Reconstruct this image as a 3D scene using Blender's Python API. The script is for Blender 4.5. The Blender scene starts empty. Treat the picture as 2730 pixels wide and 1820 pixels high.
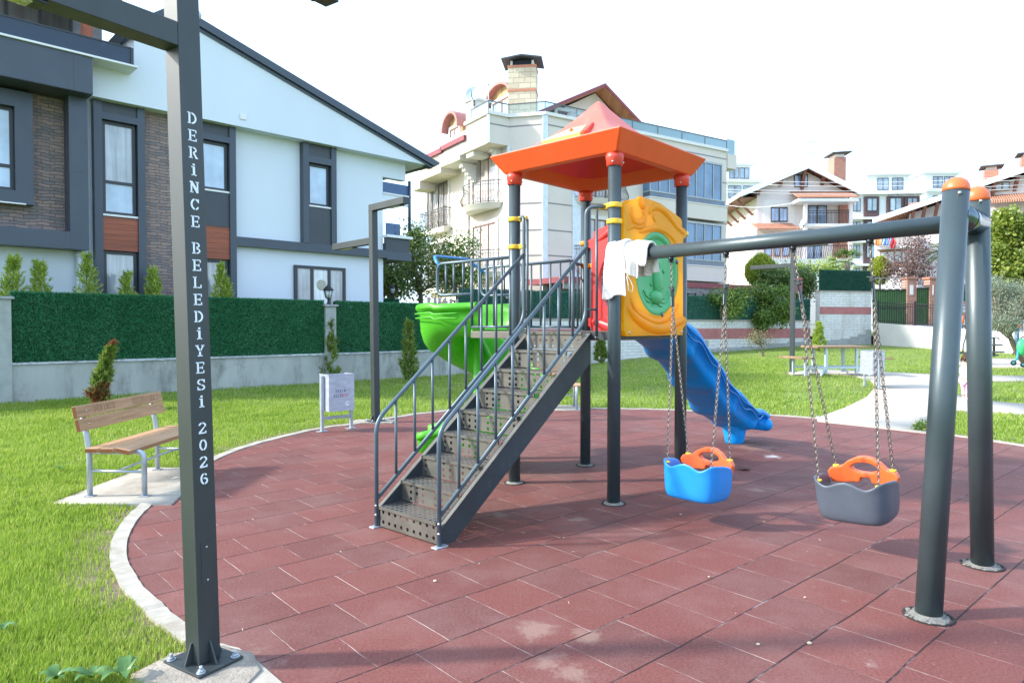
import bpy, bmesh, math, random
import numpy as np
from mathutils import Vector, Matrix, noise
from mathutils.geometry import delaunay_2d_cdt
random.seed(7); RNG = np.random.default_rng(7)
R = math.radians; PI = math.pi
scene = bpy.context.scene; COL = scene.collection

# ------------------------------------------------------------------ camera
CAM_H = 1.55; PITCH = math.atan(40/1820)
cd = bpy.data.cameras.new('camera'); cam = bpy.data.objects.new('camera', cd); COL.objects.link(cam)
cam.location = (0, 0, CAM_H); cam.rotation_euler = (PI/2 - PITCH, 0, 0)
cd.sensor_width = 36; cd.lens = 24.0; cd.clip_end = 3000; cd.clip_start = 0.05
scene.camera = cam
# ------------------------------------------------------------------ sky and sun
SUN_DIR = Vector((-1.0, -0.08, math.tan(R(33)))).normalized()      # towards the sun
sun_el = math.asin(SUN_DIR.z); sun_az = math.atan2(SUN_DIR.x, SUN_DIR.y)
w = bpy.data.worlds.new('World'); scene.world = w; w.use_nodes = True
nt = w.node_tree; nt.nodes.clear()
sky = nt.nodes.new('ShaderNodeTexSky'); sky.sky_type = 'NISHITA'; sky.sun_disc = False
sky.sun_elevation = sun_el; sky.sun_rotation = sun_az; sky.dust_density = 2.5; sky.air_density = 1.0; sky.ozone_density = 1.0
bg = nt.nodes.new('ShaderNodeBackground'); bg.inputs[1].default_value = 0.15
wo = nt.nodes.new('ShaderNodeOutputWorld')
# thin high cloud veils the blue
vc = nt.nodes.new('ShaderNodeTexCoord'); vn = nt.nodes.new('ShaderNodeTexNoise'); vn.inputs['Scale'].default_value = 2.2; vn.inputs['Detail'].default_value = 7
vr = nt.nodes.new('ShaderNodeMapRange'); vr.inputs[1].default_value = 0.3; vr.inputs[2].default_value = 0.7; vr.inputs[3].default_value = 0.50; vr.inputs[4].default_value = 0.72
vm = nt.nodes.new('ShaderNodeMix'); vm.data_type = 'RGBA'; vm.inputs[7].default_value = (3.9, 5.2, 7.0, 1)
nt.links.new(vc.outputs['Generated'], vn.inputs['Vector']); nt.links.new(vn.outputs['Fac'], vr.inputs[0]); nt.links.new(vr.outputs[0], vm.inputs[0])
nt.links.new(sky.outputs[0], vm.inputs[6]); nt.links.new(vm.outputs[2], bg.inputs[0]); nt.links.new(bg.outputs[0], wo.inputs[0])
sl = bpy.data.lights.new('sun', 'SUN'); sl.energy = 2.6; sl.angle = R(3.2); sl.color = (1.0, 0.95, 0.86)
so = bpy.data.objects.new('sun', sl); COL.objects.link(so)
so.rotation_euler = (-SUN_DIR).to_track_quat('-Z', 'Y').to_euler()
scene.view_settings.view_transform = 'Standard'; scene.view_settings.look = 'None'
scene.view_settings.gamma = 1; scene.view_settings.exposure = 1.48; scene.view_settings.use_curve_mapping = False
scene.render.resolution_x = 1024; scene.render.resolution_y = 682
scene.render.engine = 'CYCLES'

# ------------------------------------------------------------------ where a photo pixel lies in the place
_f = Vector((0, math.cos(PITCH), -math.sin(PITCH))); _u = Vector((0, math.sin(PITCH), math.cos(PITCH)))
CP = Vector((0, 0, CAM_H))
def ray(px, py):
    return Vector(((px-1365)/1820, 0, 0)) + _f + _u*(-(py-910)/1820)
def atY(px, py, Y):
    d = ray(px, py); return CP + d*(Y/d.y)
def sm(t):
    t = min(1, max(0, t)); return t*t*(3-2*t)
def gz(x, y):
    z = 0.30*sm((y-12.5)/5.5)*sm((x-1)/5.0)
    if y > 22: z += 0.03*(min(y, 42)-22)*min(1, max(0, (x-4)/10))
    return z
def G(px, py, dz=0.0):
    d = ray(px, py); t = CAM_H/max(1e-4, -d.z)
    t = min(t, 80)
    for _ in range(30):
        p = CP + d*t; h = gz(p.x, p.y)+dz
        t = 0.5*t + 0.5*min(80, (h-CAM_H)/d.z if d.z < -1e-4 else 80)
    return CP + d*t
class Frame:
    """a vertical plane in the place: origin P, x along angle, y into the wall, z up"""
    def __init__(s, x, y, ang, z=0.0):
        s.o = Vector((x, y, z)); s.a = ang
        s.ex = Vector((math.cos(ang), math.sin(ang), 0)); s.ey = Vector((-math.sin(ang), math.cos(ang), 0))
    def uz(s, px, py, yl=0.0):
        d = ray(px, py); n = s.ey
        t = ((s.o + n*yl - CP).dot(n))/d.dot(n); p = CP + d*t - s.o
        return p.dot(s.ex), p.z
    def loc(s, p):
        q = Vector(p)-s.o; return Vector((q.dot(s.ex), q.dot(s.ey), q.z))
    def w(s, x, y, z=0): return s.o + s.ex*x + s.ey*y + Vector((0, 0, z))

# ------------------------------------------------------------------ materials
MATS = {}
def _mat(name):
    m = bpy.data.materials.new(name); m.use_nodes = True; nt = m.node_tree
    b = nt.nodes['Principled BSDF']; return m, nt, b
def N(nt, typ, **kw):
    n = nt.nodes.new(typ)
    for k, v in kw.items():
        if hasattr(n, k): setattr(n, k, v)
    return n
def objco(nt, scale=(1, 1, 1), rot=(0, 0, 0)):
    tc = N(nt, 'ShaderNodeTexCoord'); mp = N(nt, 'ShaderNodeMapping')
    mp.inputs['Scale'].default_value = scale; mp.inputs['Rotation'].default_value = rot
    nt.links.new(tc.outputs['Object'], mp.inputs[0]); return mp.outputs[0]
def noise_tex(nt, vec, scale, detail=4, rough=0.6):
    n = N(nt, 'ShaderNodeTexNoise'); n.inputs['Scale'].default_value = scale
    n.inputs['Detail'].default_value = detail; n.inputs['Roughness'].default_value = rough
    nt.links.new(vec, n.inputs['Vector']); return n.outputs['Fac']
def ramp(nt, fac, stops):
    r = N(nt, 'ShaderNodeValToRGB'); e = r.color_ramp.elements
    while len(e) < len(stops): e.new(0.5)
    for i, (p, c) in enumerate(stops):
        e[i].position = p; e[i].color = (*c, 1) if len(c) == 3 else c
    nt.links.new(fac, r.inputs[0]); return r.outputs[0]
def math_n(nt, op, a, b=None, c=None, clamp=False):
    n = N(nt, 'ShaderNodeMath', operation=op); n.use_clamp = clamp
    for i, v in enumerate((a, b, c)):
        if v is None: continue
        if isinstance(v, (int, float)): n.inputs[i].default_value = v
        else: nt.links.new(v, n.inputs[i])
    return n.outputs[0]
def mix(nt, fac, a, b, typ='MIX'):
    n = N(nt, 'ShaderNodeMix', data_type='RGBA', blend_type=typ)
    for i, v in ((0, fac), (6, a), (7, b)):
        if isinstance(v, (int, float)): n.inputs[i].default_value = v
        elif isinstance(v, tuple): n.inputs[i].default_value = (*v, 1)
        else: nt.links.new(v, n.inputs[i])
    return n.outputs[2]
def bump(nt, b, h, strength=0.3, dist=0.01):
    n = N(nt, 'ShaderNodeBump'); n.inputs['Strength'].default_value = strength; n.inputs['Distance'].default_value = dist
    nt.links.new(h, n.inputs['Height']); nt.links.new(n.outputs[0], b.inputs['Normal'])
def mul(c, k): return tuple(min(1, x*k) for x in c)
def M(name, col, rough=0.5, metal=0.0, var=0.12, vs=6.0, bmp=0.0, bs=60.0, spec=None, stretch=(1, 1, 1), bd=0.004, dirt=None, coat=0):
    """painted / plain surface with mottled tone and uneven gloss"""
    if name in MATS: return MATS[name]
    m, nt, b = _mat(name); v = objco(nt, stretch)
    f = noise_tex(nt, v, vs, 6)
    c = ramp(nt, f, [(0.3, mul(col, 1-var)), (0.7, mul(col, 1+var))])
    if dirt:
        f3 = noise_tex(nt, v, dirt[1], 8, 0.7)
        k = ramp(nt, f3, [(dirt[2], (0, 0, 0)), (min(1, dirt[2]+0.16), (1, 1, 1))])
        k = math_n(nt, 'MULTIPLY', k, dirt[3]); c = mix(nt, k, c, dirt[0])
    nt.links.new(c, b.inputs['Base Color'])
    f2 = noise_tex(nt, v, vs*3.1, 5)
    r = N(nt, 'ShaderNodeMapRange'); r.inputs[3].default_value = max(0.03, rough-0.08); r.inputs[4].default_value = min(1, rough+0.12)
    nt.links.new(f2, r.inputs[0]); nt.links.new(r.outputs[0], b.inputs['Roughness'])
    b.inputs['Metallic'].default_value = metal
    if spec is not None: b.inputs['Specular IOR Level'].default_value = spec
    if coat: b.inputs['Coat Weight'].default_value = coat; b.inputs['Coat Roughness'].default_value = 0.15
    if bmp: bump(nt, b, noise_tex(nt, v, bs, 5, 0.7), bmp, bd)
    MATS[name] = m; return m
def glass(name, col=(0.25, 0.4, 0.6), rough=0.06, alpha=0.35):
    """thin railing pane: partly see-through, reflecting"""
    if name in MATS: return MATS[name]
    m, nt, b = _mat(name); tr = N(nt, 'ShaderNodeBsdfTransparent'); mx = N(nt, 'ShaderNodeMixShader')
    b.inputs['Base Color'].default_value = (*col, 1); b.inputs['Roughness'].default_value = rough
    tr.inputs[0].default_value = (*mul(col, 1.4), 1)
    fr = N(nt, 'ShaderNodeFresnel'); fr.inputs[0].default_value = 1.45
    k = math_n(nt, 'ADD', fr.outputs[0], 1-alpha-0.3, clamp=True)
    nt.links.new(k, mx.inputs[0]); nt.links.new(tr.outputs[0], mx.inputs[1]); nt.links.new(b.outputs[0], mx.inputs[2])
    nt.links.new(mx.outputs[0], nt.nodes['Material Output'].inputs[0]); MATS[name] = m; return m
def window_glass(name, col=(0.30, 0.36, 0.40), streak=8.0, rough=0.08, lo=0.55, hi=1.3, coat=0.8):
    """pane with curtains hung behind it"""
    if name in MATS: return MATS[name]
    m, nt, b = _mat(name); v = objco(nt, (1, 1, 0.05))
    f = noise_tex(nt, v, streak, 3); v2 = objco(nt, (1, 1, 1)); f2 = noise_tex(nt, v2, 0.9, 3)
    c = ramp(nt, f, [(0.3, mul(col, lo)), (0.7, mul(col, hi))]); c2 = ramp(nt, f2, [(0.35, (0.6, 0.6, 0.6)), (0.65, (1, 1, 1))])
    nt.links.new(mix(nt, 1.0, c, c2, 'MULTIPLY'), b.inputs['Base Color'])
    b.inputs['Roughness'].default_value = rough; b.inputs['Specular IOR Level'].default_value = 0.9
    b.inputs['Coat Weight'].default_value = coat; b.inputs['Coat Roughness'].default_value = 0.03; b.inputs['Coat IOR'].default_value = 1.7
    MATS[name] = m; return m
def glow_plastic(m, k):
    """thin moulded plastic lets some light through"""
    nt = m.node_tree; b = nt.nodes['Principled BSDF']; out = nt.nodes['Material Output']
    tl = nt.nodes.new('ShaderNodeBsdfTranslucent'); mx = nt.nodes.new('ShaderNodeMixShader'); mx.inputs[0].default_value = k
    nt.links.new(b.inputs['Base Color'].links[0].from_socket, tl.inputs[0]); nt.links.new(b.outputs[0], mx.inputs[1]); nt.links.new(tl.outputs[0], mx.inputs[2]); nt.links.new(mx.outputs[0], out.inputs[0]); return m
def leafmat(name, c1, c2, c3=None, rough=0.5, sub=0.35, patch=2.0):
    if name in MATS: return MATS[name]
    m, nt, b = _mat(name); g = N(nt, 'ShaderNodeNewGeometry')
    v = objco(nt); f = noise_tex(nt, v, patch, 3)
    k = math_n(nt, 'ADD', math_n(nt, 'MULTIPLY', g.outputs['Random Per Island'], 0.55), math_n(nt, 'MULTIPLY', f, 0.55))
    st = [(0.25, c1), (0.75, c2)] if not c3 else [(0.2, c1), (0.6, c2), (0.88, c3)]
    c = ramp(nt, k, st); nt.links.new(c, b.inputs['Base Color']); b.inputs['Roughness'].default_value = rough
    tl = N(nt, 'ShaderNodeBsdfTranslucent'); nt.links.new(c, tl.inputs[0]); mx = N(nt, 'ShaderNodeMixShader')
    mx.inputs[0].default_value = sub; nt.links.new(b.outputs[0], mx.inputs[1]); nt.links.new(tl.outputs[0], mx.inputs[2])
    nt.links.new(mx.outputs[0], nt.nodes['Material Output'].inputs[0])
    MATS[name] = m; return m
def masonry(name, c1, c2, mortar, bw, rh, ms=0.006, off=0.5, rough=0.8, bmp=0.5, var=True, warp=0.0, rot=(R(90), 0, 0), stain=None):
    if name in MATS: return MATS[name]
    m, nt, b = _mat(name); v = objco(nt, (1, 1, 1), rot)
    if warp:
        nz = N(nt, 'ShaderNodeTexNoise'); nz.inputs['Scale'].default_value = 3.0; nz.inputs['Detail'].default_value = 4; nt.links.new(v, nz.inputs['Vector'])
        sub = N(nt, 'ShaderNodeVectorMath', operation='SUBTRACT'); nt.links.new(nz.outputs['Color'], sub.inputs[0]); sub.inputs[1].default_value = (.5, .5, .5)
        sc = N(nt, 'ShaderNodeVectorMath', operation='SCALE'); nt.links.new(sub.outputs[0], sc.inputs[0]); sc.inputs['Scale'].default_value = warp
        ad = N(nt, 'ShaderNodeVectorMath', operation='ADD'); nt.links.new(v, ad.inputs[0]); nt.links.new(sc.outputs[0], ad.inputs[1]); v = ad.outputs[0]
    t = N(nt, 'ShaderNodeTexBrick'); t.offset = off; t.inputs['Scale'].default_value = 1.0
    t.inputs['Mortar Size'].default_value = ms; t.inputs['Mortar Smooth'].default_value = 0.3
    t.inputs['Brick Width'].default_value = bw; t.inputs['Row Height'].default_value = rh
    t.inputs['Color1'].default_value = (*c1, 1); t.inputs['Color2'].default_value = (*c2, 1); t.inputs['Mortar'].default_value = (*mortar, 1)
    nt.links.new(v, t.inputs['Vector'])
    f = noise_tex(nt, v, 9, 6, 0.7); s = ramp(nt, f, [(0.3, (0.78, 0.78, 0.78)), (0.7, (1.0, 1.0, 1.0))])
    c = mix(nt, 1.0, t.outputs['Color'], s, 'MULTIPLY')
    if stain:
        f4 = noise_tex(nt, objco(nt, (1, 1, 0.25)), stain[1], 7, 0.75)
        k = math_n(nt, 'MULTIPLY', ramp(nt, f4, [(0.5, (0, 0, 0)), (0.68, (1, 1, 1))]), stain[2]); c = mix(nt, k, c, stain[0])
    nt.links.new(c, b.inputs['Base Color']); b.inputs['Roughness'].default_value = rough
    h = math_n(nt, 'ADD', math_n(nt, 'MULTIPLY', t.outputs['Fac'], -1.0), math_n(nt, 'MULTIPLY', f, 0.5))
    bump(nt, b, h, bmp, 0.02); MATS[name] = m; return m
def rooftile(name, c1, c2, sx=5.0, rough=0.7):
    """rows of half-round clay tiles, running with local x across"""
    if name in MATS: return MATS[name]
    m, nt, b = _mat(name); v = objco(nt)
    wv = N(nt, 'ShaderNodeTexWave'); wv.bands_direction = 'X'; wv.inputs['Scale'].default_value = sx/2; nt.links.new(v, wv.inputs['Vector'])
    f = noise_tex(nt, v, 2.5, 5); c = ramp(nt, f, [(0.3, c1), (0.7, c2)])
    k = ramp(nt, wv.outputs['Fac'], [(0.1, (0.45, 0.40, 0.38)), (0.5, (1, 1, 1))])
    nt.links.new(mix(nt, 0.8, c, k, 'MULTIPLY'), b.inputs['Base Color']); b.inputs['Roughness'].default_value = rough
    bump(nt, b, wv.outputs['Fac'], 0.8, 0.05); MATS[name] = m; return m
def boards(name, c1, c2, axis='Z', pitch=0.1, rough=0.5, gap=0.05):
    """wood boards with grain and dark joints"""
    if name in MATS: return MATS[name]
    m, nt, b = _mat(name)
    st = {'Z': (0.6, 0.6, 14), 'X': (14, 14, 0.6), 'Y': (14, 0.6, 14), 'L': (0.6, 14, 14)}[axis]
    v = objco(nt, st); f = noise_tex(nt, v, 3.0, 6, 0.65)
    c = ramp(nt, f, [(0.3, c1), (0.72, c2)])
    if pitch:
        tc = N(nt, 'ShaderNodeTexCoord'); sp = N(nt, 'ShaderNodeSeparateXYZ'); nt.links.new(tc.outputs['Object'], sp.inputs[0])
        ax = {'Z': 2, 'X': 0, 'Y': 0, 'L': 1}[axis]; q = math_n(nt, 'DIVIDE', sp.outputs[ax], pitch)
        fr = math_n(nt, 'FRACT', q); jt = math_n(nt, 'LESS_THAN', fr, gap)
        fl = math_n(nt, 'FLOOR', q); wn = N(nt, 'ShaderNodeTexWhiteNoise', noise_dimensions='1D'); nt.links.new(fl, wn.inputs['W'])
        tone = ramp(nt, wn.outputs['Value'], [(0, (0.72, 0.72, 0.72)), (1, (1.1, 1.1, 1.1))])
        c = mix(nt, 1.0, c, tone, 'MULTIPLY'); c = mix(nt, jt, c, mul(c1, 0.25))
    nt.links.new(c, b.inputs['Base Color']); b.inputs['Roughness'].default_value = rough
    bump(nt, b, f, 0.15, 0.003); MATS[name] = m; return m

# ------------------------------------------------------------------ mesh building
class MB:
    def __init__(s): s.v = []; s.f = []; s.sm = []
    def add(s, vs, fs, smooth=False):
        o = len(s.v); s.v.extend([tuple(v) for v in vs]); s.f.extend([tuple(i+o for i in f) for f in fs]); s.sm.extend([smooth]*len(fs)); return s
    def box(s, x0, x1, y0, y1, z0, z1, mat=None):
        v = [(x, y, z) for z in (z0, z1) for y in (y0, y1) for x in (x0, x1)]
        if mat is not None: v = [tuple(mat @ Vector(p)) for p in v]
        return s.add(v, [(0, 2, 3, 1), (4, 5, 7, 6), (0, 1, 5, 4), (2, 6, 7, 3), (0, 4, 6, 2), (1, 3, 7, 5)])
    def beam(s, a, b, w, h, up=(0, 0, 1), w2=None, h2=None):
        a = Vector(a); b = Vector(b); d = (b-a).normalized(); u = Vector(up)
        if abs(d.dot(u)) > 0.99: u = Vector((0, 1, 0))
        x = d.cross(u).normalized(); y = x.cross(d).normalized(); w2 = w2 or w; h2 = h2 or h
        v = []
        for p, ww, hh in ((a, w, h), (b, w2, h2)):
            for sx, sy in ((-1, -1), (1, -1), (1, 1), (-1, 1)): v.append(p+x*sx*ww/2+y*sy*hh/2)
        return s.add(v, [(0, 1, 2, 3), (7, 6, 5, 4), (0, 4, 5, 1), (1, 5, 6, 2), (2, 6, 7, 3), (3, 7, 4, 0)])
    def tube(s, pts, r, n=12, cap=True, closed=False):
        pts = [Vector(p) for p in pts]; L = len(pts); rr = r if isinstance(r, (list, tuple)) else [r]*L
        o = len(s.v); prev = None; vs = []
        for i, p in enumerate(pts):
            if closed: d = (pts[(i+1) % L]-pts[i-1]).normalized()
            elif i == 0: d = (pts[1]-p).normalized()
            elif i == L-1: d = (p-pts[-2]).normalized()
            else: d = ((pts[i+1]-p).normalized()+(p-pts[i-1]).normalized()).normalized()
            if prev is None:
                a = Vector((0, 0, 1)) if abs(d.z) < 0.9 else Vector((1, 0, 0)); x = d.cross(a).normalized()
            else: x = (prev - d*prev.dot(d)).normalized()
            prev = x; y = d.cross(x)
            for k in range(n):
                t = 2*PI*k/n; vs.append(p + (x*math.cos(t)+y*math.sin(t))*rr[i])
        fs = []
        for i in range(L if closed else L-1):
            j = (i+1) % L
            for k in range(n): fs.append((i*n+k, i*n+(k+1) % n, j*n+(k+1) % n, j*n+k))
        s.add(vs, fs, True)
        if cap and not closed:
            s.f.append(tuple(o+k for k in reversed(range(n)))); s.f.append(tuple(o+(L-1)*n+k for k in range(n))); s.sm += [False, False]
        return s
    def lathe(s, prof, c=(0, 0, 0), n=24, axis=None, cap=True):
        """prof: (radius, height) along +z (or along axis)"""
        c = Vector(c); q = Matrix.Identity(3) if axis is None else Vector((0, 0, 1)).rotation_difference(Vector(axis)).to_matrix()
        vs = []
        for r, h in prof:
            for k in range(n):
                t = 2*PI*k/n; vs.append(c + q @ Vector((r*math.cos(t), r*math.sin(t), h)))
        fs = [(i*n+k, i*n+(k+1) % n, (i+1)*n+(k+1) % n, (i+1)*n+k) for i in range(len(prof)-1) for k in range(n)]
        o = len(s.v); s.add(vs, fs, True)
        if cap:
            s.f.append(tuple(o+k for k in reversed(range(n)))); s.f.append(tuple(o+(len(prof)-1)*n+k for k in range(n))); s.sm += [False, False]
        return s
    def prism(s, poly, y0, y1, mat=None, smooth=False):
        """poly in (x,z), extruded along y"""
        n = len(poly); v = [(x, y0, z) for x, z in poly]+[(x, y1, z) for x, z in poly]
        if mat is not None: v = [tuple(mat @ Vector(p)) for p in v]
        o = len(s.v); s.v.extend(v)
        area = sum(poly[i][0]*poly[(i+1) % n][1]-poly[(i+1) % n][0]*poly[i][1] for i in range(n))
        fr = tuple(range(n)); bk = tuple(n+i for i in reversed(range(n)))
        if (area < 0) != (y1 < y0): fr = tuple(reversed(fr)); bk = tuple(reversed(bk))
        s.f.append(tuple(o+i for i in fr)); s.f.append(tuple(o+i for i in bk)); s.sm += [False, False]
        for i in range(n):
            j = (i+1) % n; q = (i, n+i, n+j, j)
            if (area < 0) != (y1 < y0): q = tuple(reversed(q))
            s.f.append(tuple(o+k for k in q)); s.sm.append(smooth)
        return s
    def sphere(s, c, r, n=12, m=8, sc=(1, 1, 1)):
        c = Vector(c); vs = []; fs = []
        for i in range(m+1):
            ph = PI*i/m
            for k in range(n):
                t = 2*PI*k/n; vs.append((c.x+r*sc[0]*math.sin(ph)*math.cos(t), c.y+r*sc[1]*math.sin(ph)*math.sin(t), c.z-r*sc[2]*math.cos(ph)))
        for i in range(m):
            for k in range(n): fs.append((i*n+k, i*n+(k+1) % n, (i+1)*n+(k+1) % n, (i+1)*n+k))
        return s.add(vs, fs, True)
    def grid(s, P, smooth=True, thick=0):
        """P: rows of points"""
        r = len(P); c = len(P[0]); s.add([p for row in P for p in row], [(i*c+j, i*c+j+1, (i+1)*c+j+1, (i+1)*c+j) for i in range(r-1) for j in range(c-1)], smooth); return s
    def build(s, name, mat, parent=None, bevel=0, seg=2, solid=0, subsurf=0, loc=None, autosm=True, label=None):
        me = bpy.data.meshes.new(name)
        o3 = Vector((0, 0, 0))
        if parent is not None:
            o3 = Vector(parent.get('_o', (0, 0, 0)))
        elif loc is not None: o3 = Vector(loc)
        vs = s.v if o3.length == 0 else [(v[0]-o3.x, v[1]-o3.y, v[2]-o3.z) for v in s.v]
        me.from_pydata(vs, [], s.f); me.update()
        me.polygons.foreach_set('use_smooth', s.sm)
        me.materials.append(mat); o = bpy.data.objects.new(name, me); COL.objects.link(o)
        bm = bmesh.new(); bm.from_mesh(me); bmesh.ops.remove_doubles(bm, verts=bm.verts, dist=1e-5)
        if solid == 0: bmesh.ops.recalc_face_normals(bm, faces=bm.faces)
        bm.to_mesh(me); bm.free()
        if parent is not None:
            o.parent = parent; o['_o'] = tuple(o3)
        elif loc is not None: o.location = loc
        if solid: q = o.modifiers.new('s', 'SOLIDIFY'); q.thickness = solid; q.offset = 0
        if bevel: q = o.modifiers.new('b', 'BEVEL'); q.width = bevel; q.segments = seg; q.limit_method = 'ANGLE'; q.angle_limit = R(35); q.harden_normals = False
        if subsurf: q = o.modifiers.new('u', 'SUBSURF'); q.levels = subsurf; q.render_levels = subsurf
        if label: o['label'] = label
        return o
def fastmesh(name, V, F, mat, parent=None, loc=None, nv=3):
    """V (n,3) F (m,nv) numpy"""
    me = bpy.data.meshes.new(name); o3 = np.array(parent.get('_o', (0, 0, 0)) if parent is not None else (loc or (0, 0, 0)))
    V = V-o3; me.vertices.add(len(V)); me.vertices.foreach_set('co', V.astype(np.float32).ravel())
    me.loops.add(F.size); me.loops.foreach_set('vertex_index', F.astype(np.int32).ravel())
    me.polygons.add(len(F)); me.polygons.foreach_set('loop_start', np.arange(0, F.size, nv, dtype=np.int32))
    me.polygons.foreach_set('loop_total', np.full(len(F), nv, dtype=np.int32)); me.update(); me.validate()
    me.materials.append(mat); o = bpy.data.objects.new(name, me); COL.objects.link(o)
    if parent is not None: o.parent = parent; o['_o'] = tuple(float(x) for x in o3)
    elif loc: o.location = loc
    return o
def tag(o, label=None, cat=None, group=None, kind=None):
    if label: o['label'] = label
    if cat: o['category'] = cat
    if group: o['group'] = group
    if kind: o['kind'] = kind
    return o
def thing(name, label, cat, loc=(0, 0, 0), rz=0.0, group=None, local=False):
    """Empty at the thing's base. local=True: its parts are written in its own frame; else in world coordinates (rz must be 0)"""
    o = bpy.data.objects.new(name, None); COL.objects.link(o); o.location = loc; o.rotation_euler = (0, 0, rz); o.empty_display_size = 0.2
    o['_o'] = (0.0, 0.0, 0.0) if local else tuple(float(x) for x in loc)
    return tag(o, label, cat, group)
def copy_thing(src, loc, rz, label=None, group=None):
    r = src.copy(); COL.objects.link(r); r.location = loc; r.rotation_euler = (0, 0, rz)
    if label: r['label'] = label
    if group: r['group'] = group
    for ch in [c for c in bpy.data.objects if c.parent == src]:
        c = ch.copy(); COL.objects.link(c); c.parent = r
        for g in [q for q in bpy.data.objects if q.parent == ch]:
            d = g.copy(); COL.objects.link(d); d.parent = c
    return r
def arc(c, r, a0, a1, n, ex, ey):
    c = Vector(c); ex = Vector(ex); ey = Vector(ey)
    return [c + ex*(r*math.cos(a0+(a1-a0)*i/n)) + ey*(r*math.sin(a0+(a1-a0)*i/n)) for i in range(n+1)]
def fillet(pts, r, n=5):
    """round the corners of a polyline"""
    P = [Vector(p) for p in pts]; out = [P[0]]
    for i in range(1, len(P)-1):
        a = (P[i-1]-P[i]); b = (P[i+1]-P[i]); t = min(r, a.length*0.49, b.length*0.49)
        p0 = P[i]+a.normalized()*t; p1 = P[i]+b.normalized()*t
        for k in range(n+1):
            s_ = k/n; out.append(p0*(1-s_)**2 + P[i]*2*s_*(1-s_) + p1*s_**2)
    out.append(P[-1]); return out
def catmull(P, n=6, closed=False):
    L = len(P); out = []
    rng = range(L) if closed else range(L-1)
    for i in rng:
        p0 = P[(i-1) % L] if closed or i > 0 else P[i]; p1 = P[i]; p2 = P[(i+1) % L]; p3 = P[(i+2) % L] if closed or i+2 < L else p2
        for k in range(n):
            t = k/n; out.append(tuple(0.5*((2*b)+(-a+c)*t+(2*a-5*b+4*c-d)*t*t+(-a+3*b-3*c+d)*t**3) for a, b, c, d in zip(p0, p1, p2, p3)))
    if not closed: out.append(tuple(P[-1]))
    return out
def inside(P, poly):
    """P (n,2) numpy in polygon"""
    x, y = P[:, 0], P[:, 1]; r = np.zeros(len(P), bool); n = len(poly)
    for i in range(n):
        x0, y0 = poly[i][:2]; x1, y1 = poly[(i+1) % n][:2]
        if y0 == y1: continue
        c = ((y0 > y) != (y1 > y)) & (x < (x1-x0)*(y-y0)/(y1-y0)+x0); r ^= c
    return r
def sheet(name, poly, mat, dz, step=1.0, skirt=0.0):
    """a sheet following the terrain inside a polygon"""
    poly = [(p[0], p[1]) for p in poly]; xs = [p[0] for p in poly]; ys = [p[1] for p in poly]
    g = np.array([(x, y) for x in np.arange(min(xs)+step/2, max(xs), step) for y in np.arange(min(ys)+step/2, max(ys), step)])
    if len(g): g = g[inside(g, poly)]
    n = len(poly); pts = [Vector(p) for p in poly]+[Vector(p) for p in g]
    r = delaunay_2d_cdt(pts, [(i, (i+1) % n) for i in range(n)], [list(range(n))], 1, 1e-4)
    V = [(v.x, v.y, gz(v.x, v.y)+dz) for v in r[0]]
    mb = MB(); mb.add(V, [tuple(f) for f in r[2]], True)
    if skirt:
        b = [(x, y, gz(x, y)+dz) for x, y in poly]; o = len(mb.v)
        mb.add(b+[(x, y, z-skirt) for x, y, z in b], [(i, (i+1) % n, n+(i+1) % n, n+i) for i in range(n)])
    return mb.build(name, mat)
# ================================================================== GROUND
def px_poly(pts, dz=0.0): return [tuple(G(x, y, dz)[:2]) for x, y in pts]
edge_px = [(680,1758),(580,1714),(470,1643),(434,1609),(384,1565),(361,1528),(345,1502),(339,1470),(345,1429),(371,1382),(408,1345),(468,1290),
           (563,1233),(650,1195.5),(754,1166.5),(859,1143),(987,1126),(1114,1105),(1277,1091),(1509,1089),(1660,1091),(1776,1093),(1973,1103),
           (2147,1114),(2321,1133),(2449,1149),(2730,1190)]
edge = px_poly(edge_px)+[(7.3, 7.0), (7.2, 4.8), (6.3, 2.9), (4.8, 1.6), (2.9, 1.0), (1.0, 1.3), (-0.2, 2.1)]
RUB = catmull(edge, 4, True)
def offset_poly(P, d):
    n = len(P); out = []
    A = sum(P[i][0]*P[(i+1) % n][1]-P[(i+1) % n][0]*P[i][1] for i in range(n)); sg = 1 if A > 0 else -1
    for i in range(n):
        a = Vector(P[i-1]); c = Vector(P[(i+1) % n]); t = (c-a).normalized(); out.append((P[i][0]+t.y*d*sg, P[i][1]-t.x*d*sg))
    return out
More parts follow.
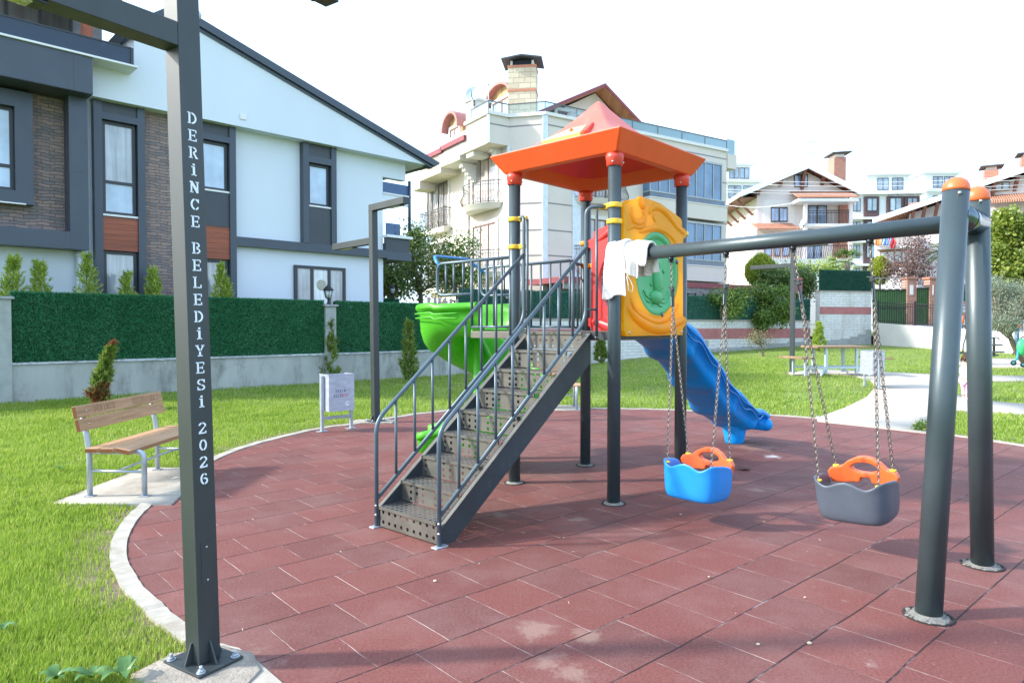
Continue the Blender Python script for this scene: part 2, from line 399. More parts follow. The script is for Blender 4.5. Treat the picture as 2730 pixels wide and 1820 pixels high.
# --- rubber tiles
def rubber_mat():
    m, nt, b = _mat('rubber_tiles'); tc = N(nt, 'ShaderNodeTexCoord'); mp = N(nt, 'ShaderNodeMapping'); mp.vector_type = 'POINT'
    mp.inputs['Rotation'].default_value = (0, 0, -R(41.4)); nt.links.new(tc.outputs['Object'], mp.inputs[0])
    wv = noise_tex(nt, mp.outputs[0], 2.2, 3); sp = N(nt, 'ShaderNodeSeparateXYZ'); nt.links.new(mp.outputs[0], sp.inputs[0])
    wob = math_n(nt, 'MULTIPLY', math_n(nt, 'SUBTRACT', wv, 0.5), 0.022)
    y = math_n(nt, 'ADD', math_n(nt, 'ADD', sp.outputs[1], wob), 100.0-ROW0); x = math_n(nt, 'ADD', math_n(nt, 'ADD', sp.outputs[0], wob), 100.0-COL0)
    ry = math_n(nt, 'DIVIDE', y, 0.395); row = math_n(nt, 'FLOOR', ry); fy = math_n(nt, 'FRACT', ry)
    wr = N(nt, 'ShaderNodeTexWhiteNoise', noise_dimensions='1D'); nt.links.new(row, wr.inputs['W'])
    sh = math_n(nt, 'ADD', math_n(nt, 'MULTIPLY', math_n(nt, 'MODULO', row, 2.0), 0.5), math_n(nt, 'MULTIPLY', wr.outputs['Value'], 0.10))
    rx = math_n(nt, 'ADD', math_n(nt, 'DIVIDE', x, 0.400), sh); cx = math_n(nt, 'FLOOR', rx); fx = math_n(nt, 'FRACT', rx)
    def joint(f, w_):
        d = math_n(nt, 'MINIMUM', f, math_n(nt, 'SUBTRACT', 1.0, f)); q = N(nt, 'ShaderNodeMapRange'); q.interpolation_type = 'SMOOTHSTEP'
        q.inputs[1].default_value = w_*0.35; q.inputs[2].default_value = w_; q.inputs[3].default_value = 1; q.inputs[4].default_value = 0; nt.links.new(d, q.inputs[0]); return q.outputs[0]
    nwid = noise_tex(nt, mp.outputs[0], 1.3, 2)
    jr = math_n(nt, 'MULTIPLY', joint(fy, 0.016), math_n(nt, 'ADD', 0.55, nwid), clamp=True); jc = joint(fx, 0.009)
    cb = N(nt, 'ShaderNodeCombineXYZ'); nt.links.new(cx, cb.inputs[0]); nt.links.new(row, cb.inputs[1])
    wn = N(nt, 'ShaderNodeTexWhiteNoise', noise_dimensions='3D'); nt.links.new(cb.outputs[0], wn.inputs['Vector'])
    base = ramp(nt, wn.outputs['Value'], [(0.0, (0.130, 0.045, 0.038)), (0.3, (0.156, 0.051, 0.043)), (0.75, (0.174, 0.056, 0.046)), (1.0, (0.140, 0.054, 0.047))])
    gr = noise_tex(nt, tc.outputs['Object'], 70, 4, 0.95); base = mix(nt, 1.0, base, ramp(nt, gr, [(0.32, (0.45, 0.43, 0.43)), (0.5, (0.92, 0.9, 0.9)), (0.68, (1.5, 1.5, 1.5))]), 'MULTIPLY')
    blot = noise_tex(nt, tc.outputs['Object'], 1.1, 8, 0.72)
    base = mix(nt, math_n(nt, 'MULTIPLY', ramp(nt, blot, [(0.46, (0, 0, 0)), (0.72, (1, 1, 1))]), 0.28), base, (0.27, 0.18, 0.165))
    st = noise_tex(nt, mp.outputs[0], 5.0, 9, 0.8); sb = noise_tex(nt, tc.outputs['Object'], 0.8, 3)
    chalk = math_n(nt, 'MULTIPLY', ramp(nt, st, [(0.60, (0, 0, 0)), (0.74, (1, 1, 1))]), ramp(nt, sb, [(0.48, (0, 0, 0)), (0.62, (1, 1, 1))]))
    chalk = math_n(nt, 'MULTIPLY', chalk, 0.6); base = mix(nt, chalk, base, (0.50, 0.46, 0.42))
    # worn pale patches and a spill of white powder, each where it lies
    for cx_, cy_, rd_, am_, cl_ in STAINS:
        dv = N(nt, 'ShaderNodeVectorMath', operation='DISTANCE'); nt.links.new(tc.outputs['Object'], dv.inputs[0]); dv.inputs[1].default_value = (cx_, cy_, 0)
        dd_ = math_n(nt, 'ADD', math_n(nt, 'DIVIDE', dv.outputs['Value'], rd_), math_n(nt, 'MULTIPLY', math_n(nt, 'SUBTRACT', st, 0.5), 4.5))
        base = mix(nt, math_n(nt, 'MULTIPLY', ramp(nt, dd_, [(0.35, (1, 1, 1)), (0.95, (0, 0, 0))]), am_), base, cl_)
    # chalky dust lies in some of the cross joints, dirt in the long ones
    dj = noise_tex(nt, mp.outputs[0], 3.3, 5, 0.7); cj = ramp(nt, dj, [(0.34, (0.06, 0.026, 0.024)), (0.46, (0.24, 0.14, 0.12)), (0.60, (0.44, 0.35, 0.31))])
    base = mix(nt, math_n(nt, 'MULTIPLY', jc, 0.85), base, cj)
    rj = ramp(nt, dj, [(0.52, (0.028, 0.012, 0.012)), (0.68, (0.22, 0.17, 0.17))]); base = mix(nt, jr, base, rj)
    fine = noise_tex(nt, tc.outputs['Object'], 90, 3, 0.9)
    nt.links.new(base, b.inputs['Base Color']); b.inputs['Roughness'].default_value = 0.72; b.inputs['Specular IOR Level'].default_value = 0.35
    tilt = math_n(nt, 'MULTIPLY', wn.outputs['Value'], 0.35)
    h = math_n(nt, 'SUBTRACT', math_n(nt, 'ADD', math_n(nt, 'MULTIPLY', gr, 0.22), tilt), math_n(nt, 'ADD', math_n(nt, 'MULTIPLY', jr, 1.6), math_n(nt, 'MULTIPLY', jc, 0.9)))
    bump(nt, b, h, 0.55, 0.008); return m
STAINS = [(G(2065, 1217).x, G(2065, 1217).y, 0.11, 0.8, (0.55, 0.53, 0.50)), (G(2010, 1192).x, G(2010, 1192).y, 0.36, 0.40, (0.34, 0.25, 0.19))]+[(G(*q_).x, G(*q_).y, r_*0.9, 0.24, (0.42, 0.34, 0.27)) for q_, r_ in (((1425, 1675), 0.13), ((1560, 1692), 0.10), ((1458, 1758), 0.12), ((1540, 1792), 0.12), ((1335, 1372), 0.11), ((1545, 1382), 0.10), ((2010, 1305), 0.12), ((640, 1780), 0.2))]
def _rot(p):
    a = -R(41.4); return (p[0]*math.cos(a)-p[1]*math.sin(a), p[0]*math.sin(a)+p[1]*math.cos(a))
_j = _rot(G(1905, 1648)); ROW0 = _j[1] % 0.395; COL0 = (_j[0]) % 0.40
o = sheet('rubber_paving', RUB, rubber_mat(), 0.0, 1.0); tag(o, kind='structure')
conc = M('pale_concrete', (0.36, 0.33, 0.28), 0.85, var=0.16, vs=7, bmp=0.6, bs=90, bd=0.004, dirt=((0.22, 0.18, 0.13), 5.0, 0.52, 0.6))
pathm = M('path_concrete', (0.42, 0.375, 0.32), 0.85, var=0.08, vs=1.2, bmp=0.3, bs=90, bd=0.003, dirt=((0.30, 0.27, 0.24), 1.2, 0.5, 0.5))
# --- crumbs and straw on the rubber, too many to count
mb = MB(); rnd = random.Random(11); RP = np.array([(rnd.uniform(-3.3, 6.6), 2.4*(12/2.4)**rnd.random()) for _ in range(1500)]); RP = RP[inside(RP, offset_poly(RUB, -0.03))]
for x, y in RP[:260]:
    a = rnd.uniform(0, PI); L_ = rnd.choice((0.0015, 0.002, 0.002, 0.003, 0.014)); w_ = 0.002 if L_ > 0.01 else L_*0.7; mb.box(-L_, L_, -w_, w_, 0, w_*1.2, Matrix.Translation((x, y, 0.0005)) @ Matrix.Rotation(a, 4, 'Z'))
tag(mb.build('debris', M('pale_crumbs', (0.42, 0.34, 0.26), 0.9)), 'pale crumbs and bits of straw scattered over the rubber', 'debris', kind='stuff')
# --- kerb ring
KO = offset_poly(RUB, 0.105); n = len(RUB); mb = MB(); KI = offset_poly(RUB, 0.004)
V = []
for i in range(n):
    xi, yi = KI[i]; xo, yo = KO[i]; j = 0.004*math.sin(i*2.7)
    V += [(xi, yi, -0.06), (xi, yi, 0.010+j), (xo, yo, 0.012+j), (xo, yo, -0.06)]
mb.add(V, [(i*4+k, i*4+k+1, ((i+1) % n)*4+k+1, ((i+1) % n)*4+k) for i in range(n) for k in range(3)])
tag(mb.build('kerb', conc), kind='structure')
EO = offset_poly(RUB, 0.42); EI = offset_poly(RUB, 0.10); mb = MB(); V = []
for i in range(n):
    j = 0.10*noise.noise((EO[i][0]*2.0, EO[i][1]*2.0, 5.0)); q_ = (EO[i][0]+(EO[i][0]-EI[i][0])*(j*4-0.1), EO[i][1]+(EO[i][1]-EI[i][1])*(j*4-0.1)); V += [(*EI[i], -0.012), (*q_, -0.019)]
mb.add(V, [(i*2, i*2+1, ((i+1) % n)*2+1, ((i+1) % n)*2) for i in range(n)])
tag(mb.build('soil', M('bare_earth', (0.21, 0.165, 0.105), 0.95, var=0.35, vs=9, bmp=1.0, bs=70, bd=0.02)), kind='structure')
# --- paths
pathA_px = [(2175,1106),(2185,1110),(2252,1086),(2310,1058),(2335,1030),(2318,1012),(2270,998),(2200,996),(2112,998),(2100,992),(2180,984),(2390,992),(2530,999),(2640,1000),(2760,1001),
            (2760,1015),(2641,1016),(2541,1021),(2532,1045),(2569,1056),(2641,1068),(2760,1078),(2760,1107),(2640,1098),(2535,1094),(2478,1116),(2466,1140),(2475,1154),(2321,1137),(2180,1122)]
PATHA = px_poly(pathA_px, 0.012)
PATHC = px_poly([(2525,957),(2640,955),(2780,955),(2780,981),(2640,978),(2525,969)], 0.012)
PAD = [(-4.02, 5.88), (-2.95, 5.88), (-3.2, 7.0), (-3.45, 7.42), (-4.02, 7.42)]
BPAD = [tuple(G(1440, 1080)[:2]), tuple(G(1560, 1082)[:2]), tuple(G(1560, 1095)[:2]), tuple(G(1440, 1095)[:2])]
tag(sheet('path', PATHA, pathm, 0.012, 1.2, 0.05), kind='structure'); tag(sheet('path', PATHC, pathm, 0.012, 2.0, 0.05), kind='structure')
tag(sheet('pavement', PAD, conc, 0.014, 0.5, 0.05), kind='structure')
tag(sheet('pavement', BPAD, conc, 0.014, 0.5, 0.05), kind='structure')
# --- light-post footings
LP1 = [(-1.68, 2.98), (-1.60, 3.16), (-1.42, 3.26), (-1.22, 3.18), (-1.12, 3.02), (-1.14, 2.86), (-1.22, 2.76), (-1.45, 2.72), (-1.62, 2.84)]
LP2c = G(1000, 1126); LP2 = [(LP2c.x-0.38, LP2c.y-0.13), (LP2c.x+0.30, LP2c.y-0.14), (LP2c.x+0.3, LP2c.y+0.25), (LP2c.x-0.36, LP2c.y+0.25)]
foot = M('rough_footing', (0.36, 0.32, 0.27), 0.95, var=0.25, vs=9, bmp=1.0, bs=45, bd=0.02)
for P_ in (LP1, LP2): tag(sheet('footing', P_, foot, 0.018, 0.12, 0.06), kind='structure')
# --- the lawn soil: one sheet to the horizon
soil = M('lawn_soil', (0.16, 0.22, 0.04), 0.95, var=0.3, vs=2.0, bmp=0.8, bs=70, bd=0.02, dirt=((0.20, 0.155, 0.095), 1.1, 0.55, 0.7))
xs = sorted(set(list(np.arange(-14, 30, 0.8))+[-900, -300, -100, -50, -25, 40, 60, 120, 400, 900])); ys = sorted(set(list(np.arange(-6, 45, 0.8))+[-300, -60, -20, 60, 90, 150, 400, 1500]))
mb = MB(); mb.grid([[(x, y, gz(x, y)-0.022) for x in xs] for y in ys]); tag(mb.build('lawn', soil), kind='structure')
# --- grass blades
KO2 = offset_poly(RUB, 0.11)
KO2 = offset_poly(RUB, 0.095)
holes = [KO2, PATHA, PATHC, PAD, BPAD, LP2, [(-1.70, 2.97), (-1.50, 3.28), (-1.20, 3.2), (-1.05, 3.0), (-1.1, 2.86), (-1.30, 2.84), (-1.55, 2.86)]]
FNX, FNY = -10.37, 13.83; FD = (0.7136, 0.7006)         # foot of the left garden wall
def blades(n, sampler, h0, h1, wdt, lean=0.5, tall=None):
    P = sampler(n)
    keep = np.ones(len(P), bool)
    for hp in holes: keep &= ~inside(P, hp)
    keep &= ((P[:, 0]-FNX)*(-FD[1])+(P[:, 1]-FNY)*FD[0]) < -0.02
    P = P[keep]
    # bare worn soil patches
    k = np.array([noise.noise((x*0.9, y*0.9, 3.0)) for x, y in P]); k2 = np.array([noise.noise((x*3.1, y*3.1, 8.0)) for x, y in P])
    dk = np.full(len(P), 9.0)
    for i in range(0, len(KO2), 2):
        dk = np.minimum(dk, (P[:, 0]-KO2[i][0])**2+(P[:, 1]-KO2[i][1])**2)
    dk = np.sqrt(dk); thin = np.clip((0.42-dk)/0.36, 0, 1)*0.88
    keep = (RNG.random(len(P)) > np.clip((k-0.12)*2.0, 0, 0.8)*(0.4+0.6*(k2 > 0))) & (RNG.random(len(P)) > thin*np.clip(0.75+k2*1.6, 0.15, 1))
    P = P[keep]; k2 = k2[keep]; k = k[keep]; thin = thin[keep]; m = len(P)
    h = (h0+(h1-h0)*RNG.random(m))*(1+0.5*k2)*(1-0.25*np.clip(k, 0, 1))*(1-0.5*thin); a = RNG.random(m)*2*PI; la = RNG.random(m)*2*PI; ll = lean*RNG.random(m)*h
    Z = np.array([gz(x, y) for x, y in P])-0.012; dx = np.cos(a)*wdt/2; dy = np.sin(a)*wdt/2
    lx = np.cos(la)*ll+0.15*h; ly = np.sin(la)*ll
    V = np.zeros((m, 5, 3)); V[:, 0] = np.stack([P[:, 0]-dx, P[:, 1]-dy, Z], 1); V[:, 1] = np.stack([P[:, 0]+dx, P[:, 1]+dy, Z], 1)
    V[:, 2] = np.stack([P[:, 0]+dx*0.8+lx*0.35, P[:, 1]+dy*0.8+ly*0.35, Z+h*0.6], 1); V[:, 3] = np.stack([P[:, 0]-dx*0.8+lx*0.35, P[:, 1]-dy*0.8+ly*0.35, Z+h*0.6], 1)
    V[:, 4] = np.stack([P[:, 0]+lx, P[:, 1]+ly, Z+h*0.97], 1)
    o_ = np.arange(m)[:, None]*5; F = np.concatenate([o_+np.array([[0, 1, 2]]), o_+np.array([[0, 2, 3]]), o_+np.array([[3, 2, 4]])], 0)
    return V.reshape(-1, 3), F
def fan(y0, y1, x0f, x1f, pw=1.0):
    def s(n):
        u = RNG.random(n); y = y0*(y1/y0)**(u**pw); x = y*(x0f+(x1f-x0f)*RNG.random(n)); return np.stack([x, y], 1)
    return s
GV = []; GF = []; off = 0
for nn, smp, h0, h1, wd in ((200000, fan(2.0, 5.2, -1.10, -0.25), 0.030, 0.078, 0.0040), (185000, fan(5.2, 14, -1.05, -0.20), 0.035, 0.075, 0.007),
                            (110000, fan(11, 26, -0.70, 0.40), 0.04, 0.08, 0.012), (105000, fan(8.5, 34, 0.25, 0.98), 0.035, 0.075, 0.013)):
    v, f = blades(nn, smp, h0, h1, wd); GV.append(v); GF.append(f+off); off += len(v)
grassm = leafmat('grass_blades', (0.14, 0.245, 0.022), (0.27, 0.40, 0.045), (0.50, 0.53, 0.16), 0.5, sub=0.5, patch=0.8)
g = fastmesh('grass', np.concatenate(GV), np.concatenate(GF), grassm); tag(g, 'short green grass covering the lawns', 'grass', kind='stuff')
# ================================================================== PLAY TOWER (own frame: x away-right, y away-left)
TX, TY, TA = 0.856, 6.785, R(47.4)
TF = Frame(TX, TY, TA)
steel = M('anthracite_powder_coat', (0.055, 0.080, 0.090), 0.34, 0.25, var=0.10, vs=5, bmp=0.05, bs=300, dirt=((0.16, 0.17, 0.16), 5.0, 0.70, 0.4))
rail_m = M('blue_grey_rail_paint', (0.085, 0.125, 0.155), 0.38, 0.2, var=0.10, vs=8, dirt=((0.22, 0.22, 0.21), 6.0, 0.68, 0.4))
plate_m = M('dusty_perforated_plate', (0.125, 0.120, 0.105), 0.50, 0.45, var=0.22, vs=5, bmp=0.1, bs=80, dirt=((0.26, 0.24, 0.20), 4.0, 0.56, 0.5))
darkchan = M('dark_channel_paint', (0.038, 0.048, 0.055), 0.45, 0.2, var=0.15, vs=6, dirt=((0.14, 0.13, 0.11), 7.0, 0.62, 0.45))
zinc = M('galvanised_steel', (0.42, 0.47, 0.52), 0.42, 0.55, var=0.14, vs=9, bmp=0.05, bs=60)
bolt_m = M('bright_bolt', (0.6, 0.6, 0.58), 0.28, 0.9)
orange = M('orange_plastic', (0.74, 0.095, 0.020), 0.42, var=0.06, vs=3, bmp=0.05, bs=200, dirt=((0.50, 0.12, 0.05), 3, 0.55, 0.25))
coral = M('faded_coral_plastic', (0.70, 0.115, 0.075), 0.45, var=0.09, vs=2, bmp=0.04, bs=150, dirt=((0.74, 0.26, 0.20), 3, 0.54, 0.4))
collar = M('red_collar_plastic', (0.66, 0.060, 0.035), 0.4, var=0.08)
yellow = M('yellow_clamp_plastic', (0.80, 0.50, 0.03), 0.4, var=0.12, vs=14, dirt=((0.45, 0.25, 0.05), 20, 0.62, 0.5))
amber = M('amber_panel_plastic', (1.0, 0.61, 0.018), 0.36, var=0.07, vs=3, bmp=0.04, bs=160, dirt=((0.55, 0.20, 0.02), 14, 0.69, 0.4))
redp = M('red_panel_plastic', (0.74, 0.045, 0.050), 0.36, var=0.06, vs=3)
glow_plastic(amber, 0.62)
greenp = M('green_disc_plastic', (0.055, 0.36, 0.125), 0.42, var=0.08, vs=3)
lime = M('lime_slide_plastic', (0.115, 0.56, 0.035), 0.36, var=0.07, vs=2, bmp=0.03, bs=120, dirt=((0.22, 0.50, 0.14), 4, 0.56, 0.35))
glow_plastic(redp, 0.2); glow_plastic(lime, 0.42)
blue = M('blue_slide_plastic', (0.001, 0.27, 0.74), 0.36, spec=0.28, var=0.08, vs=2, bmp=0.03, bs=120, dirt=((0.08, 0.32, 0.66), 4, 0.56, 0.4))
bluebar = M('blue_bar_paint', (0.02, 0.20, 0.52), 0.3)
mortar_m = M('post_footing_mortar', (0.24, 0.235, 0.215), 0.95, var=0.25, vs=25, bmp=1.0, bs=60, bd=0.02)
H = 0.588; PL = 1.50
tower = thing('play_tower', 'playground tower with red-orange pyramid roof, perforated stairs and green and blue slides', 'play tower', (TX, TY, 0), TA, local=True)
def post(x, y, zt=3.02, r=0.0575):
    o = MB().lathe([(r, -0.03), (r, zt)], (x, y, 0), 28).build('post', steel, tower)
    mb = MB(); mb.lathe([(r+0.034, -0.005), (r+0.026, 0.006), (r+0.001, 0.016)], (x, y, 0), 22)
    mb.build('footing_ring', mortar_m, o)
    MB().lathe([(r+0.036, -0.005), (r+0.052, 0.003), (r+0.035, 0.003)], (x, y, 0), 26, cap=False).build('hole_rim', M('black_hole_rim', (0.02, 0.018, 0.018), 0.9), o)
    return o
P4 = {}
for k, (x, y) in {'F': (-H, -H), 'R': (H, -H), 'L': (-H, H), 'B': (H, H)}.items():
    P4[k] = post(x, y)
    mb = MB(); mb.lathe([(0.060, 2.935), (0.071, 2.94), (0.073, 2.99), (0.078, 3.0), (0.078, 3.05)], (x, y, 0), 28); c_ = mb.build('collar', collar, P4[k])
    for a in (R(200), R(300), R(60)): MB().sphere((x+0.073*math.cos(a), y+0.073*math.sin(a), 2.965), 0.009, 8, 5).build('bolt', bolt_m, P4[k])
# --- roof
def sq(h, z, r=0.0, n=4):
    if r <= 0: return [Vector(p) for p in ((-h, -h, z), (h, -h, z), (h, h, z), (-h, h, z))]
    out = []
    for cx, cy, a0 in ((h-r, -(h-r), -PI/2), (h-r, h-r, 0), (-(h-r), h-r, PI/2), (-(h-r), -(h-r), PI)):
        for i in range(n+1): t = a0+PI/2*i/n; out.append(Vector((cx+r*math.cos(t), cy+r*math.sin(t), z)))
    return out
def loft(mb, rings, smooth=False, closed=True):
    n = len(rings[0]); o = []
    fs = [(i*n+k, i*n+(k+1) % n, (i+1)*n+(k+1) % n, (i+1)*n+k) for i in range(len(rings)-1) for k in range(n if closed else n-1)]
    return mb.add([p for r in rings for p in r], fs, smooth)
mb = MB(); rr = 0.05
loft(mb, [sq(0.555, 3.16, 0.20, 8), sq(0.585, 3.06, 0.20, 8), sq(0.595, 3.043, 0.20, 8), sq(0.655, 3.043, 0.02, 8), sq(0.668, 3.05, 0.02, 8), sq(0.762, 3.205, 0.012, 8), sq(0.762, 3.215, 0.012, 8), sq(0.745, 3.218, 0.02, 8), sq(0.725, 3.212, 0.02, 8)], False)
skirt_o = mb.build('roof', orange, tower, bevel=0.004, seg=2)
mb = MB(); prof = [(0.725, 3.212), (0.68, 3.222), (0.58, 3.262), (0.47, 3.322), (0.36, 3.40), (0.26, 3.49), (0.17, 3.59), (0.09, 3.68), (0.035, 3.745), (0.008, 3.765)]
loft(mb, [sq(h, z, min(0.02, h*0.4), 3) for h, z in prof], False); mb.build('roof_canopy', coral, skirt_o, bevel=0.006)
mb = MB(); loft(mb, [sq(0.555, 3.16, 0.20, 8), sq(0.46, 3.25, 0.16, 8), sq(0.3, 3.36, 0.1, 8), sq(0.12, 3.56, 0.04, 8), sq(0.02, 3.62, 0.01, 8)], True)
mb.build('roof_lining', M('red_underside', (0.66, 0.040, 0.016), 0.5, var=0.15, vs=3), skirt_o)
# yellow badge lying on the roof face over the stairs (-x face)
sa = R(31); bo = Vector((-0.415, 0.03, 3.372)); bu = Vector((0, -1, 0)); bv_ = Vector((math.cos(sa), 0, math.sin(sa))); bn = Vector((-math.sin(sa), 0, math.cos(sa)))
def on_roof(pts, h0, h1, nm, mat, bev=0.005):
    n_ = len(pts); mb_ = MB(); mb_.add([bo+bu*x+bv_*z+bn*h0 for x, z in pts]+[bo+bu*x+bv_*z+bn*h1 for x, z in pts], [tuple(range(n_)), tuple(n_+i for i in reversed(range(n_)))]+[(i, (i+1) % n_, n_+(i+1) % n_, n_+i) for i in range(n_)]); return mb_.build(nm, mat, skirt_o, bevel=bev)
on_roof([(-0.26, -0.13), (0.20, -0.13), (0.12, 0.12), (-0.08, 0.12)], -0.03, 0.022, 'roof_badge', M('pale_yellow_badge', (0.88, 0.66, 0.22), 0.4))
mb = MB(); mb.sphere(bo+bu*0.02+bn*0.022, 0.024, 10, 6); mb.build('badge_knob', orange, skirt_o)
on_roof([(0.235, -0.13), (0.275, -0.13), (0.185, 0.15), (0.155, 0.15)], -0.03, 0.030, 'badge_rib', collar, 0.01)
# --- deck
def perf(mb, o, ex, ey, nx, ny, w, h, r, skip=None, seg=8):
    """plate with real round holes; o corner, ex,ey unit axes"""
    o = Vector(o); ex = Vector(ex); ey = Vector(ey); cw = w/nx; ch = h/ny
    for i in range(nx):
        for j in range(ny):
            a = o+ex*(i*cw)+ey*(j*ch); c = [a, a+ex*cw, a+ex*cw+ey*ch, a+ey*ch]
            if skip and skip(i, j): mb.add(c, [(0, 1, 2, 3)]); continue
            m = a+ex*cw/2+ey*ch/2; hv = [m+ex*(r*math.cos(2*PI*k/seg-3*PI/4))+ey*(r*math.sin(2*PI*k/seg-3*PI/4)) for k in range(seg)]
            fs = []
            for s_ in range(4):
                k0 = s_*seg//4; fs.append((s_, (s_+1) % 4, 4+(k0+seg//4) % seg, *[4+(k0+seg//4-t) % seg for t in range(1, seg//4+1)]))
            mb.add(c+hv, fs)
    return mb
mb = MB(); mb.box(-0.60, 0.60, -0.60, -0.57, 1.43, 1.498).box(-0.60, 0.60, 0.57, 0.60, 1.43, 1.498).box(-0.60, -0.57, -0.57, 0.57, 1.43, 1.498).box(0.57, 0.60, -0.57, 0.57, 1.43, 1.498)
mb.box(-0.012, 0.012, -0.57, 0.57, 1.44, 1.49); mb.build('platform_frame', darkchan, tower, bevel=0.003)
mb = MB(); perf(mb, (-0.598, -0.598, 1.502), (1, 0, 0), (0, 1, 0), 20, 20, 1.196, 1.196, 0.011); dk = mb.build('platform', plate_m, tower, solid=0.003)
mb = MB(); mb.box(-0.60, -0.57, 0.605, 1.20, 1.43, 1.498).box(0.26, 0.29, 0.605, 1.20, 1.43, 1.498).box(-0.57, 0.26, 1.17, 1.20, 1.43, 1.498); mb.build('bridge_frame', plate_m, tower, bevel=0.003)
mb = MB(); perf(mb, (-0.598, 0.604, 1.502), (1, 0, 0), (0, 1, 0), 14, 9, 0.88, 0.595, 0.011); mb.build('bridge_deck', plate_m, tower, solid=0.003)
# --- stairs: nine risers down to -x
NR = 9; XB = -0.605-1.80; TD = 1.80/8.5; RH = PL/NR; SW = 0.33
for i in range(NR):
    x = XB + i*TD if i < NR else -0.6; z0 = i*RH; mb = MB()
    ny = 3 if i else 2; sk = (lambda a, b, i=i: (a*7+i*5) % 4 == 1 and i > 0)
    perf(mb, (x, SW, z0+0.012), (0, -1, 0), (0, 0, 1), 9, ny, 2*SW, RH-0.014, 0.0150, sk if i != NR-1 else (lambda a, b: b == 2))
    if i < NR-1: perf(mb, (x-0.012, -SW, z0+RH), (1, 0, 0), (0, 1, 0), 5, 12, TD+0.012, 2*SW, 0.0125)
    mb.box(x-0.014, x-0.011, -SW, SW, z0+RH-0.02, z0+RH+0.0005)
    mb.build('stair_step', plate_m, tower, solid=0.0025)
sl_ = (PL)/(1.80)
for s_ in (-1, 1):
    y = s_*(SW+0.012); x0, x1 = XB-0.01, -0.602
    def zt(x): return (x-XB)*RH/TD*0.985+0.13
    poly = [(x0, 0.0), (x0+0.16, 0.0), (x1, zt(x1)-0.30), (x1, PL-0.005), (x0+0.03+(PL-0.005-zt(x0))/(RH/TD*0.985)-0.03, PL-0.005), (x0, zt(x0)+0.02)]
    mb = MB(); mb.prism(poly, y-0.004, y+0.004)
    a = Vector((x0, y+s_*0.02, zt(x0)+0.012)); e = Vector((x1-0.05, y+s_*0.02, zt(x1-0.05)+0.0))
    st = mb.build('stringer', darkchan, tower)
    mb = MB(); mb.beam(a, e, 0.042, 0.005); mb.build('stringer_flange', plate_m, st)
rb = 0.0165
for s_ in (-1, 1):
    y = s_*(SW+0.035); x0 = XB-0.012; k = RH/TD*0.985
    zr = lambda x: 0.82+(x-x0)*0.825; zl = lambda x: 0.215+(x-x0)*0.81
    xt = -0.70
    main = fillet([(x0, y, 0.0), (x0, y, 0.82), (xt, y, zr(xt))], 0.10, 8)
    mb = MB(); mb.tube(main, rb, 12)
    loop = fillet([(x0, y, 0.215), (xt, y, zl(xt)), (xt, y, 2.60), (-0.60, s_*0.50, 2.60)], 0.12, 8)
    mb.tube(loop[0:], rb, 12)
    pr = mb.build('handrail', rail_m, tower)
    n = 9
    for i in range(1, n):
        x = x0+(xt-x0)*i/n; MB().tube([(x, y, zl(x)), (x, y, zr(x))], 0.0115, 10).build('baluster', rail_m, tower)
    MB().tube([(xt+0.10, y*1.12, 1.47), (xt+0.10, y*1.12, 2.585)], 0.0125, 10).build('baluster', rail_m, tower)
    MB().tube([(xt, y, 1.70), (xt+0.10, y*1.12, 1.70)], 0.010, 8).build('rail_strut', rail_m, tower)
    mb = MB(); mb.box(x0-0.05, x0+0.06, y-0.03, y+0.03, -0.002, 0.010); mb.build('foot_plate', zinc, tower, bevel=0.002)
    for bp3 in ((x0-0.014, y-0.012, 0.17), (x0-0.014, y-0.012, 0.10), (-0.606, y*1.1, 1.45)): MB().sphere(bp3, 0.010, 8, 5).build('bolt', bolt_m, pr)
# --- bridge railings
def guard(x, y0, y1, zt_, zb, name, ys, yfull):
    mb = MB(); mb.tube(fillet([(x, y0, zt_), (x, y1, zt_), (x, y1, zb), (x, yfull, zb)], 0.10, 8), rb, 12)
    mb.tube([(x, y0, 1.545), (x, yfull, 1.545)], rb*0.85, 10); mb.tube([(x, yfull, 1.545), (x, yfull, zt_)], rb*0.95, 10)
    o_ = mb.build(name, rail_m, tower)
    for y in ys: MB().tube([(x, y, zb if y > yfull else 1.545), (x, y, zt_)], 0.0115, 10).build('baluster', rail_m, tower)
def ysol(px, xl):
    d = ray(px, 800); e = TF.ex; f = TF.ey; o_ = TF.o+e*xl
    t = (d.x*o_.y-d.y*o_.x)/(d.y*f.x-d.x*f.y); return t
guard(-H, H+0.05, ysol(1166, -H), 2.235, 1.89, 'guard_rail', [ysol(p, -H) for p in (1189, 1210, 1235, 1277, 1298, 1317, 1338)], ysol(1258, -H))
xf = 0.30
guard(xf, H, 1.95, 2.26, 1.92, 'guard_rail', [0.72, 0.86, 1.0, 1.14, 1.42, 1.56, 1.70, 1.83], 1.28)
mb = MB(); mb.tube(fillet([(xf, H, 2.26), (0.36, H, 2.26), (0.42, H+0.01, 2.24), (H, H, 2.22)], 0.03), rb, 10); mb.tube([(xf, H, 1.545), (H, H, 1.53)], rb*0.85, 10); mb.build('guard_rail', rail_m, tower)
for x in (xf, 0.37, 0.44, 0.51): MB().tube([(x, H, 1.54), (x, H, 2.25)], 0.0115, 10).build('baluster', rail_m, tower)
mb = MB(); mb.tube(fillet([(-H, 1.70, 2.20), (-0.50, 1.90, 2.34), (0.20, 2.08, 2.37), (xf, 1.90, 2.20)], 0.06, 6), 0.017, 12); mb.build('grab_bar', bluebar, tower)
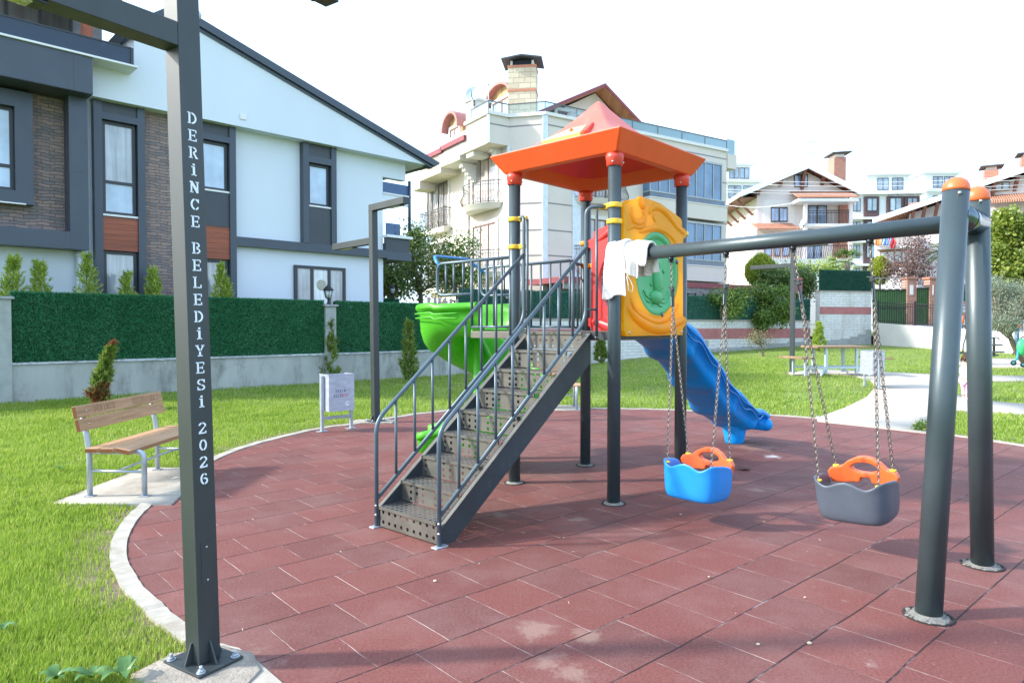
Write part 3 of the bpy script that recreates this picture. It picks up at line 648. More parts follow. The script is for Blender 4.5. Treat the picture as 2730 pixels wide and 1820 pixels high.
# --- clamps
def clamp(k, z, dx, dy, mat=None):
    x, y = {'F': (-H, -H), 'R': (H, -H), 'L': (-H, H), 'B': (H, H)}[k]; mb = MB()
    mb.lathe([(0.060, z-0.022), (0.069, z-0.019), (0.069, z+0.019), (0.060, z+0.022)], (x, y, 0), 26)
    d = Vector((dx, dy, 0)).normalized(); a = Vector((x, y, z))+d*0.06; mb.beam(a, a+d*0.05, 0.035, 0.044); mb.tube([a+d*0.05, a+d*0.10], 0.020, 12)
    mb.build('clamp', mat or yellow, P4[k], bevel=0.003)
for k, z, dx, dy in (('L', 2.60, 0, -1), ('L', 2.33, 0, -1), ('F', 2.60, 0, 1), ('F', 2.46, 1, 0), ('B', 2.47, 0, -1), ('B', 2.22, 0, -1), ('R', 2.47, -1, 0), ('R', 2.30, -1, 0)):
    clamp(k, z, dx, dy, M('orange_clamp_plastic', (0.78, 0.27, 0.02), 0.4) if k == 'B' else yellow)
# --- curved play panels
PF = Frame(*(TF.w(-H, -H)[:2]), TA)
POFF = -0.045
def pxz(pts): return [PF.uz(1580+x/3.5625, 480+y/3.5625, POFF) for x, y in pts]
out_px = [(272, 1430), (272, 232), (330, 196), (390, 182), (450, 177), (505, 184), (560, 203), (610, 228), (660, 258), (705, 288), (745, 318), (790, 352), (812, 372), (822, 395), (824, 450), (850, 468), (866, 492), (866, 540), (838, 560), (832, 600), (832, 1292), (858, 1308), (868, 1335), (864, 1368), (842, 1392), (832, 1405), (828, 1470), (300, 1482)]
OUT = pxz(out_px); cxz = pxz([(588, 890)])[0]; top = pxz([(588, 492)])[0]; lf = pxz([(372, 890)])[0]
EZ = (top[1]-cxz[1]); EX = EZ*0.98 if False else 0.40
_a = pxz([(378, 890)])[0][0]; _b = pxz([(790, 890)])[0][0]; CX = (_a+_b)/2; EXD = (_b-_a)/2
def panel_mesh(outline, cx, cz, ex, ez, y0, y1, hole=True):
    """plate outline in (x,z) with an oval opening, rounded lip"""
    nn = 40; ov = [(cx+ex*math.cos(2*PI*i/nn), cz+ez*math.sin(2*PI*i/nn)) for i in range(nn)]
    pts = [Vector(p) for p in outline]+[Vector(p) for p in ov]; no = len(outline)
    g = []
    r = delaunay_2d_cdt(pts, [(i, (i+1) % no) for i in range(no)]+[(no+i, no+(i+1) % nn) for i in range(nn)], [], 0, 1e-5)
    pv = r[0]; mb = MB(); fs = []
    for f in r[2]:
        c = sum((pv[i] for i in f), Vector((0, 0)))/len(f); P_ = np.array([[c.x, c.y]])
        if inside(P_, outline)[0] and not inside(P_, ov)[0]: fs.append(f)
    n = len(pv); V = [(v.x, y0, v.y) for v in pv]+[(v.x, y1, v.y) for v in pv]
    F = [tuple(f) for f in fs]+[tuple(n+i for i in reversed(f)) for f in fs]
    ed = {}
    for f in fs:
        for a, b_ in zip(f, list(f[1:])+[f[0]]): ed[(a, b_)] = 1
    for a, b_ in ed:
        if (b_, a) not in ed: F.append((a, n+a, n+b_, b_))
    mb.add(V, F); return mb, ov
def relief(mb, pts, r0, y, flat=0.6):
    P3 = [(x, y, z) for x, z in catmull(pts, 5)]; n_ = len(P3)
    rs = [1.55*r0*(0.30+0.70*math.sin(PI*i/(n_-1))**0.5) for i in range(n_)]; P3 = [(p[0], -0.028+q_*0.62, p[2]) for p, q_ in zip(P3, rs)]; mb.tube(P3, rs, 14)
def sz(pts): return pxz(pts)
def play_panel(name, mat, m44, green):
    cz = cxz[1]; ez = EZ
    mb, ov = panel_mesh(OUT, CX, cz, EXD-0.006, ez, -0.030, 0.030)
    relief(mb, sz([(300, 1180), (350, 1270), (440, 1350), (560, 1405), (680, 1405), (780, 1350), (840, 1335)]), 0.045, -0.020)
    relief(mb, sz([(330, 1100), (380, 1230), (480, 1310), (590, 1345), (700, 1300), (790, 1180)]), 0.030, -0.024)
    relief(mb, sz([(500, 330), (540, 270), (600, 262), (660, 300), (720, 370), (780, 450), (850, 515)]), 0.035, -0.022)
    relief(mb, sz([(410, 500), (500, 470), (590, 462), (680, 500), (740, 560), (785, 640)]), 0.026, -0.024)
    relief(mb, sz([(350, 250), (345, 330), (380, 400), (440, 400), (470, 340), (440, 290)]), 0.032, -0.022)
    relief(mb, sz([(300, 480), (360, 440), (420, 450), (460, 430), (480, 400)]), 0.022, -0.024)
    relief(mb, sz([(560, 300), (548, 350), (575, 405)]), 0.020, -0.026)
    mb.sphere((sz([(445, 225)])[0][0], -0.012, sz([(445, 225)])[0][1]), 0.075, 14, 8, (1, 0.45, 0.9))
    oo = mb.build(name, mat, tower, bevel=0.012, seg=3)
    return oo
for ob, face in ((play_panel('play_panel', amber, None, True), 0),):
    ob.location = (-H, -H+POFF, 0)
red_o = play_panel('play_panel', redp, None, False); red_o.location = (H, -H, 0); red_o.rotation_euler = (0, 0, PI/2); red_o['label'] = 'red panel with open oval'
ob['label'] = 'amber yellow panel'
# green disc with raised smiling relief
mb = MB(); cz = cxz[1]; nn = 48
rings = []
for k, yy in ((1.0, -0.002), (1.0, -0.020), (0.97, -0.026), (0.84, -0.026), (0.82, -0.016), (0.80, -0.014), (0.5, -0.012), (0.02, -0.010)):
    rings.append([Vector((CX+(EXD+0.002)*k*math.cos(2*PI*i/nn), yy, cz+(EZ+0.005)*k*math.sin(2*PI*i/nn))) for i in range(nn)])
loft(mb, rings, True)
mb.sphere((CX-0.02, -0.012, cz+0.10), 0.085, 14, 8, (1, 0.5, 1.1)); mb.sphere((CX+0.02, -0.012, cz-0.06), 0.075, 14, 8, (1.1, 0.5, 2.0)); mb.sphere((CX-0.01, -0.012, cz-0.22), 0.085, 14, 8, (1.3, 0.5, 0.8))
for r_ in (0.13, 0.18, 0.23):
    for s_ in (-1, 1):
        c0 = Vector((CX+s_*0.12, -0.013, cz-0.12)); mb.tube(arc(c0, r_*0.8, R(200 if s_ < 0 else 240), R(300 if s_ < 0 else 340), 10, (1, 0, 0), (0, 0, 1)), 0.010, 8)
for dx, dz in ((-0.12, 0.02), (0.13, 0.03), (-0.09, -0.1), (0.10, -0.12), (-0.2, -0.02)): mb.sphere((CX+dx, -0.013, cz+dz), 0.020, 10, 6, (1, 0.6, 1))
gd = mb.build('play_disc', greenp, ob)
for a in (R(20), R(-78), R(140)): MB().lathe([(0.022, 0), (0.022, 0.008), (0.014, 0.016), (0.002, 0.018)], (CX+(EXD-0.01)*math.cos(a), -0.024, cz+EZ*math.sin(a)), 12, (0, -1, 0)).build('bolt_cap', rail_m, ob)
for dx in (0.12, 1.05): MB().sphere((dx, -0.032, PL-0.005), 0.011, 8, 5).build('bolt', bolt_m, ob)
# --- green spiral slide
def chute(center, name, mat, w0, hgt, flare=0.03, ribs=None, th=0.012, rim=0.022, smooth=True, wavy=0, rnd=None):
    """center: list of (pos, across unit vector (to the right), scale of wall height)"""
    rows = []; L = 0; prev = None
    for i, (p, ax, hs) in enumerate(center):
        p = Vector(p); ax = Vector(ax).normalized()
        if prev is not None: L += (p-prev).length
        prev = p; sec = []
        hw = w0/2; hh = hgt*hs; bul = ribs(L) if ribs else 0
        inner = []; m_ = 9
        for k in range(m_+1):
            a = PI*(-1+k/m_); xe_ = rnd or 0.55; dz_ = 0.11 if not rnd else hh*0.72
            inner.append((hw*math.copysign(abs(math.cos(a))**xe_, math.cos(a)), dz_-dz_*abs(math.sin(a))**(0.7 if not rnd else 0.9)))
        tl = hh+0.02*math.sin(L*9)*wavy
        left = [(-hw-flare*0.6, tl)]; right = [(hw+flare*0.6, tl)]
        rl = [(-hw-flare*0.6-rim*math.cos(t), tl+rim*math.sin(t)) for t in (0, PI*0.33, PI*0.66, PI)]   # rolled rim
        top_l = [(-hw-flare*0.6-0.07, tl-0.035), (-hw-flare*0.6-0.066, tl-0.005), (-hw-flare*0.6-0.04, tl+0.012), (-hw-flare*0.6-0.01, tl)]
        top_r = [(-x, z) for x, z in reversed(top_l)]
        out = [(x*(1.0)+math.copysign(th+bul, x) if abs(x) > 0.03 else x, z-th-bul*0.6) for x, z in inner]
        outer_r = [(hw+flare*0.6+0.07, tl-0.05), (hw+flare*0.6+0.02+bul, tl-0.075), (hw+th+bul, 0.16 if not rnd else hh*0.78)]
        outer_l = [(-x, z) for x, z in reversed(outer_r)]
        ring = top_l+inner+top_r+outer_r+list(reversed(out))+outer_l
        rows.append([p+ax*x+Vector((0, 0, z)) for x, z in ring])
    mb = MB(); n = len(rows[0])
    loft(mb, rows, smooth); mb.f.append(tuple(range(n))); mb.f.append(tuple(len(rows[0])*(len(rows)-1)+i for i in reversed(range(n)))); mb.sm += [False, False]
    return mb.build(name, mat, tower)
cc = Vector((0.02, 1.72, 0)); path_g = []; RS = 0.39; NT = 74; HG = 0.30
def rimz(t): return 1.80-0.02*t/0.26 if t < 0.26 else 1.78-1.32*sm((t-0.26)/0.64)*0.98
def flz(t): return 1.44-1.20*t
for i in range(14):
    t = i/14; path_g.append((Vector((-0.20+(cc.x-RS+0.20)*sm(t), 1.20+(cc.y-1.20)*t, 1.46-0.02*t)), (1, 0.10*math.sin(PI*t), 0), (1.80-1.46)/HG))
for i in range(NT+1):
    t = i/NT; th_ = PI - t*R(322)
    z = flz(t); r_ = RS+0.15*sm((t-0.35)/0.3); p = cc+Vector((r_*math.cos(th_), r_*math.sin(th_), 0)); p.z = z
    path_g.append((p, (-math.cos(th_), -math.sin(th_), 0), max(1.0, (rimz(t)-z)/HG)))
e0 = path_g[-1][0]; th_ = PI-R(322); tang = Vector((math.sin(th_), -math.cos(th_), 0)); h_e = path_g[-1][2]
for i in range(1, 7): path_g.append((e0+tang*0.09*i+Vector((0, 0, -0.008*i)), (-math.cos(th_), -math.sin(th_), 0), h_e-0.04*i))
sp_o = chute(path_g, 'spiral_slide', lime, 0.51, HG, ribs=lambda L: 0.020*max(0, math.sin(L*8.5))**2, rnd=0.72, flare=0.01)
mb = MB()
for hh_ in (0.10, 0.15):
    pts = []
    for (p, ax, hs) in path_g[6:52]:
        ax = Vector(ax).normalized(); pts.append(p-ax*(0.255+0.018+(0.055 if hh_ > 0.12 else 0.062))+Vector((0, 0, HG*hs-hh_)))
    mb.tube(pts, 0.008, 8)
mb.build('slide_moulding', M('green_groove', (0.06, 0.38, 0.02), 0.45), sp_o)
MB().lathe([(0.055, 0), (0.055, 1.62)], (cc.x, cc.y, 0), 24).build('slide_post', lime, tower)
mb = MB(); mb.box(-0.57, 0.27, 1.205, 1.225, 1.46, 1.52); mb.build('slide_lip', lime, tower, bevel=0.005)
# --- straight blue slide
def bz(s): # height of chute floor at local x
    x0, x1 = 0.62, 3.05
    if s < 0.80: return 1.46
    if s > x1: return 0.23
    t = (s-0.80)/(x1-0.80); return 1.46-1.23*(t-0.06*math.sin(2*PI*t)*1.0)
path_b = [(Vector((0.605+0.045*i, 0.0, bz(0.605+0.045*i))), (0, -1, 0), 1.0 if i < 50 else 1.0-(i-50)*0.035) for i in range(64)]
bs = chute(path_b, 'straight_slide', blue, 0.50, 0.29, flare=0.05, ribs=lambda L: 0.045*max(0, math.sin(L*9.5))**1.2, wavy=1)
mb = MB(); xe = path_b[-1][0].x; mb.tube([(xe+0.0, -0.30, 0.24), (xe+0.0, 0.30, 0.24)], 0.085, 18)
mb.sphere((xe, -0.30, 0.24), 0.085, 14, 10).sphere((xe, 0.30, 0.24), 0.085, 14, 10); mb.build('slide_nose', blue, bs)
mb = MB(); mb.lathe([(0.115, 0.0), (0.12, 0.02), (0.165, 0.25), (0.165, 0.27)], (3.12, 0.0, 0), 16); mb.build('slide_foot', blue, bs)
mb = MB()
for s_ in (-1,):
    pts = [(p[0].x, -0.365, p[0].z+0.15+0.03*math.sin(p[0].x*14)) for p in path_b[4:58]]
    mb.tube(pts, 0.010, 8)
    pts = [(p[0].x, -0.368, p[0].z+0.215+0.012*math.sin(p[0].x*14)) for p in path_b[4:58]]; mb.tube(pts, 0.008, 8)
mb.build('slide_moulding', M('dark_blue_groove', (0.001, 0.17, 0.50), 0.4), bs)

# ================================================================== SWING FRAME
F0 = TF.w(-H, -H); BD = Vector((2.63-0.892, 4.02-5.95, 0)).normalized(); BP = Vector((-BD.y, BD.x, 0)); BZ = 2.157
B0 = Vector((0.892, 5.95, BZ)); Bend = 2.58
def bm_(s, w_=0, z=0): return B0 + BD*s + BP*w_ + Vector((0, 0, z))
frame_o = thing('swing_set', 'dark grey two-seat swing frame with orange-capped legs', 'swing frame', (2.62, 4.02, 0))
MB().tube([bm_(0.06), bm_(Bend)], 0.054, 32).build('beam', steel, frame_o)
fb = atY(2475, 1646, 3.62); fb.z = 0; ft = atY(2549, 505, 3.74); bb = atY(2619, 1513, 4.40); bb.z = 0; bt = atY(2604, 527, 4.02)
for a, t in ((fb, ft), (bb, bt)):
    d = (t-a).normalized(); lg = MB().tube([a-d*0.03, t], 0.0655, 36).build('leg', steel, frame_o)
    MB().lathe([(0.067, -0.012), (0.0675, 0.0), (0.064, 0.022), (0.052, 0.044), (0.030, 0.060), (0.008, 0.066)], t, 28, d).build('leg_cap', M('orange_cap_plastic', (0.78, 0.145, 0.035), 0.38, var=0.04), lg)
    MB().lathe([(0.105, -0.004), (0.098, 0.005), (0.072, 0.011), (0.066, 0.022)], (a.x, a.y, 0), 26).build('footing_ring', mortar_m, lg)
    mb = MB()
    for k in range(22):
        an = k*2.4; rr_ = 0.085+0.03*((k*7) % 5)/5; mb.sphere((a.x+rr_*math.cos(an), a.y+rr_*math.sin(an), 0.006), 0.007+0.004*(k % 3), 6, 4, (1.2, 0.9, 0.5))
    mb.build('mortar_lumps', mortar_m, lg)
    mb = MB(); mb.lathe([(0.120, -0.004), (0.125, 0.005), (0.110, 0.006)], (a.x, a.y, 0), 30, cap=False); mb.build('hole_rim', MATS['black_hole_rim'], lg)
    mb = MB(); mb.sphere(t-d*0.03+Vector((-0.02, -0.062, 0)), 0.010, 8, 6); mb.build('bolt', bolt_m, lg)
mid_f = fb+(ft-fb)*(BZ/ft.z); mid_b = bb+(bt-bb)*(BZ/bt.z)
polished = M('polished_sleeve', (0.12, 0.16, 0.19), 0.12, 0.9, var=0.05)
mb = MB(); dd = (mid_b-mid_f).normalized(); mb.tube([mid_f, mid_b], 0.070, 32); jn = mb.build('joint_sleeve', polished, frame_o)
mm = mid_f+(mid_b-mid_f)*0.42; MB().tube([mm-dd*0.005, mm+dd*0.005], 0.0725, 32).build('sleeve_band', M('black_band', (0.01, 0.01, 0.01), 0.4), jn)
for bp3 in (mid_f+dd*0.08+Vector((0, -0.03, 0.09)), mid_f+dd*0.09+Vector((0.0, -0.02, -0.10))): MB().sphere(bp3, 0.015, 10, 6).build('bolt', bolt_m, jn)
# --- swings
def chain_mesh(mb, a, b, lw=0.0115, ll=0.031, wr=0.0026, ph=0):
    a = Vector(a); b = Vector(b); d = (b-a); n = max(2, int(d.length/(ll-2*wr-0.0035))); d.normalize(); st = (b-a).length/n
    x = d.cross(Vector((0.6, 0.8, 0))).normalized(); y = d.cross(x)
    for i in range(n):
        c = a+d*(st*(i+0.5)); s_ = x if (i+ph) % 2 else y; s_ = (s_ + (y if (i+ph) % 2 else x)*0.35).normalized(); hl = ll/2-lw/2; pts = []
        for k in range(10):
            t = 2*PI*k/10; sg = 1 if math.sin(t) >= 0 else -1
            pts.append(c+s_*(math.cos(t)*lw*0.9)+d*(math.sin(t)*lw*0.9+sg*hl))
        mb.tube(pts, wr, 5, closed=True)
chain_m = M('worn_chain_steel', (0.30, 0.27, 0.24), 0.35, 0.85, var=0.3, vs=40)
black_m = M('black_bracket', (0.02, 0.025, 0.03), 0.35, 0.3)
def swing(label, cname, mat, sA, sB, ctr, up, near_px=None, yaw=0.0):
    """ctr: seat middle; up: vector from seat up along the chains; x across is along the beam"""
    t = thing('swing', label, 'swing', tuple(ctr), group='toddler swings on the frame')
    ax = (BD*math.cos(yaw)+BP*math.sin(yaw)); fx = Vector((-ax.y, ax.x, 0)); u = up.normalized(); fx = (fx-u*fx.dot(u)).normalized(); ax = fx.cross(u)
    if ax.dot(BD) < 0: ax = -ax
    def L(x, y, z): return ctr+ax*x+fx*y+u*z
    # bucket shell (towards the camera) : plan U-shape
    hw = 0.195
    def ring(z, k, wob=0.0):
        pts = []
        for i in range(25):
            s_ = i/24; a = PI*(1+s_)       # from left front round the back to right front
            ca, sa = math.cos(a), math.sin(a)
            x = (hw+0.045)*k*math.copysign(abs(ca)**0.45, ca); y = 0.02-0.20*k*abs(sa)**0.5
            pts.append((x, y))
        ext = [(pts[0][0], 0.13*k+0.02), *pts, (pts[-1][0], 0.13*k+0.02)]
        return ext
    prof = [(-0.135, 0.68), (-0.145, 0.87), (-0.115, 0.96), (-0.04, 0.985), (0.06, 1.0), (0.10, 1.0), (0.125, 1.02), (0.138, 1.00), (0.135, 0.94), (0.10, 0.90), (-0.02, 0.88), (-0.085, 0.80), (-0.095, 0.55)]
    rows = []
    for z, k in prof:
        row = []
        ex_ = ring(z, k)
        for j, (x, y) in enumerate(ex_):
            xx = x/(hw+0.045); dip = 0.0
            if z > 0.05:
                back = max(0, min(1, (0.02-y)/0.2)); dip = 0.030*math.cos(xx*PI*1.9)*back-0.035*(1-back)*(1 if y > 0.06 else 0.0)
            row.append(L(x, y, z+dip))
        rows.append(row)
    mb = MB(); mb.grid(rows)
    r0 = [L(x, y, -0.135) for x, y in ring(-0.115, 0.68)]; nb = len(mb.v); mb.add(r0, [tuple(range(len(r0)))])
    r1 = [L(x, y, -0.095) for x, y in ring(-0.095, 0.55)]; mb.add(r1, [tuple(reversed(range(len(r1))))])
    n_ = len(rows[0]); nr = len(rows)
    o1 = [rows[i][0] for i in range(nr)]; mb.add(o1, [tuple(range(nr))]); o2 = [rows[i][-1] for i in range(nr)]; mb.add(o2, [tuple(reversed(range(nr)))])
    mb.build('seat_shell', mat, t, subsurf=1)
    # orange front guard with a hand-hole
    yf = 0.20; z0 = 0.10
    outl = [(-0.215, -0.055), (-0.235, 0.02), (-0.215, 0.052), (-0.15, 0.060), (-0.11, 0.095), (-0.05, 0.125), (0, 0.132), (0.05, 0.125), (0.11, 0.095), (0.15, 0.060), (0.215, 0.052), (0.235, 0.02), (0.215, -0.055), (0.14, -0.06), (0.08, -0.055), (0.04, -0.055), (0.03, -0.02), (-0.03, -0.02), (-0.04, -0.055), (-0.08, -0.055), (-0.14, -0.06)]
    mb_, ov = panel_mesh([(x, z) for x, z in outl], 0, 0.052, 0.088, 0.036, -0.028, 0.028)
    mb2 = MB(); mb2.add([L(v[0], yf+v[1]-0.045*abs(v[0]/0.2)**2, z0+v[2]) for v in mb_.v], mb_.f)
    mb2.build('front_guard', orange_s, t, bevel=0.010, seg=3)
    yk = M('yellow_chain_bush', (0.85, 0.62, 0.03), 0.4)
    ends = []
    for s_, S in ((-1, sA), (1, sB)):
        near = L(s_*hw, -0.12, 0.125); far = L(s_*(hw-0.005), yf-0.035, z0+0.055); ends.append((near, far))
        for q_ in (near, far): MB().lathe([(0.021, -0.004), (0.021, 0.006), (0.013, 0.009)], q_, 16, u).build('chain_bush', yk, t)
        hang = bm_(S, 0, -0.05); joint = hang+(((near+far)/2-hang).normalized())*0.24; jend = hang+(((near+far)/2-hang).normalized())*0.40
        mb = MB(); mb.lathe([(0.018, -0.03), (0.024, -0.012), (0.020, 0.004)], hang+Vector((0, 0, 0.0)), 14); mb.tube([hang+BP*(-0.03)+Vector((0, 0, -0.035)), hang+BP*0.03+Vector((0, 0, -0.035))], 0.009, 10); mb.build('hanger', black_m, t)
        mb = MB(); chain_mesh(mb, hang+Vector((0, 0, -0.035)), joint); mb.build('chain', chain_m, t)
        dj = (jend-joint).normalized(); mb = MB(); mb.beam(joint+dj*0.02, jend, 0.032, 0.014, BD); mb.lathe([(0.018, -0.012), (0.018, 0.012)], joint+dj*0.02, 14, BP); mb.tube([joint+dj*0.0+BD*-0.035, joint+BD*0.03], 0.005, 8); br = mb.build('swivel', black_m, t, bevel=0.003)
        mb = MB(); mb.beam(joint+dj*0.075-BP*0.009, jend-dj*0.01-BP*0.009, 0.022, 0.003, BD); mb.build('swivel_plate', zinc, br)
        for q_, ph in ((near, 0), (far, 1)): mb = MB(); chain_mesh(mb, jend, q_, ph=ph); mb.build('chain', chain_m, t)
    return t
orange_s = M('orange_swing_plastic', (0.74, 0.125, 0.030), 0.36, var=0.05, vs=4)
c1 = Vector((1.455, 5.34, 0.350)); swing('light blue toddler swing seat with orange front guard', 'blue', M('sky_blue_swing_plastic', (0.012, 0.235, 0.66), 0.32, var=0.04), 0.583, 1.076, c1, bm_(0.83)-c1)
c2 = Vector((2.365, 4.66, 0.385)); swing('slate grey toddler swing seat with orange front guard', 'grey', M('slate_swing_plastic', (0.075, 0.095, 0.125), 0.38, var=0.08), 1.592, 2.097, c2, bm_(1.845)-c2)
# --- towel
tw = M('white_terry_towel', (0.80, 0.79, 0.76), 0.95, var=0.05, vs=20, bmp=1.0, bs=220, bd=0.006)
def drape(s0, s1, lf0, lf1, lb, r0, amp, ph, ns=26, taper=0.0, lift=0.0):
    out = []
    for i in range(ns+1):
        a = i/ns; s_ = s0+(s1-s0)*a; Lf = lf0+(lf1-lf0)*a+0.012*math.sin(a*7+ph); rr_ = r0+0.006*math.sin(a*9+ph); tot = Lf+PI*rr_+lb; row = []
        for j in range(41):
            q_ = tot*j/40
            if q_ < Lf:
                dn = Lf-q_; wob = amp*(math.sin(a*10+dn*5+ph)+0.4*math.sin(a*23-dn*9))*min(1, dn*7)
                row.append(bm_(s_+taper*dn*(0.5-a), -rr_-wob-0.01*dn, -dn+lift))
            elif q_ < Lf+PI*rr_: t = (q_-Lf)/rr_; row.append(bm_(s_, -rr_*math.cos(t), rr_*math.sin(t)*1.1+0.004*math.sin(a*30)+lift))
            else: dn = q_-Lf-PI*rr_; row.append(bm_(s_+0.05*dn, rr_+amp*math.sin(a*12+dn*8)*min(1, dn*8), -dn+lift))
        out.append(row)
    return out
def fold(r0, s0, s1, base, hang, amp, ph):
    rr2 = []
    for i in range(15):
        a = i/14; s_ = s0+(s1-s0)*a; row = []
        for j in range(25):
            b_ = j/24; th_ = PI*(1-b_*1.15)
            if b_ < 0.55: t = PI*b_/0.55; row.append(bm_(s_, -r0*math.cos(t)-0.004, r0*math.sin(t)+0.012+0.006*math.sin(a*14)))
        row = list(reversed(row))
        for j in range(12):
            dn = (hang+0.05*math.sin(a*5+ph))*(j+1)/12; row.append(bm_(s_+0.1*dn, -r0-0.008-amp*math.sin(a*11+dn*9+ph)*min(1, dn*6)-0.01, -dn))
        rr2.append(row)
    return rr2
towel = thing('towel', 'white terry towel draped over the swing beam beside the tower post', 'towel', tuple(bm_(0.2)))
mb = MB(); mb.grid(drape(-0.02, 0.165, 0.40, 0.375, 0.12, 0.088, 0.016, 0.3, taper=-0.15, lift=0.03)); mb.grid(drape(0.13, 0.31, 0.17, 0.22, 0.20, 0.080, 0.030, 1.5, lift=0.018)); mb.grid(drape(0.25, 0.40, 0.10, 0.12, 0.17, 0.076, 0.020, 3.2, lift=0.012))
to = mb.build('cloth', tw, towel, solid=0.014, subsurf=1)
tx = bpy.data.textures.new('terry', 'CLOUDS'); tx.noise_scale = 0.012
dm = to.modifiers.new('d', 'DISPLACE'); dm.texture = tx; dm.strength = 0.006; dm.mid_level = 0.5
mb = MB(); c0 = bm_(0.22, -0.11, -0.17); mb.tube([c0, c0+Vector((0.03, 0, -0.05)), c0+Vector((0.055, 0, -0.11)), c0+Vector((0.045, 0, -0.15)), c0+Vector((0.015, 0, -0.13)), c0+Vector((0.012, 0, -0.08)), c0+Vector((0.0, 0, -0.02))], 0.003, 6); mb.build('hanging_loop', tw, towel)
# ================================================================== LEFT GARDEN WALL, HEDGE SCREENS, MODERN HOUSE
FA = math.atan2(0.7006, 0.7136)
WF = Frame(FNX, FNY, FA)                                     # x along the wall, y into the neighbour's garden
render_m = M('weathered_wall_render', (0.36, 0.37, 0.345), 0.9, var=0.14, vs=1.6, bmp=0.4, bs=50, stretch=(1, 1, 0.45), dirt=((0.17, 0.175, 0.16), 1.8, 0.50, 0.75))
coping_m = M('slate_coping', (0.44, 0.46, 0.48), 0.7, var=0.5, vs=7, stretch=(1, 1, 3), bmp=0.6, bs=30, bd=0.01)
hedge_m = leafmat('artificial_hedge', (0.022, 0.170, 0.065), (0.052, 0.285, 0.115), (0.16, 0.44, 0.24), 0.45, patch=0.9)
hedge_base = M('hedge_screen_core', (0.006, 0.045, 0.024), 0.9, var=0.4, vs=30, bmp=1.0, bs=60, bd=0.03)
def hedge_screen(fr, x0, x1, z0, z1, y0, label, n, group='green artificial hedge screens', hh=0.05, d=0.05, m1=None, m2=None, cat='hedge screen'):
    t = thing('hedge_screen', label, cat, tuple(fr.w(x0, y0, z0)), group=group)
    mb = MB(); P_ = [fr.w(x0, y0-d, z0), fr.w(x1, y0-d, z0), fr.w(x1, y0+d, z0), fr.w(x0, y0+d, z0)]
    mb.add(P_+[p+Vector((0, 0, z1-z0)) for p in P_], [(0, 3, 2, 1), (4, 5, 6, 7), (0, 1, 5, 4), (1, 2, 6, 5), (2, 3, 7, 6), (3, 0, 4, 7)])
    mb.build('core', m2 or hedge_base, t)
    # short stiff needles over the faces and the top
    k = RNG.random((n, 3)); top = RNG.random(n) < 0.10
    X = x0+(x1-x0)*k[:, 0]; Z = np.where(top, z1, z0+(z1-z0)*k[:, 1]); Y = np.where(top, y0-d+2*d*k[:, 2], y0-d)
    a = RNG.normal(0, 1, (n, 3)); a[:, 1] = -np.abs(a[:, 1])-0.3; a[top, 2] = np.abs(a[top, 2])+0.8; a /= np.linalg.norm(a, axis=1)[:, None]
    ln = hh*(0.5+RNG.random(n))[:, None]; b_ = RNG.normal(0, 1, (n, 3)); b_ -= a*(a*b_).sum(1)[:, None]; b_ /= np.linalg.norm(b_, axis=1)[:, None]
    c = np.stack([X, Y, Z], 1); wd = 0.16*hh
    V = np.stack([c-b_*wd, c+b_*wd, c+a*ln], 1).reshape(-1, 3)
    W_ = np.array(fr.o)[None]+V[:, :1]*np.array(fr.ex)[None]+V[:, 1:2]*np.array(fr.ey)[None]+V[:, 2:]*np.array([[0, 0, 1.0]])
    fastmesh('needles', W_, np.arange(3*n).reshape(-1, 3), m1 or hedge_m, t); return t
PX = WF.uz(881, 1000)[0]; WL = -9.0; WE = 14.0; WH = 0.80
PX0 = WF.uz(6, 1000)[0]
wall = thing('garden_wall', 'low grey rendered garden wall with slate coping along the left lawn', 'garden wall', tuple(WF.w(WL, 0)))
def wbox(fr, name, x0, x1, y0, y1, z0, z1, mat, parent, bevel=0.0, **kw):
    P_ = [fr.w(x, y, z) for z in (z0, z1) for y in (y0, y1) for x in (x0, x1)]
    mb = MB(); mb.add(P_, [(0, 2, 3, 1), (4, 5, 7, 6), (0, 1, 5, 4), (2, 6, 7, 3), (0, 4, 6, 2), (1, 3, 7, 5)])
    return mb.build(name, mat, parent, bevel=bevel, **kw)
wbox(WF, 'wall', WL, WE, 0, 0.22, -0.3, WH-0.04, render_m, wall)
mb = MB(); x = WL
while x < WE:
    L_ = 0.75+0.25*random.random(); j = random.uniform(-0.008, 0.008)
    P_ = [WF.w(xx, yy, zz) for zz in (WH-0.037, WH+0.008+j) for yy in (-0.035, 0.25) for xx in (x+0.004, min(WE, x+L_)-0.004)]
    mb.add(P_, [(0, 2, 3, 1), (4, 5, 7, 6), (0, 1, 5, 4), (2, 6, 7, 3), (0, 4, 6, 2), (1, 3, 7, 5)]); x += L_
mb.build('coping', coping_m, wall)
HZ = 2.24
def pillar(x, label, top=HZ-0.08):
    t = thing('wall_pillar', label, 'pillar', tuple(WF.w(x, 0)), group='concrete pillars of the garden wall')
    wbox(WF, 'shaft', x-0.16, x+0.16, -0.06, 0.26, -0.2, top-0.06, M('grey_pillar_render', (0.34, 0.36, 0.34), 0.9, var=0.16, vs=4, bmp=0.4, bs=50), t, 0.01)
    wbox(WF, 'cap', x-0.21, x+0.21, -0.11, 0.31, top-0.058, top, M('pillar_cap_stone', (0.30, 0.31, 0.32), 0.7, var=0.25, vs=9), t, 0.012); return t
pillar(PX0, 'concrete pillar at the left end of the hedge, beside the big light post'); pillar(PX, 'concrete pillar between two green hedge screens, with a lantern on top')
iron = M('black_cast_iron', (0.018, 0.020, 0.024), 0.4, 0.4); lampglass = M('frosted_lamp_glass', (0.55, 0.60, 0.62), 0.25)
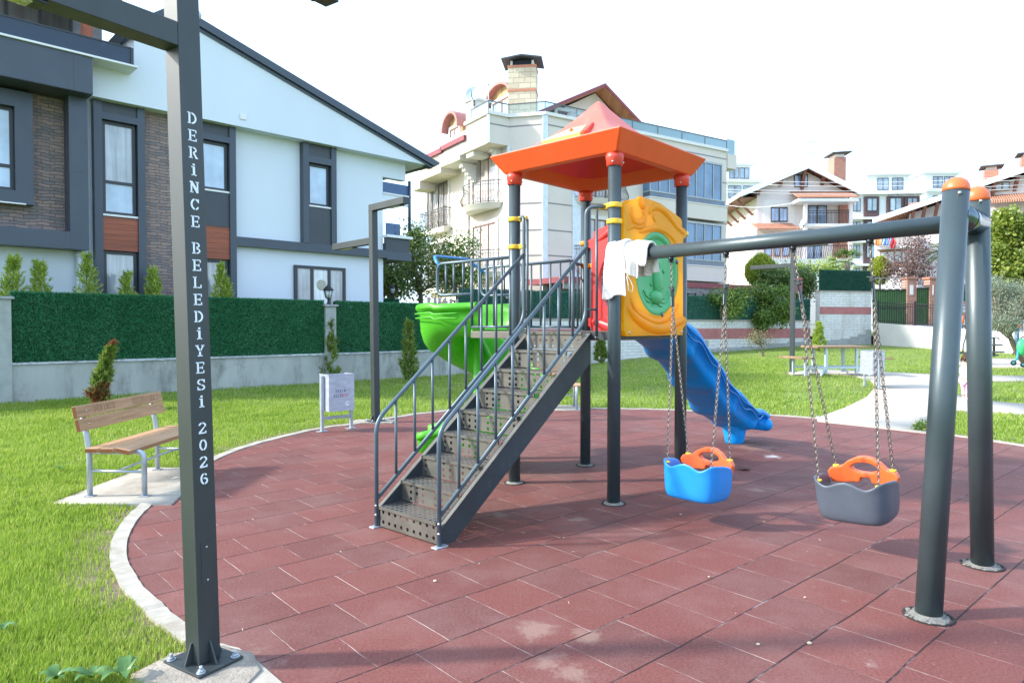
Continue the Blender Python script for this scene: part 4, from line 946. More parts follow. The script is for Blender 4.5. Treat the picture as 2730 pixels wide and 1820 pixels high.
def lantern(p, label, s=1.0):
    t = thing('wall_lantern', label, 'lantern', tuple(p), group='black garden lanterns'); c = Vector(p)
    mb = MB(); mb.lathe([(0.07*s, 0), (0.05*s, 0.03*s), (0.025*s, 0.06*s), (0.02*s, 0.14*s), (0.05*s, 0.17*s), (0.075*s, 0.18*s)], c, 8)
    for k in range(6):
        a = 2*PI*k/6; mb.beam(c+Vector((0.07*s*math.cos(a), 0.07*s*math.sin(a), 0.18*s)), c+Vector((0.125*s*math.cos(a), 0.125*s*math.sin(a), 0.40*s)), 0.012*s, 0.012*s)
    mb.lathe([(0.165*s, 0.395*s), (0.15*s, 0.42*s), (0.07*s, 0.50*s), (0.035*s, 0.53*s), (0.02*s, 0.56*s), (0.004*s, 0.60*s)], c, 6)
    mb.build('frame', iron, t); MB().lathe([(0.065*s, 0.185*s), (0.118*s, 0.39*s)], c, 6).build('glass', lampglass, t)
lantern(WF.w(PX, 0.1, HZ-0.08), 'black six-sided lantern on the pillar between the hedge screens')
hedge_screen(WF, PX0+0.17, PX-0.17, WH+0.01, HZ, 0.09, 'dark green artificial hedge screen at far left, behind the bench', 60000)
hedge_screen(WF, PX+0.17, WE, WH+0.01, HZ, 0.09, 'dark green artificial hedge screen right of the lantern pillar, behind the green slide', 45000)
hedge_screen(WF, WL, PX0-0.17, WH+0.01, HZ, 0.09, 'dark green artificial hedge screen cut off by the left edge of the picture', 6000)
# ------------------------------------------------------------------ modern house
HA = math.atan2(0.7006, 0.7136); HO = WF.w(0, 1.5); HF = Frame(HO.x, HO.y, HA)
whiter = M('white_house_render', (0.64, 0.70, 0.765), 0.85, var=0.025, vs=0.8, stretch=(1, 1, 0.35), bmp=0.25, bs=120, dirt=((0.53, 0.58, 0.63), 0.8, 0.6, 0.3))  # white wall; the bluish tint of skylit shade is put into its colour
anth = M('anthracite_cladding', (0.050, 0.066, 0.088), 0.38, 0.1, var=0.07, vs=1.5)
anth2 = M('anthracite_panel', (0.042, 0.050, 0.062), 0.42, 0.05, var=0.08, vs=2)
frame_m = M('dark_window_frame', (0.030, 0.036, 0.044), 0.4, var=0.05)
sill_m = M('white_sill', (0.72, 0.73, 0.73), 0.5, var=0.04)
ledge = masonry('ledge_stone', (0.19, 0.168, 0.172), (0.34, 0.245, 0.21), (0.055, 0.05, 0.05), 0.25, 0.075, 0.0045, 0.37, warp=0.13, bmp=1.0)
cedar = boards('cedar_boards', (0.20, 0.040, 0.012), (0.40, 0.095, 0.030), 'Z', 0.125, 0.38)
curt = window_glass('curtained_glass', (0.36, 0.40, 0.42), 10); curt2 = window_glass('painted_sky_glass', (0.42, 0.58, 0.74), 2.0, lo=0.8, hi=1.15)  # the pale blue glass has a sky reflection painted into its colour
dimg = window_glass('dim_glass', (0.12, 0.14, 0.15), 5)
house = thing('modern_house', 'white and anthracite modern house with stone and wood panels, left of the playground', 'house', tuple(HO), HA, local=True)
H0 = lambda px, py, y=0.0: HF.uz(px, py, y)
def crop(ox, oy, s): return lambda x, y, yl=0.0: HF.uz(ox+x/s, oy+y/s, yl)
C1 = crop(0, 0, 2.8); C2 = crop(500, 0, 2.8); C6 = crop(0, 560, 2.8); C7 = crop(800, 560, 2.8)
def rect(name, f, x0, y0, x1, y1, ya, yb, mat, parent=None, bevel=0, **kw):
    """a box whose front face (at depth ya) spans the given picture corners"""
    u0, z1 = f(x0, y0, ya); u1, z0 = f(x1, y1, ya)
    return MB().box(u0, u1, min(ya, yb), max(ya, yb), z0, z1).build(name, mat, parent or house, bevel=bevel, **kw)
uL = C1(0, 0)[0]-1.2; uR = C7(620, 500)[0]; z_ov = C2(1660, 1290, 0)[1]
zo = H0(246, 246, -0.40)[1]
# lower body
MB().box(uL-0.3, uR, 0, 9.0, -0.5, zo+0.2).build('wall', whiter, house)
# gable volume, 0.4 m proud
gp = [H0(x, y, -0.4) for x, y in ((246, 246), (1143, 448), (1147, 436), (532, 58), (470, 20), (414, 42), (357, 33), (357, 186), (246, 153))]
zb = (gp[0][1]+gp[1][1])/2; gp[0] = (gp[0][0], zb); gp[1] = (gp[1][0], zb)
apex = gp[3]; tip = gp[2]; ztop = apex[1]
poly = [(gp[0][0], zb), (gp[1][0], zb), gp[2], (apex[0], ztop), (gp[4][0], ztop+0.12), (gp[6][0], ztop-0.65), (gp[7][0], gp[7][1]), (gp[0][0], gp[8][1])]
MB().prism(poly, -0.4, 4.5).build('gable_wall', whiter, house)
# roof verge
def verge(a, b, w_, name='roof_edge'):
    mb = MB(); d = Vector((b[0]-a[0], 0, b[1]-a[1])).normalized(); n_ = Vector((-d.z, 0, d.x)); n_ = n_ if n_.z > 0 else -n_
    A = Vector((a[0], 0, a[1])); B = Vector((b[0], 0, b[1]))
    mb.prism([(p.x, p.z) for p in (A-n_*0.10, B-n_*0.10+d*0.05, B+n_*w_+d*0.22, A+n_*w_)], -0.50, 5.0); mb.prism([(p.x, p.z) for p in (A-n_*0.20, B-n_*0.18, B-n_*0.105, A-n_*0.105)], -0.43, -0.2); return mb.build(name, anth, house)
verge((gp[4][0], ztop+0.12), (tip[0]+0.12, tip[1]+0.02), 0.10)
verge((gp[6][0]-0.2, ztop-0.75), (gp[4][0]-0.05, ztop+0.10), 0.10)
mb = MB(); mb.lathe([(0.12, -0.2), (0.12, 0.2), (0.02, 0.24)], (H0(521, 30, -0.4)[0], -0.3, ztop+0.12), 12, (0, -1, 0)); mb.build('ridge_cap', M('ridge_cap_grey', (0.45, 0.48, 0.5), 0.5), house)
rect('vent', C2, 393, 845, 438, 897, -0.425, -0.405, sill_m, bevel=0.005)
# left frame box (first floor) with band above
rect('clad_band', C1, -80, 265, 690, 702, -0.95, -0.41, anth)
u0, z1 = C1(-80, 430, -0.95); u1 = C1(690, 430, -0.95)[0]; zt_ = C1(690, 432, -0.95)[1]; zbm = C1(690, 702, -0.95)[1]
bpy.data.objects.remove(bpy.data.objects['clad_band'], do_unlink=True)
MB().box(uL-0.5, u1, -0.95, -0.41, zbm, zt_).build('clad_band', anth, house)
MB().box(uL-0.5, C1(1008, 500, -0.95)[0]+0.05, -1.0, -0.38, zt_+0.002, zt_+0.045).build('terrace_sill', sill_m, house)
MB().box(uL-0.5, u1-0.002, -0.948, -0.001, min(zo, zbm)-0.012, zbm-0.003).build('band_soffit', anth2, house)
us = C1(548, 500, -0.95)[0]; MB().box(us, us+0.012, -0.953, -0.94, zbm, zt_).build('seam', anth2, house)
zbot = C6(660, 297, -0.55)[1]; zbi = C6(515, 160, -0.55)[1]; up0 = C1(515, 1000, -0.55)[0]; up1 = C1(655, 1000, -0.55)[0]
zbm2 = min(zo, zbm)-0.013
MB().box(up0, up1, -0.55, -0.002, zbot, zbm2).build('frame_side', anth, house)
MB().box(uL-0.5, up0-0.002, -0.55, -0.002, zbot, zbi).build('frame_base', anth, house)
MB().box(uL-0.5, up0-0.002, -0.06, -0.001, zbi+0.002, zbm2).build('stone_cladding', ledge, house)
zj = C1(600, 1290, -0.55)[1]; MB().box(up0-0.001, up1+0.001, -0.553, -0.54, zj, zj+0.012).build('seam', anth2, house)
def window(x0, z0, x1, z1, y, parent=None, split=None, panes=1, fr=0.07, gm=None, gm2=None, sill=True, outer=None, name='window', tilt=False):
    """frame + panes, in the house's frame; y = wall face"""
    p = parent or house
    mb = MB(); f_ = fr; mb.box(x0, x1, y-0.05, y+0.04, z0, z0+f_).box(x0, x1, y-0.05, y+0.04, z1-f_, z1).box(x0, x0+f_, y-0.05, y+0.04, z0+f_, z1-f_).box(x1-f_, x1, y-0.05, y+0.04, z0+f_, z1-f_)
    zs = [z0+f_] + ([split-f_/2, split+f_/2] if split else []) + [z1-f_]
    if split: mb.box(x0+f_, x1-f_, y-0.05, y+0.04, split-f_/2, split+f_/2)
    for k in range(1, panes): xx = x0+(x1-x0)*k/panes; mb.box(xx-f_/2, xx+f_/2, y-0.049, y+0.04, z0+f_, z1-f_)
    w_ = mb.build(name, frame_m, p)
    for k in range(0, len(zs), 2):
        MB().box(x0+f_, x1-f_, y-0.018, y-0.010, zs[k], zs[k+1]).build('pane', (gm2 if (k == 0 and gm2) else gm) or curt, w_)
    if sill: MB().box(x0-0.05, x1+0.05, y-0.14, y-0.052, z0-0.05, z0-0.004).build('sill', sill_m, w_)
    return w_
# far-left first-floor window
a = C1(242, 700, -0.30); b_ = C1(242, 1530, -0.30)
ax0 = a[0]-1.9; MB().box(ax0, a[0], -0.30, -0.061, b_[1], b_[1]+0.28).box(ax0, a[0], -0.30, -0.061, a[1]-0.35, a[1]).box(a[0]-0.33, a[0], -0.30, -0.061, b_[1]+0.28, a[1]-0.35).build('window_surround', anth, house)
i0 = C1(130, 800, -0.12); i1 = C1(130, 1500, -0.12); sp_ = C1(130, 1250, -0.12)[1]
window(ax0+0.2, b_[1]+0.285, a[0]-0.335, a[1]-0.355, -0.10, split=sp_, gm=curt2, gm2=curt2)
rect('window_sill', C1, -60, 1503, 195, 1520, -0.36, -0.302, sill_m)
# white strip with downpipe
ud = C6(590, 350, -0.1)[0]; mb = MB(); mb.tube([(ud, -0.08, -0.2), (ud, -0.08, zbot-0.01)], 0.055, 12); mb.tube([(ud, -0.08, zbot-0.13), (ud, -0.08, zbot-0.05)], 0.072, 12); mb.build('downpipe', whiter, house)
# window columns
def column(x0, x1, xi0, xi1, ztop_, zbase, items, y=-0.22):
    MB().box(x0, xi0, y, -0.001, zbase, ztop_).box(xi1, x1, y, -0.001, zbase, ztop_).build('window_surround', anth, house)
    for it in items:
        k, za, zb_ = it[:3]
        if k == 'panel': MB().box(xi0+0.001, xi1-0.001, y+0.05, -0.001, za, zb_).build('panel', anth2, house)
        if k == 'lintel': MB().box(xi0+0.001, xi1-0.001, y, -0.001, za, zb_).build('lintel', anth, house)
        if k == 'wood': MB().box(xi0+0.001, xi1-0.001, y+0.045, -0.001, za, zb_).build('wood_panel', cedar, house)
        if k == 'win': window(xi0+0.02, za, xi1-0.02, zb_, -0.05, split=it[3] if len(it) > 3 else None, gm=it[4] if len(it) > 4 else None, gm2=it[5] if len(it) > 5 else None)
yy = -0.22
def xr(f, px, py): return f(px, py, yy)[0]
def zr_(f, px, py, y=yy): return f(px, py, y)[1]
X = [xr(C1, 703, 1200), xr(C1, 1085, 1200), xr(C1, 765, 1200), xr(C1, 1030, 1200)]
zc = zo+0.0
column(X[0], X[1], X[2], X[3], zo-0.005, -0.4, [('panel', zr_(C1, 765, 835), zo-0.005), ('lintel', zr_(C1, 765, 885), zr_(C1, 765, 835)-0.001), ('win', zr_(C6, 770, 22), zr_(C1, 765, 888), zr_(C1, 770, 1345), curt, curt2),
    ('wood', zr_(C6, 770, 295), zr_(C6, 770, 26)-0.06), ('win', -0.3, zr_(C6, 775, 300), None, curt)])
rect('stone_cladding', C1, 1086, 800, 1300, 1500, -0.06, -0.001, ledge); o_ = bpy.data.objects['stone_cladding.001']; bpy.data.objects.remove(o_, do_unlink=True)
X3 = [xr(C2, 8, 1200), xr(C2, 362, 1200), xr(C2, 97, 1200), xr(C2, 315, 1200)]
MB().box(X[1]+0.002, X3[0]-0.002, -0.06, -0.001, -0.4, zo-0.005).build('stone_cladding', ledge, house)
column(X3[0], X3[1], X3[2], X3[3], zo-0.005, -0.4, [('panel', zr_(C2, 97, 985), zo-0.005), ('lintel', zr_(C2, 97, 1030), zr_(C2, 97, 985)-0.001), ('win', zr_(C2, 100, 1400), zr_(C2, 97, 1034), None, curt2),
    ('panel', zr_(C6, 1505, 108), zr_(C2, 100, 1400)-0.06), ('wood', zr_(C6, 1505, 355), zr_(C6, 1505, 110)), ('win', -0.3, zr_(C6, 1512, 362), None, curt)])
zband1 = zr_(C7, 0, 240, -0.2); zband0 = zr_(C7, 0, 303, -0.2)
X4 = [xr(C2, 865, 1300), xr(C2, 1113, 1300), xr(C2, 907, 1300), xr(C2, 1075, 1300)]
column(X4[0], X4[1], X4[2], X4[3], zo-0.005, zband1+0.002, [('panel', zr_(C2, 907, 1158), zo-0.005), ('lintel', zr_(C2, 907, 1208), zr_(C2, 907, 1158)-0.001), ('win', zr_(C2, 910, 1525), zr_(C2, 907, 1212), None, curt2), ('panel', zband1+0.002, zr_(C2, 910, 1525)-0.06)])
MB().box(X3[1]+0.002, uR+0.02, -0.20, -0.001, zband0, zband1).build('cladding_band', anth, house)
# ground-floor window, three lights
a = H0(783, 706, -0.02); b_ = H0(919, 712, -0.02); w5 = window(a[0], -0.2, b_[0], a[1], -0.03, panes=3, gm=curt, fr=0.09, sill=False)
mb = MB(); xm = (a[0]+b_[0])/2; mb.box(xm-0.28, xm+0.26, -0.052, -0.047, 0.2, a[1]-0.12); mb.build('light_curtain', window_glass('lace_curtain', (0.62, 0.68, 0.68), 14, lo=0.75), w5)
mb = MB(); mb.lathe([(0.16, 0), (0.16, 0.01)], (xm+0.03, -0.052, a[1]-0.55), 18, (0, -1, 0)); mb.build('sun_disc', M('beige_sun_ornament', (0.40, 0.38, 0.30), 0.7), w5)
# corner loggia and balcony at the right end
lo0 = C2(1453, 1312, 0); lo1 = C2(1610, 1440, 0)
MB().box(uR+0.002, lo1[0]+0.1, 0.02, 0.25, C2(1640, 1352, 0)[1], zo-0.005).build('beam', whiter, house)
ul = uR; bw_ = C7(833, 300, -0.2)[0]
zq = lambda px, py: C7(px, py, -0.2)[1]
MB().box(ul+0.022, bw_, -0.20, 3.0, zq(620, 365), zq(620, 302)).build('balcony_slab', anth, house)
MB().box(ul+0.022, bw_-0.05, -0.15, -0.02, zq(620, 300), zq(620, 200)).box(bw_-0.17, bw_-0.05, -0.018, 3.0, zq(620, 300), zq(620, 200)).build('balcony_front', anth2, house)
MB().box(ul+0.002, bw_+0.02, -0.24, 0.05, zq(620, 198), zq(620, 178)).build('balcony_sill', sill_m, house)
railg = glass('smoked_railing_glass', (0.16, 0.22, 0.30), 0.05, 0.45)
MB().box(ul+0.03, bw_-0.4, -0.12, -0.10, zq(620, 176), zq(620, 88)).build('balcony_glass', railg, house)
MB().box(uR-0.01, uR+0.9, 2.6, 9.0, -0.5, zo).build('rear_wing', M('red_brown_siding', (0.30, 0.075, 0.035), 0.6, var=0.12, vs=4), house)
zl0 = C2(1453, 1512, 0)[1]; zl1 = C2(1453, 1445, 0)[1]
MB().box(uR+0.002, lo1[0]+0.3, 0.0, 0.12, zl0, zl1).build('loggia_parapet', whiter, house); MB().box(uR+0.002, lo1[0]+0.32, -0.03, 0.14, zl1+0.001, zl1+0.05).build('loggia_sill', sill_m, house)
MB().box(uR+0.002, lo1[0]+0.28, 0.05, 0.07, zl1+0.05, zl1+0.40).build('loggia_glass', railg, house)
MB().tube([(lo1[0]+0.25, 0.0, zl0-0.8), (lo1[0]+0.25, 0.0, C2(1640, 1352, 0)[1])], 0.05, 10).build('downpipe', anth, house)
# roof terrace behind the glass railing, top left
gz0 = zt_+0.05; gx1 = C1(982, 400, -0.7)[0]; gzt = C1(982, 370, -0.7)[1]
MB().box(uL-0.5, gx1, -0.72, -0.70, gz0, gzt).build('terrace_glass', glass('terrace_glass', (0.10, 0.14, 0.20), 0.04, 0.30), house)
mb = MB(); mb.box(gx1-0.03, gx1+0.03, -0.75, -0.67, gz0, gzt+0.02).box(uL-0.5, gx1, -0.735, -0.685, gzt+0.001, gzt+0.03); mb.build('terrace_rail', frame_m, house)
MB().box(uL-0.5, gp[6][0]-0.05, 2.2, 2.4, zt_, ztop+1.5).build('terrace_back_wall', M('terrace_wall', (0.30, 0.30, 0.32), 0.8), house)
xw = gx1-1.5; window(xw-1.2, gz0, xw+0.9, gz0+2.1, 2.15, panes=3, gm=dimg, sill=False)
MB().box(uL-0.5, gx1+0.4, -1.1, 2.4, ztop+0.75, ztop+0.9).build('terrace_roof', M('red_wood_eave', (0.26, 0.065, 0.022), 0.45, var=0.2, vs=6), house)
MB().box(gx1-0.9, gx1-0.7, -0.3, -0.1, zt_, ztop+0.75).build('terrace_post', MATS['red_wood_eave'], house)
# ================================================================== LIGHT POSTS, BENCHES, BINS, TABLE
# stencil slab letters on a 1.0 x 1.4 grid, each a list of flat pieces
def _r(x0, y0, x1, y1): return [(x0, y0), (x1, y0), (x1, y1), (x0, y1)]
def _a(cx, cy, rx, ry, a0, a1, t, n=8):
    o_ = [(cx+rx*math.cos(R(a0+(a1-a0)*i/n)), cy+ry*math.sin(R(a0+(a1-a0)*i/n))) for i in range(n+1)]
    i_ = [(cx+(rx-t)*math.cos(R(a0+(a1-a0)*i/n)), cy+(ry-t)*math.sin(R(a0+(a1-a0)*i/n))) for i in range(n+1)]
    return o_+list(reversed(i_))
T = 0.20; S = 0.13
_stem = lambda x=0.12: [_r(x, 0, x+T, 1.4), _r(0, 0, x+T+0.08, S), _r(0, 1.4-S, x+T+0.08, 1.4)]
GL = {
 'D': [_r(0.1, 0, 0.1+T, 1.4), _r(0, 0, 0.34, S), _r(0, 1.4-S, 0.34, 1.4), _a(0.42, 0.7, 0.55, 0.7, -88, 88, 0.19, 12)],
 'E': _stem()+[_r(0.45, 0, 0.92, S), _r(0.45, 1.4-S, 0.92, 1.4), _r(0.38, 0.63, 0.70, 0.76), _r(0.80, 0, 0.92, 0.36), _r(0.80, 1.04, 0.92, 1.4), _r(0.66, 0.52, 0.76, 0.88)],
 'R': _stem()+[_a(0.46, 1.04, 0.42, 0.36, -85, 85, 0.16, 8), [(0.42, 0.70), (0.62, 0.70), (0.92, S), (1.0, S), (1.0, 0), (0.74, 0)]],
 'İ': [_r(0.38, 0, 0.62, 1.12), _r(0.22, 0, 0.78, S), _r(0.22, 1.0, 0.5, 1.12), _r(0.38, 1.24, 0.62, 1.46)],
 'N': [_r(0.08, 0, 0.24, 1.05), _r(0, 0, 0.36, S), _r(0.76, 0.35, 0.92, 1.4), _r(0.64, 1.4-S, 1.0, 1.4), [(0.0, 1.4), (0.30, 1.4), (0.92, 0.30), (0.92, 0.0), (0.72, 0.0), (0.10, 1.15), (0.0, 1.27)]],
 'C': [_a(0.52, 0.7, 0.50, 0.7, 100, 260, 0.20, 12), _a(0.52, 0.7, 0.46, 0.7, 30, 82, 0.17, 6), _a(0.52, 0.7, 0.46, 0.7, -82, -30, 0.17, 6), _r(0.82, 0.90, 0.94, 1.36)],
 'B': _stem()+[_a(0.46, 1.05, 0.40, 0.35, -85, 85, 0.15, 8), _a(0.46, 0.36, 0.46, 0.36, -85, 85, 0.16, 8)],
 'L': _stem()+[_r(0.46, 0, 0.92, S), _r(0.79, 0, 0.92, 0.42)],
 'Y': [_r(0.40, 0, 0.60, 0.58), _r(0.24, 0, 0.76, S), [(0.02, 1.4), (0.24, 1.4), (0.52, 0.82), (0.40, 0.62)], [(0.80, 1.4), (0.98, 1.4), (0.62, 0.62), (0.56, 0.80)], _r(0, 1.4-S, 0.36, 1.4), _r(0.68, 1.4-S, 1.0, 1.4)],
 'S': [_a(0.5, 1.03, 0.42, 0.37, 20, 85, 0.16, 6), _a(0.5, 1.03, 0.42, 0.37, 98, 262, 0.17, 9), _a(0.5, 0.37, 0.44, 0.37, -82, 82, 0.17, 9), _a(0.5, 0.37, 0.44, 0.37, 200, 262, 0.16, 6), _r(0.80, 0.95, 0.92, 1.36), _r(0.08, 0.04, 0.20, 0.46)],
 '2': [_a(0.48, 1.0, 0.42, 0.40, -20, 85, 0.18, 8), _a(0.48, 1.0, 0.42, 0.40, 100, 175, 0.18, 6), [(0.84, 0.90), (0.66, 0.86), (0.08, 0.22), (0.08, S), (0.30, S)], _r(0.06, 0, 0.92, S+0.03), _r(0.78, 0, 0.92, 0.32)],
 '0': [_a(0.5, 0.7, 0.42, 0.7, 98, 262, 0.19, 12), _a(0.5, 0.7, 0.42, 0.7, -82, 82, 0.19, 12)],
 '6': [_a(0.5, 0.44, 0.42, 0.44, -82, 82, 0.18, 9), _a(0.5, 0.7, 0.42, 0.7, 98, 262, 0.19, 12), _a(0.52, 0.7, 0.40, 0.7, 40, 82, 0.17, 5), _r(0.42, 0.70, 0.56, 0.84)]}
TEXT = 'DERİNCE BELEDİYESİ 2026'
letter_m = M('painted_light_letters', (0.74, 0.82, 0.92), 0.6, var=0.03)  # pale plates; light seen through cut-out letters is put into their colour
post_m = M('olive_grey_post_paint', (0.040, 0.050, 0.053), 0.40, 0.25, var=0.12, vs=4, bmp=0.05, bs=200, stretch=(1, 1, 0.35), dirt=((0.22, 0.22, 0.20), 7.0, 0.68, 0.5))
lens_m = M('led_lens', (0.42, 0.46, 0.24), 0.2, var=0.25, vs=40)
def light_post(label, w=0.105, Hh=3.42, zl=2.80, letters=(2.435, 0.415), face=1, rib=True, b2=0.105):
    """own frame: x and y along the box sides; the arms run along +/-y"""
    t = thing('street_light', label, 'street light', (0, 0, 0), group='municipal street lights round the playground', local=True)
    h = w/2
    MB().box(-h, h, -h, h, 0.012, Hh-0.135).build('post', post_m, t, bevel=0.003)
    up = MB().box(-h, h, -h, 0.90, Hh-0.134, Hh-0.03).build('arm', post_m, t, bevel=0.003)
    lo = MB().box(-h, h, -1.20, -h-0.001, zl, zl+0.105).build('arm', post_m, t, bevel=0.003)
    for ar, ya, yb, z in ((up, 0.42, 0.80, Hh-0.134), (lo, -1.02, -0.56, zl)):
        mb = MB(); mb.box(-0.042, 0.042, ya, yb, z-0.012, z-0.0008); lf_ = mb.build('lamp_housing', black_m, ar, bevel=0.003)
        mb = MB(); mb.box(-0.030, 0.030, ya+0.05, yb-0.05, z-0.017, z-0.0125)
        for i in range(7):
            for j in (-1, 1): mb.sphere((j*0.014, ya+0.07+(yb-ya-0.14)*i/6, z-0.018), 0.012, 8, 5, (1, 1, 0.5))
        mb.build('lamp_lens', lens_m, lf_)
    mb = MB(); mb.box(-0.14, 0.14, -0.11, 0.11, 0.0, 0.012); bp_ = mb.build('base_plate', post_m, t, bevel=0.002)
    for s_ in (-1, 1):
        for sw in (0, 1):
            P_ = [(s_*h, t_, z_) if not sw else (t_, s_*h, z_) for t_ in (-0.004, 0.004) for z_ in (0,)]
            tri = [(s_*h, 0.012), (s_*(h+(0.04 if sw else 0.05)), 0.012), (s_*(h+0.006), 0.105), (s_*h, 0.105)]
            V_ = [((q, t_, z_) if not sw else (t_, q, z_)) for t_ in (-0.004, 0.004) for q, z_ in tri]
            MB().add(V_, [(0, 1, 2, 3), (7, 6, 5, 4), (0, 4, 5, 1), (1, 5, 6, 2), (2, 6, 7, 3), (3, 7, 4, 0)]).build('gusset', post_m, bp_)
    for sx in (-1, 1):
        for sy in (-1, 1):
            mb = MB(); c = (sx*0.115, sy*0.085, 0.0); mb.lathe([(0.020, 0.0125), (0.020, 0.016)], c, 14); mb.lathe([(0.013, 0.0165), (0.013, 0.027)], c, 6); mb.lathe([(0.007, 0.0275), (0.007, 0.042)], c, 10); mb.build('anchor_bolt', zinc, bp_)
    z1, wl = letters; mb = MB(); H_l = 0.051; pitch = 0.0766; z = z1
    for ch in TEXT:
        if ch != ' ':
            for pc in GL[ch]:
                sc = wl*w
                P = [((x-0.5)*sc, z+y*H_l/1.4) for x, y in pc]
                if face == 0:   # on the -y face
                    mb.prism(P, -h-0.0012, -h-0.0002)
                else:           # on the +x face
                    mb.prism(P, -h-0.0012, -h-0.0002, Matrix.Rotation(PI/2, 4, 'Z'))
        z -= pitch if ch != ' ' else pitch*0.55
    mb.build('stencil_lettering', letter_m, t)
    rot = Matrix.Rotation(PI/2, 4, 'Z') if face else Matrix.Identity(4)
    mb = MB(); mb.box(-0.028, 0.028, -h-0.0015, -h+0.0005, 0.36, 0.56, rot); hp_ = mb.build('service_hatch', post_m, t)
    mb = MB()
    for z in (0.385, 0.535): mb.sphere(tuple(rot @ Vector((0.0, -h-0.002, z))), 0.005, 8, 5)
    mb.build('hatch_screw', zinc, hp_)
    return t
pa = R(57)                                   # direction of the right-hand face, seen from above
cB = Vector((-1.400, 3.027, 0)); e1 = Vector((math.cos(pa), math.sin(pa), 0)); e2 = Vector((-math.sin(pa), math.cos(pa), 0))
c0 = cB+e1*0.0525+e2*0.0525
lp1 = light_post('big dark grey street light with stencilled lettering, standing nearest at the left', face=1, Hh=3.45, zl=2.765)
lp1.location = (c0.x, c0.y, 0.018); lp1.rotation_euler = (0, 0, pa-PI/2)
lp1.rotation_euler = (Matrix.Rotation(R(-1.35), 4, Vector((0, 1, 0))) @ Matrix.Rotation(pa-PI/2, 4, 'Z')).to_euler()
lp2 = light_post('slim street light behind the waste bin, in front of the hedge screen', face=0, Hh=3.52, zl=2.86, letters=(2.46, 0.45))
# its lettered face looks left-front, the top arm comes forward to the right
g2 = G(1000, 1126)
def face_post(o_, g, ang, lean=0.0): o_.location = g; o_.rotation_euler = (Matrix.Rotation(R(lean), 4, Vector((0, 1, 0))) @ Matrix.Rotation(ang, 4, 'Z')).to_euler()
face_post(lp2, (g2.x, g2.y+0.05, 0.018), R(-135.5), -0.5)
for ch in list(lp2.children):
    if ch.name.startswith(('stencil', 'service')): bpy.data.objects.remove(ch, do_unlink=True) if False else None
g3 = Vector((7.64, 18.6, 0)); g3.z = gz(g3.x, g3.y)
lp3 = copy_thing(lp2, tuple(g3), R(-135), 'far street light beside the picnic table')
for o_, txt in ((lp2, 0), (lp3, 0)):
    pass
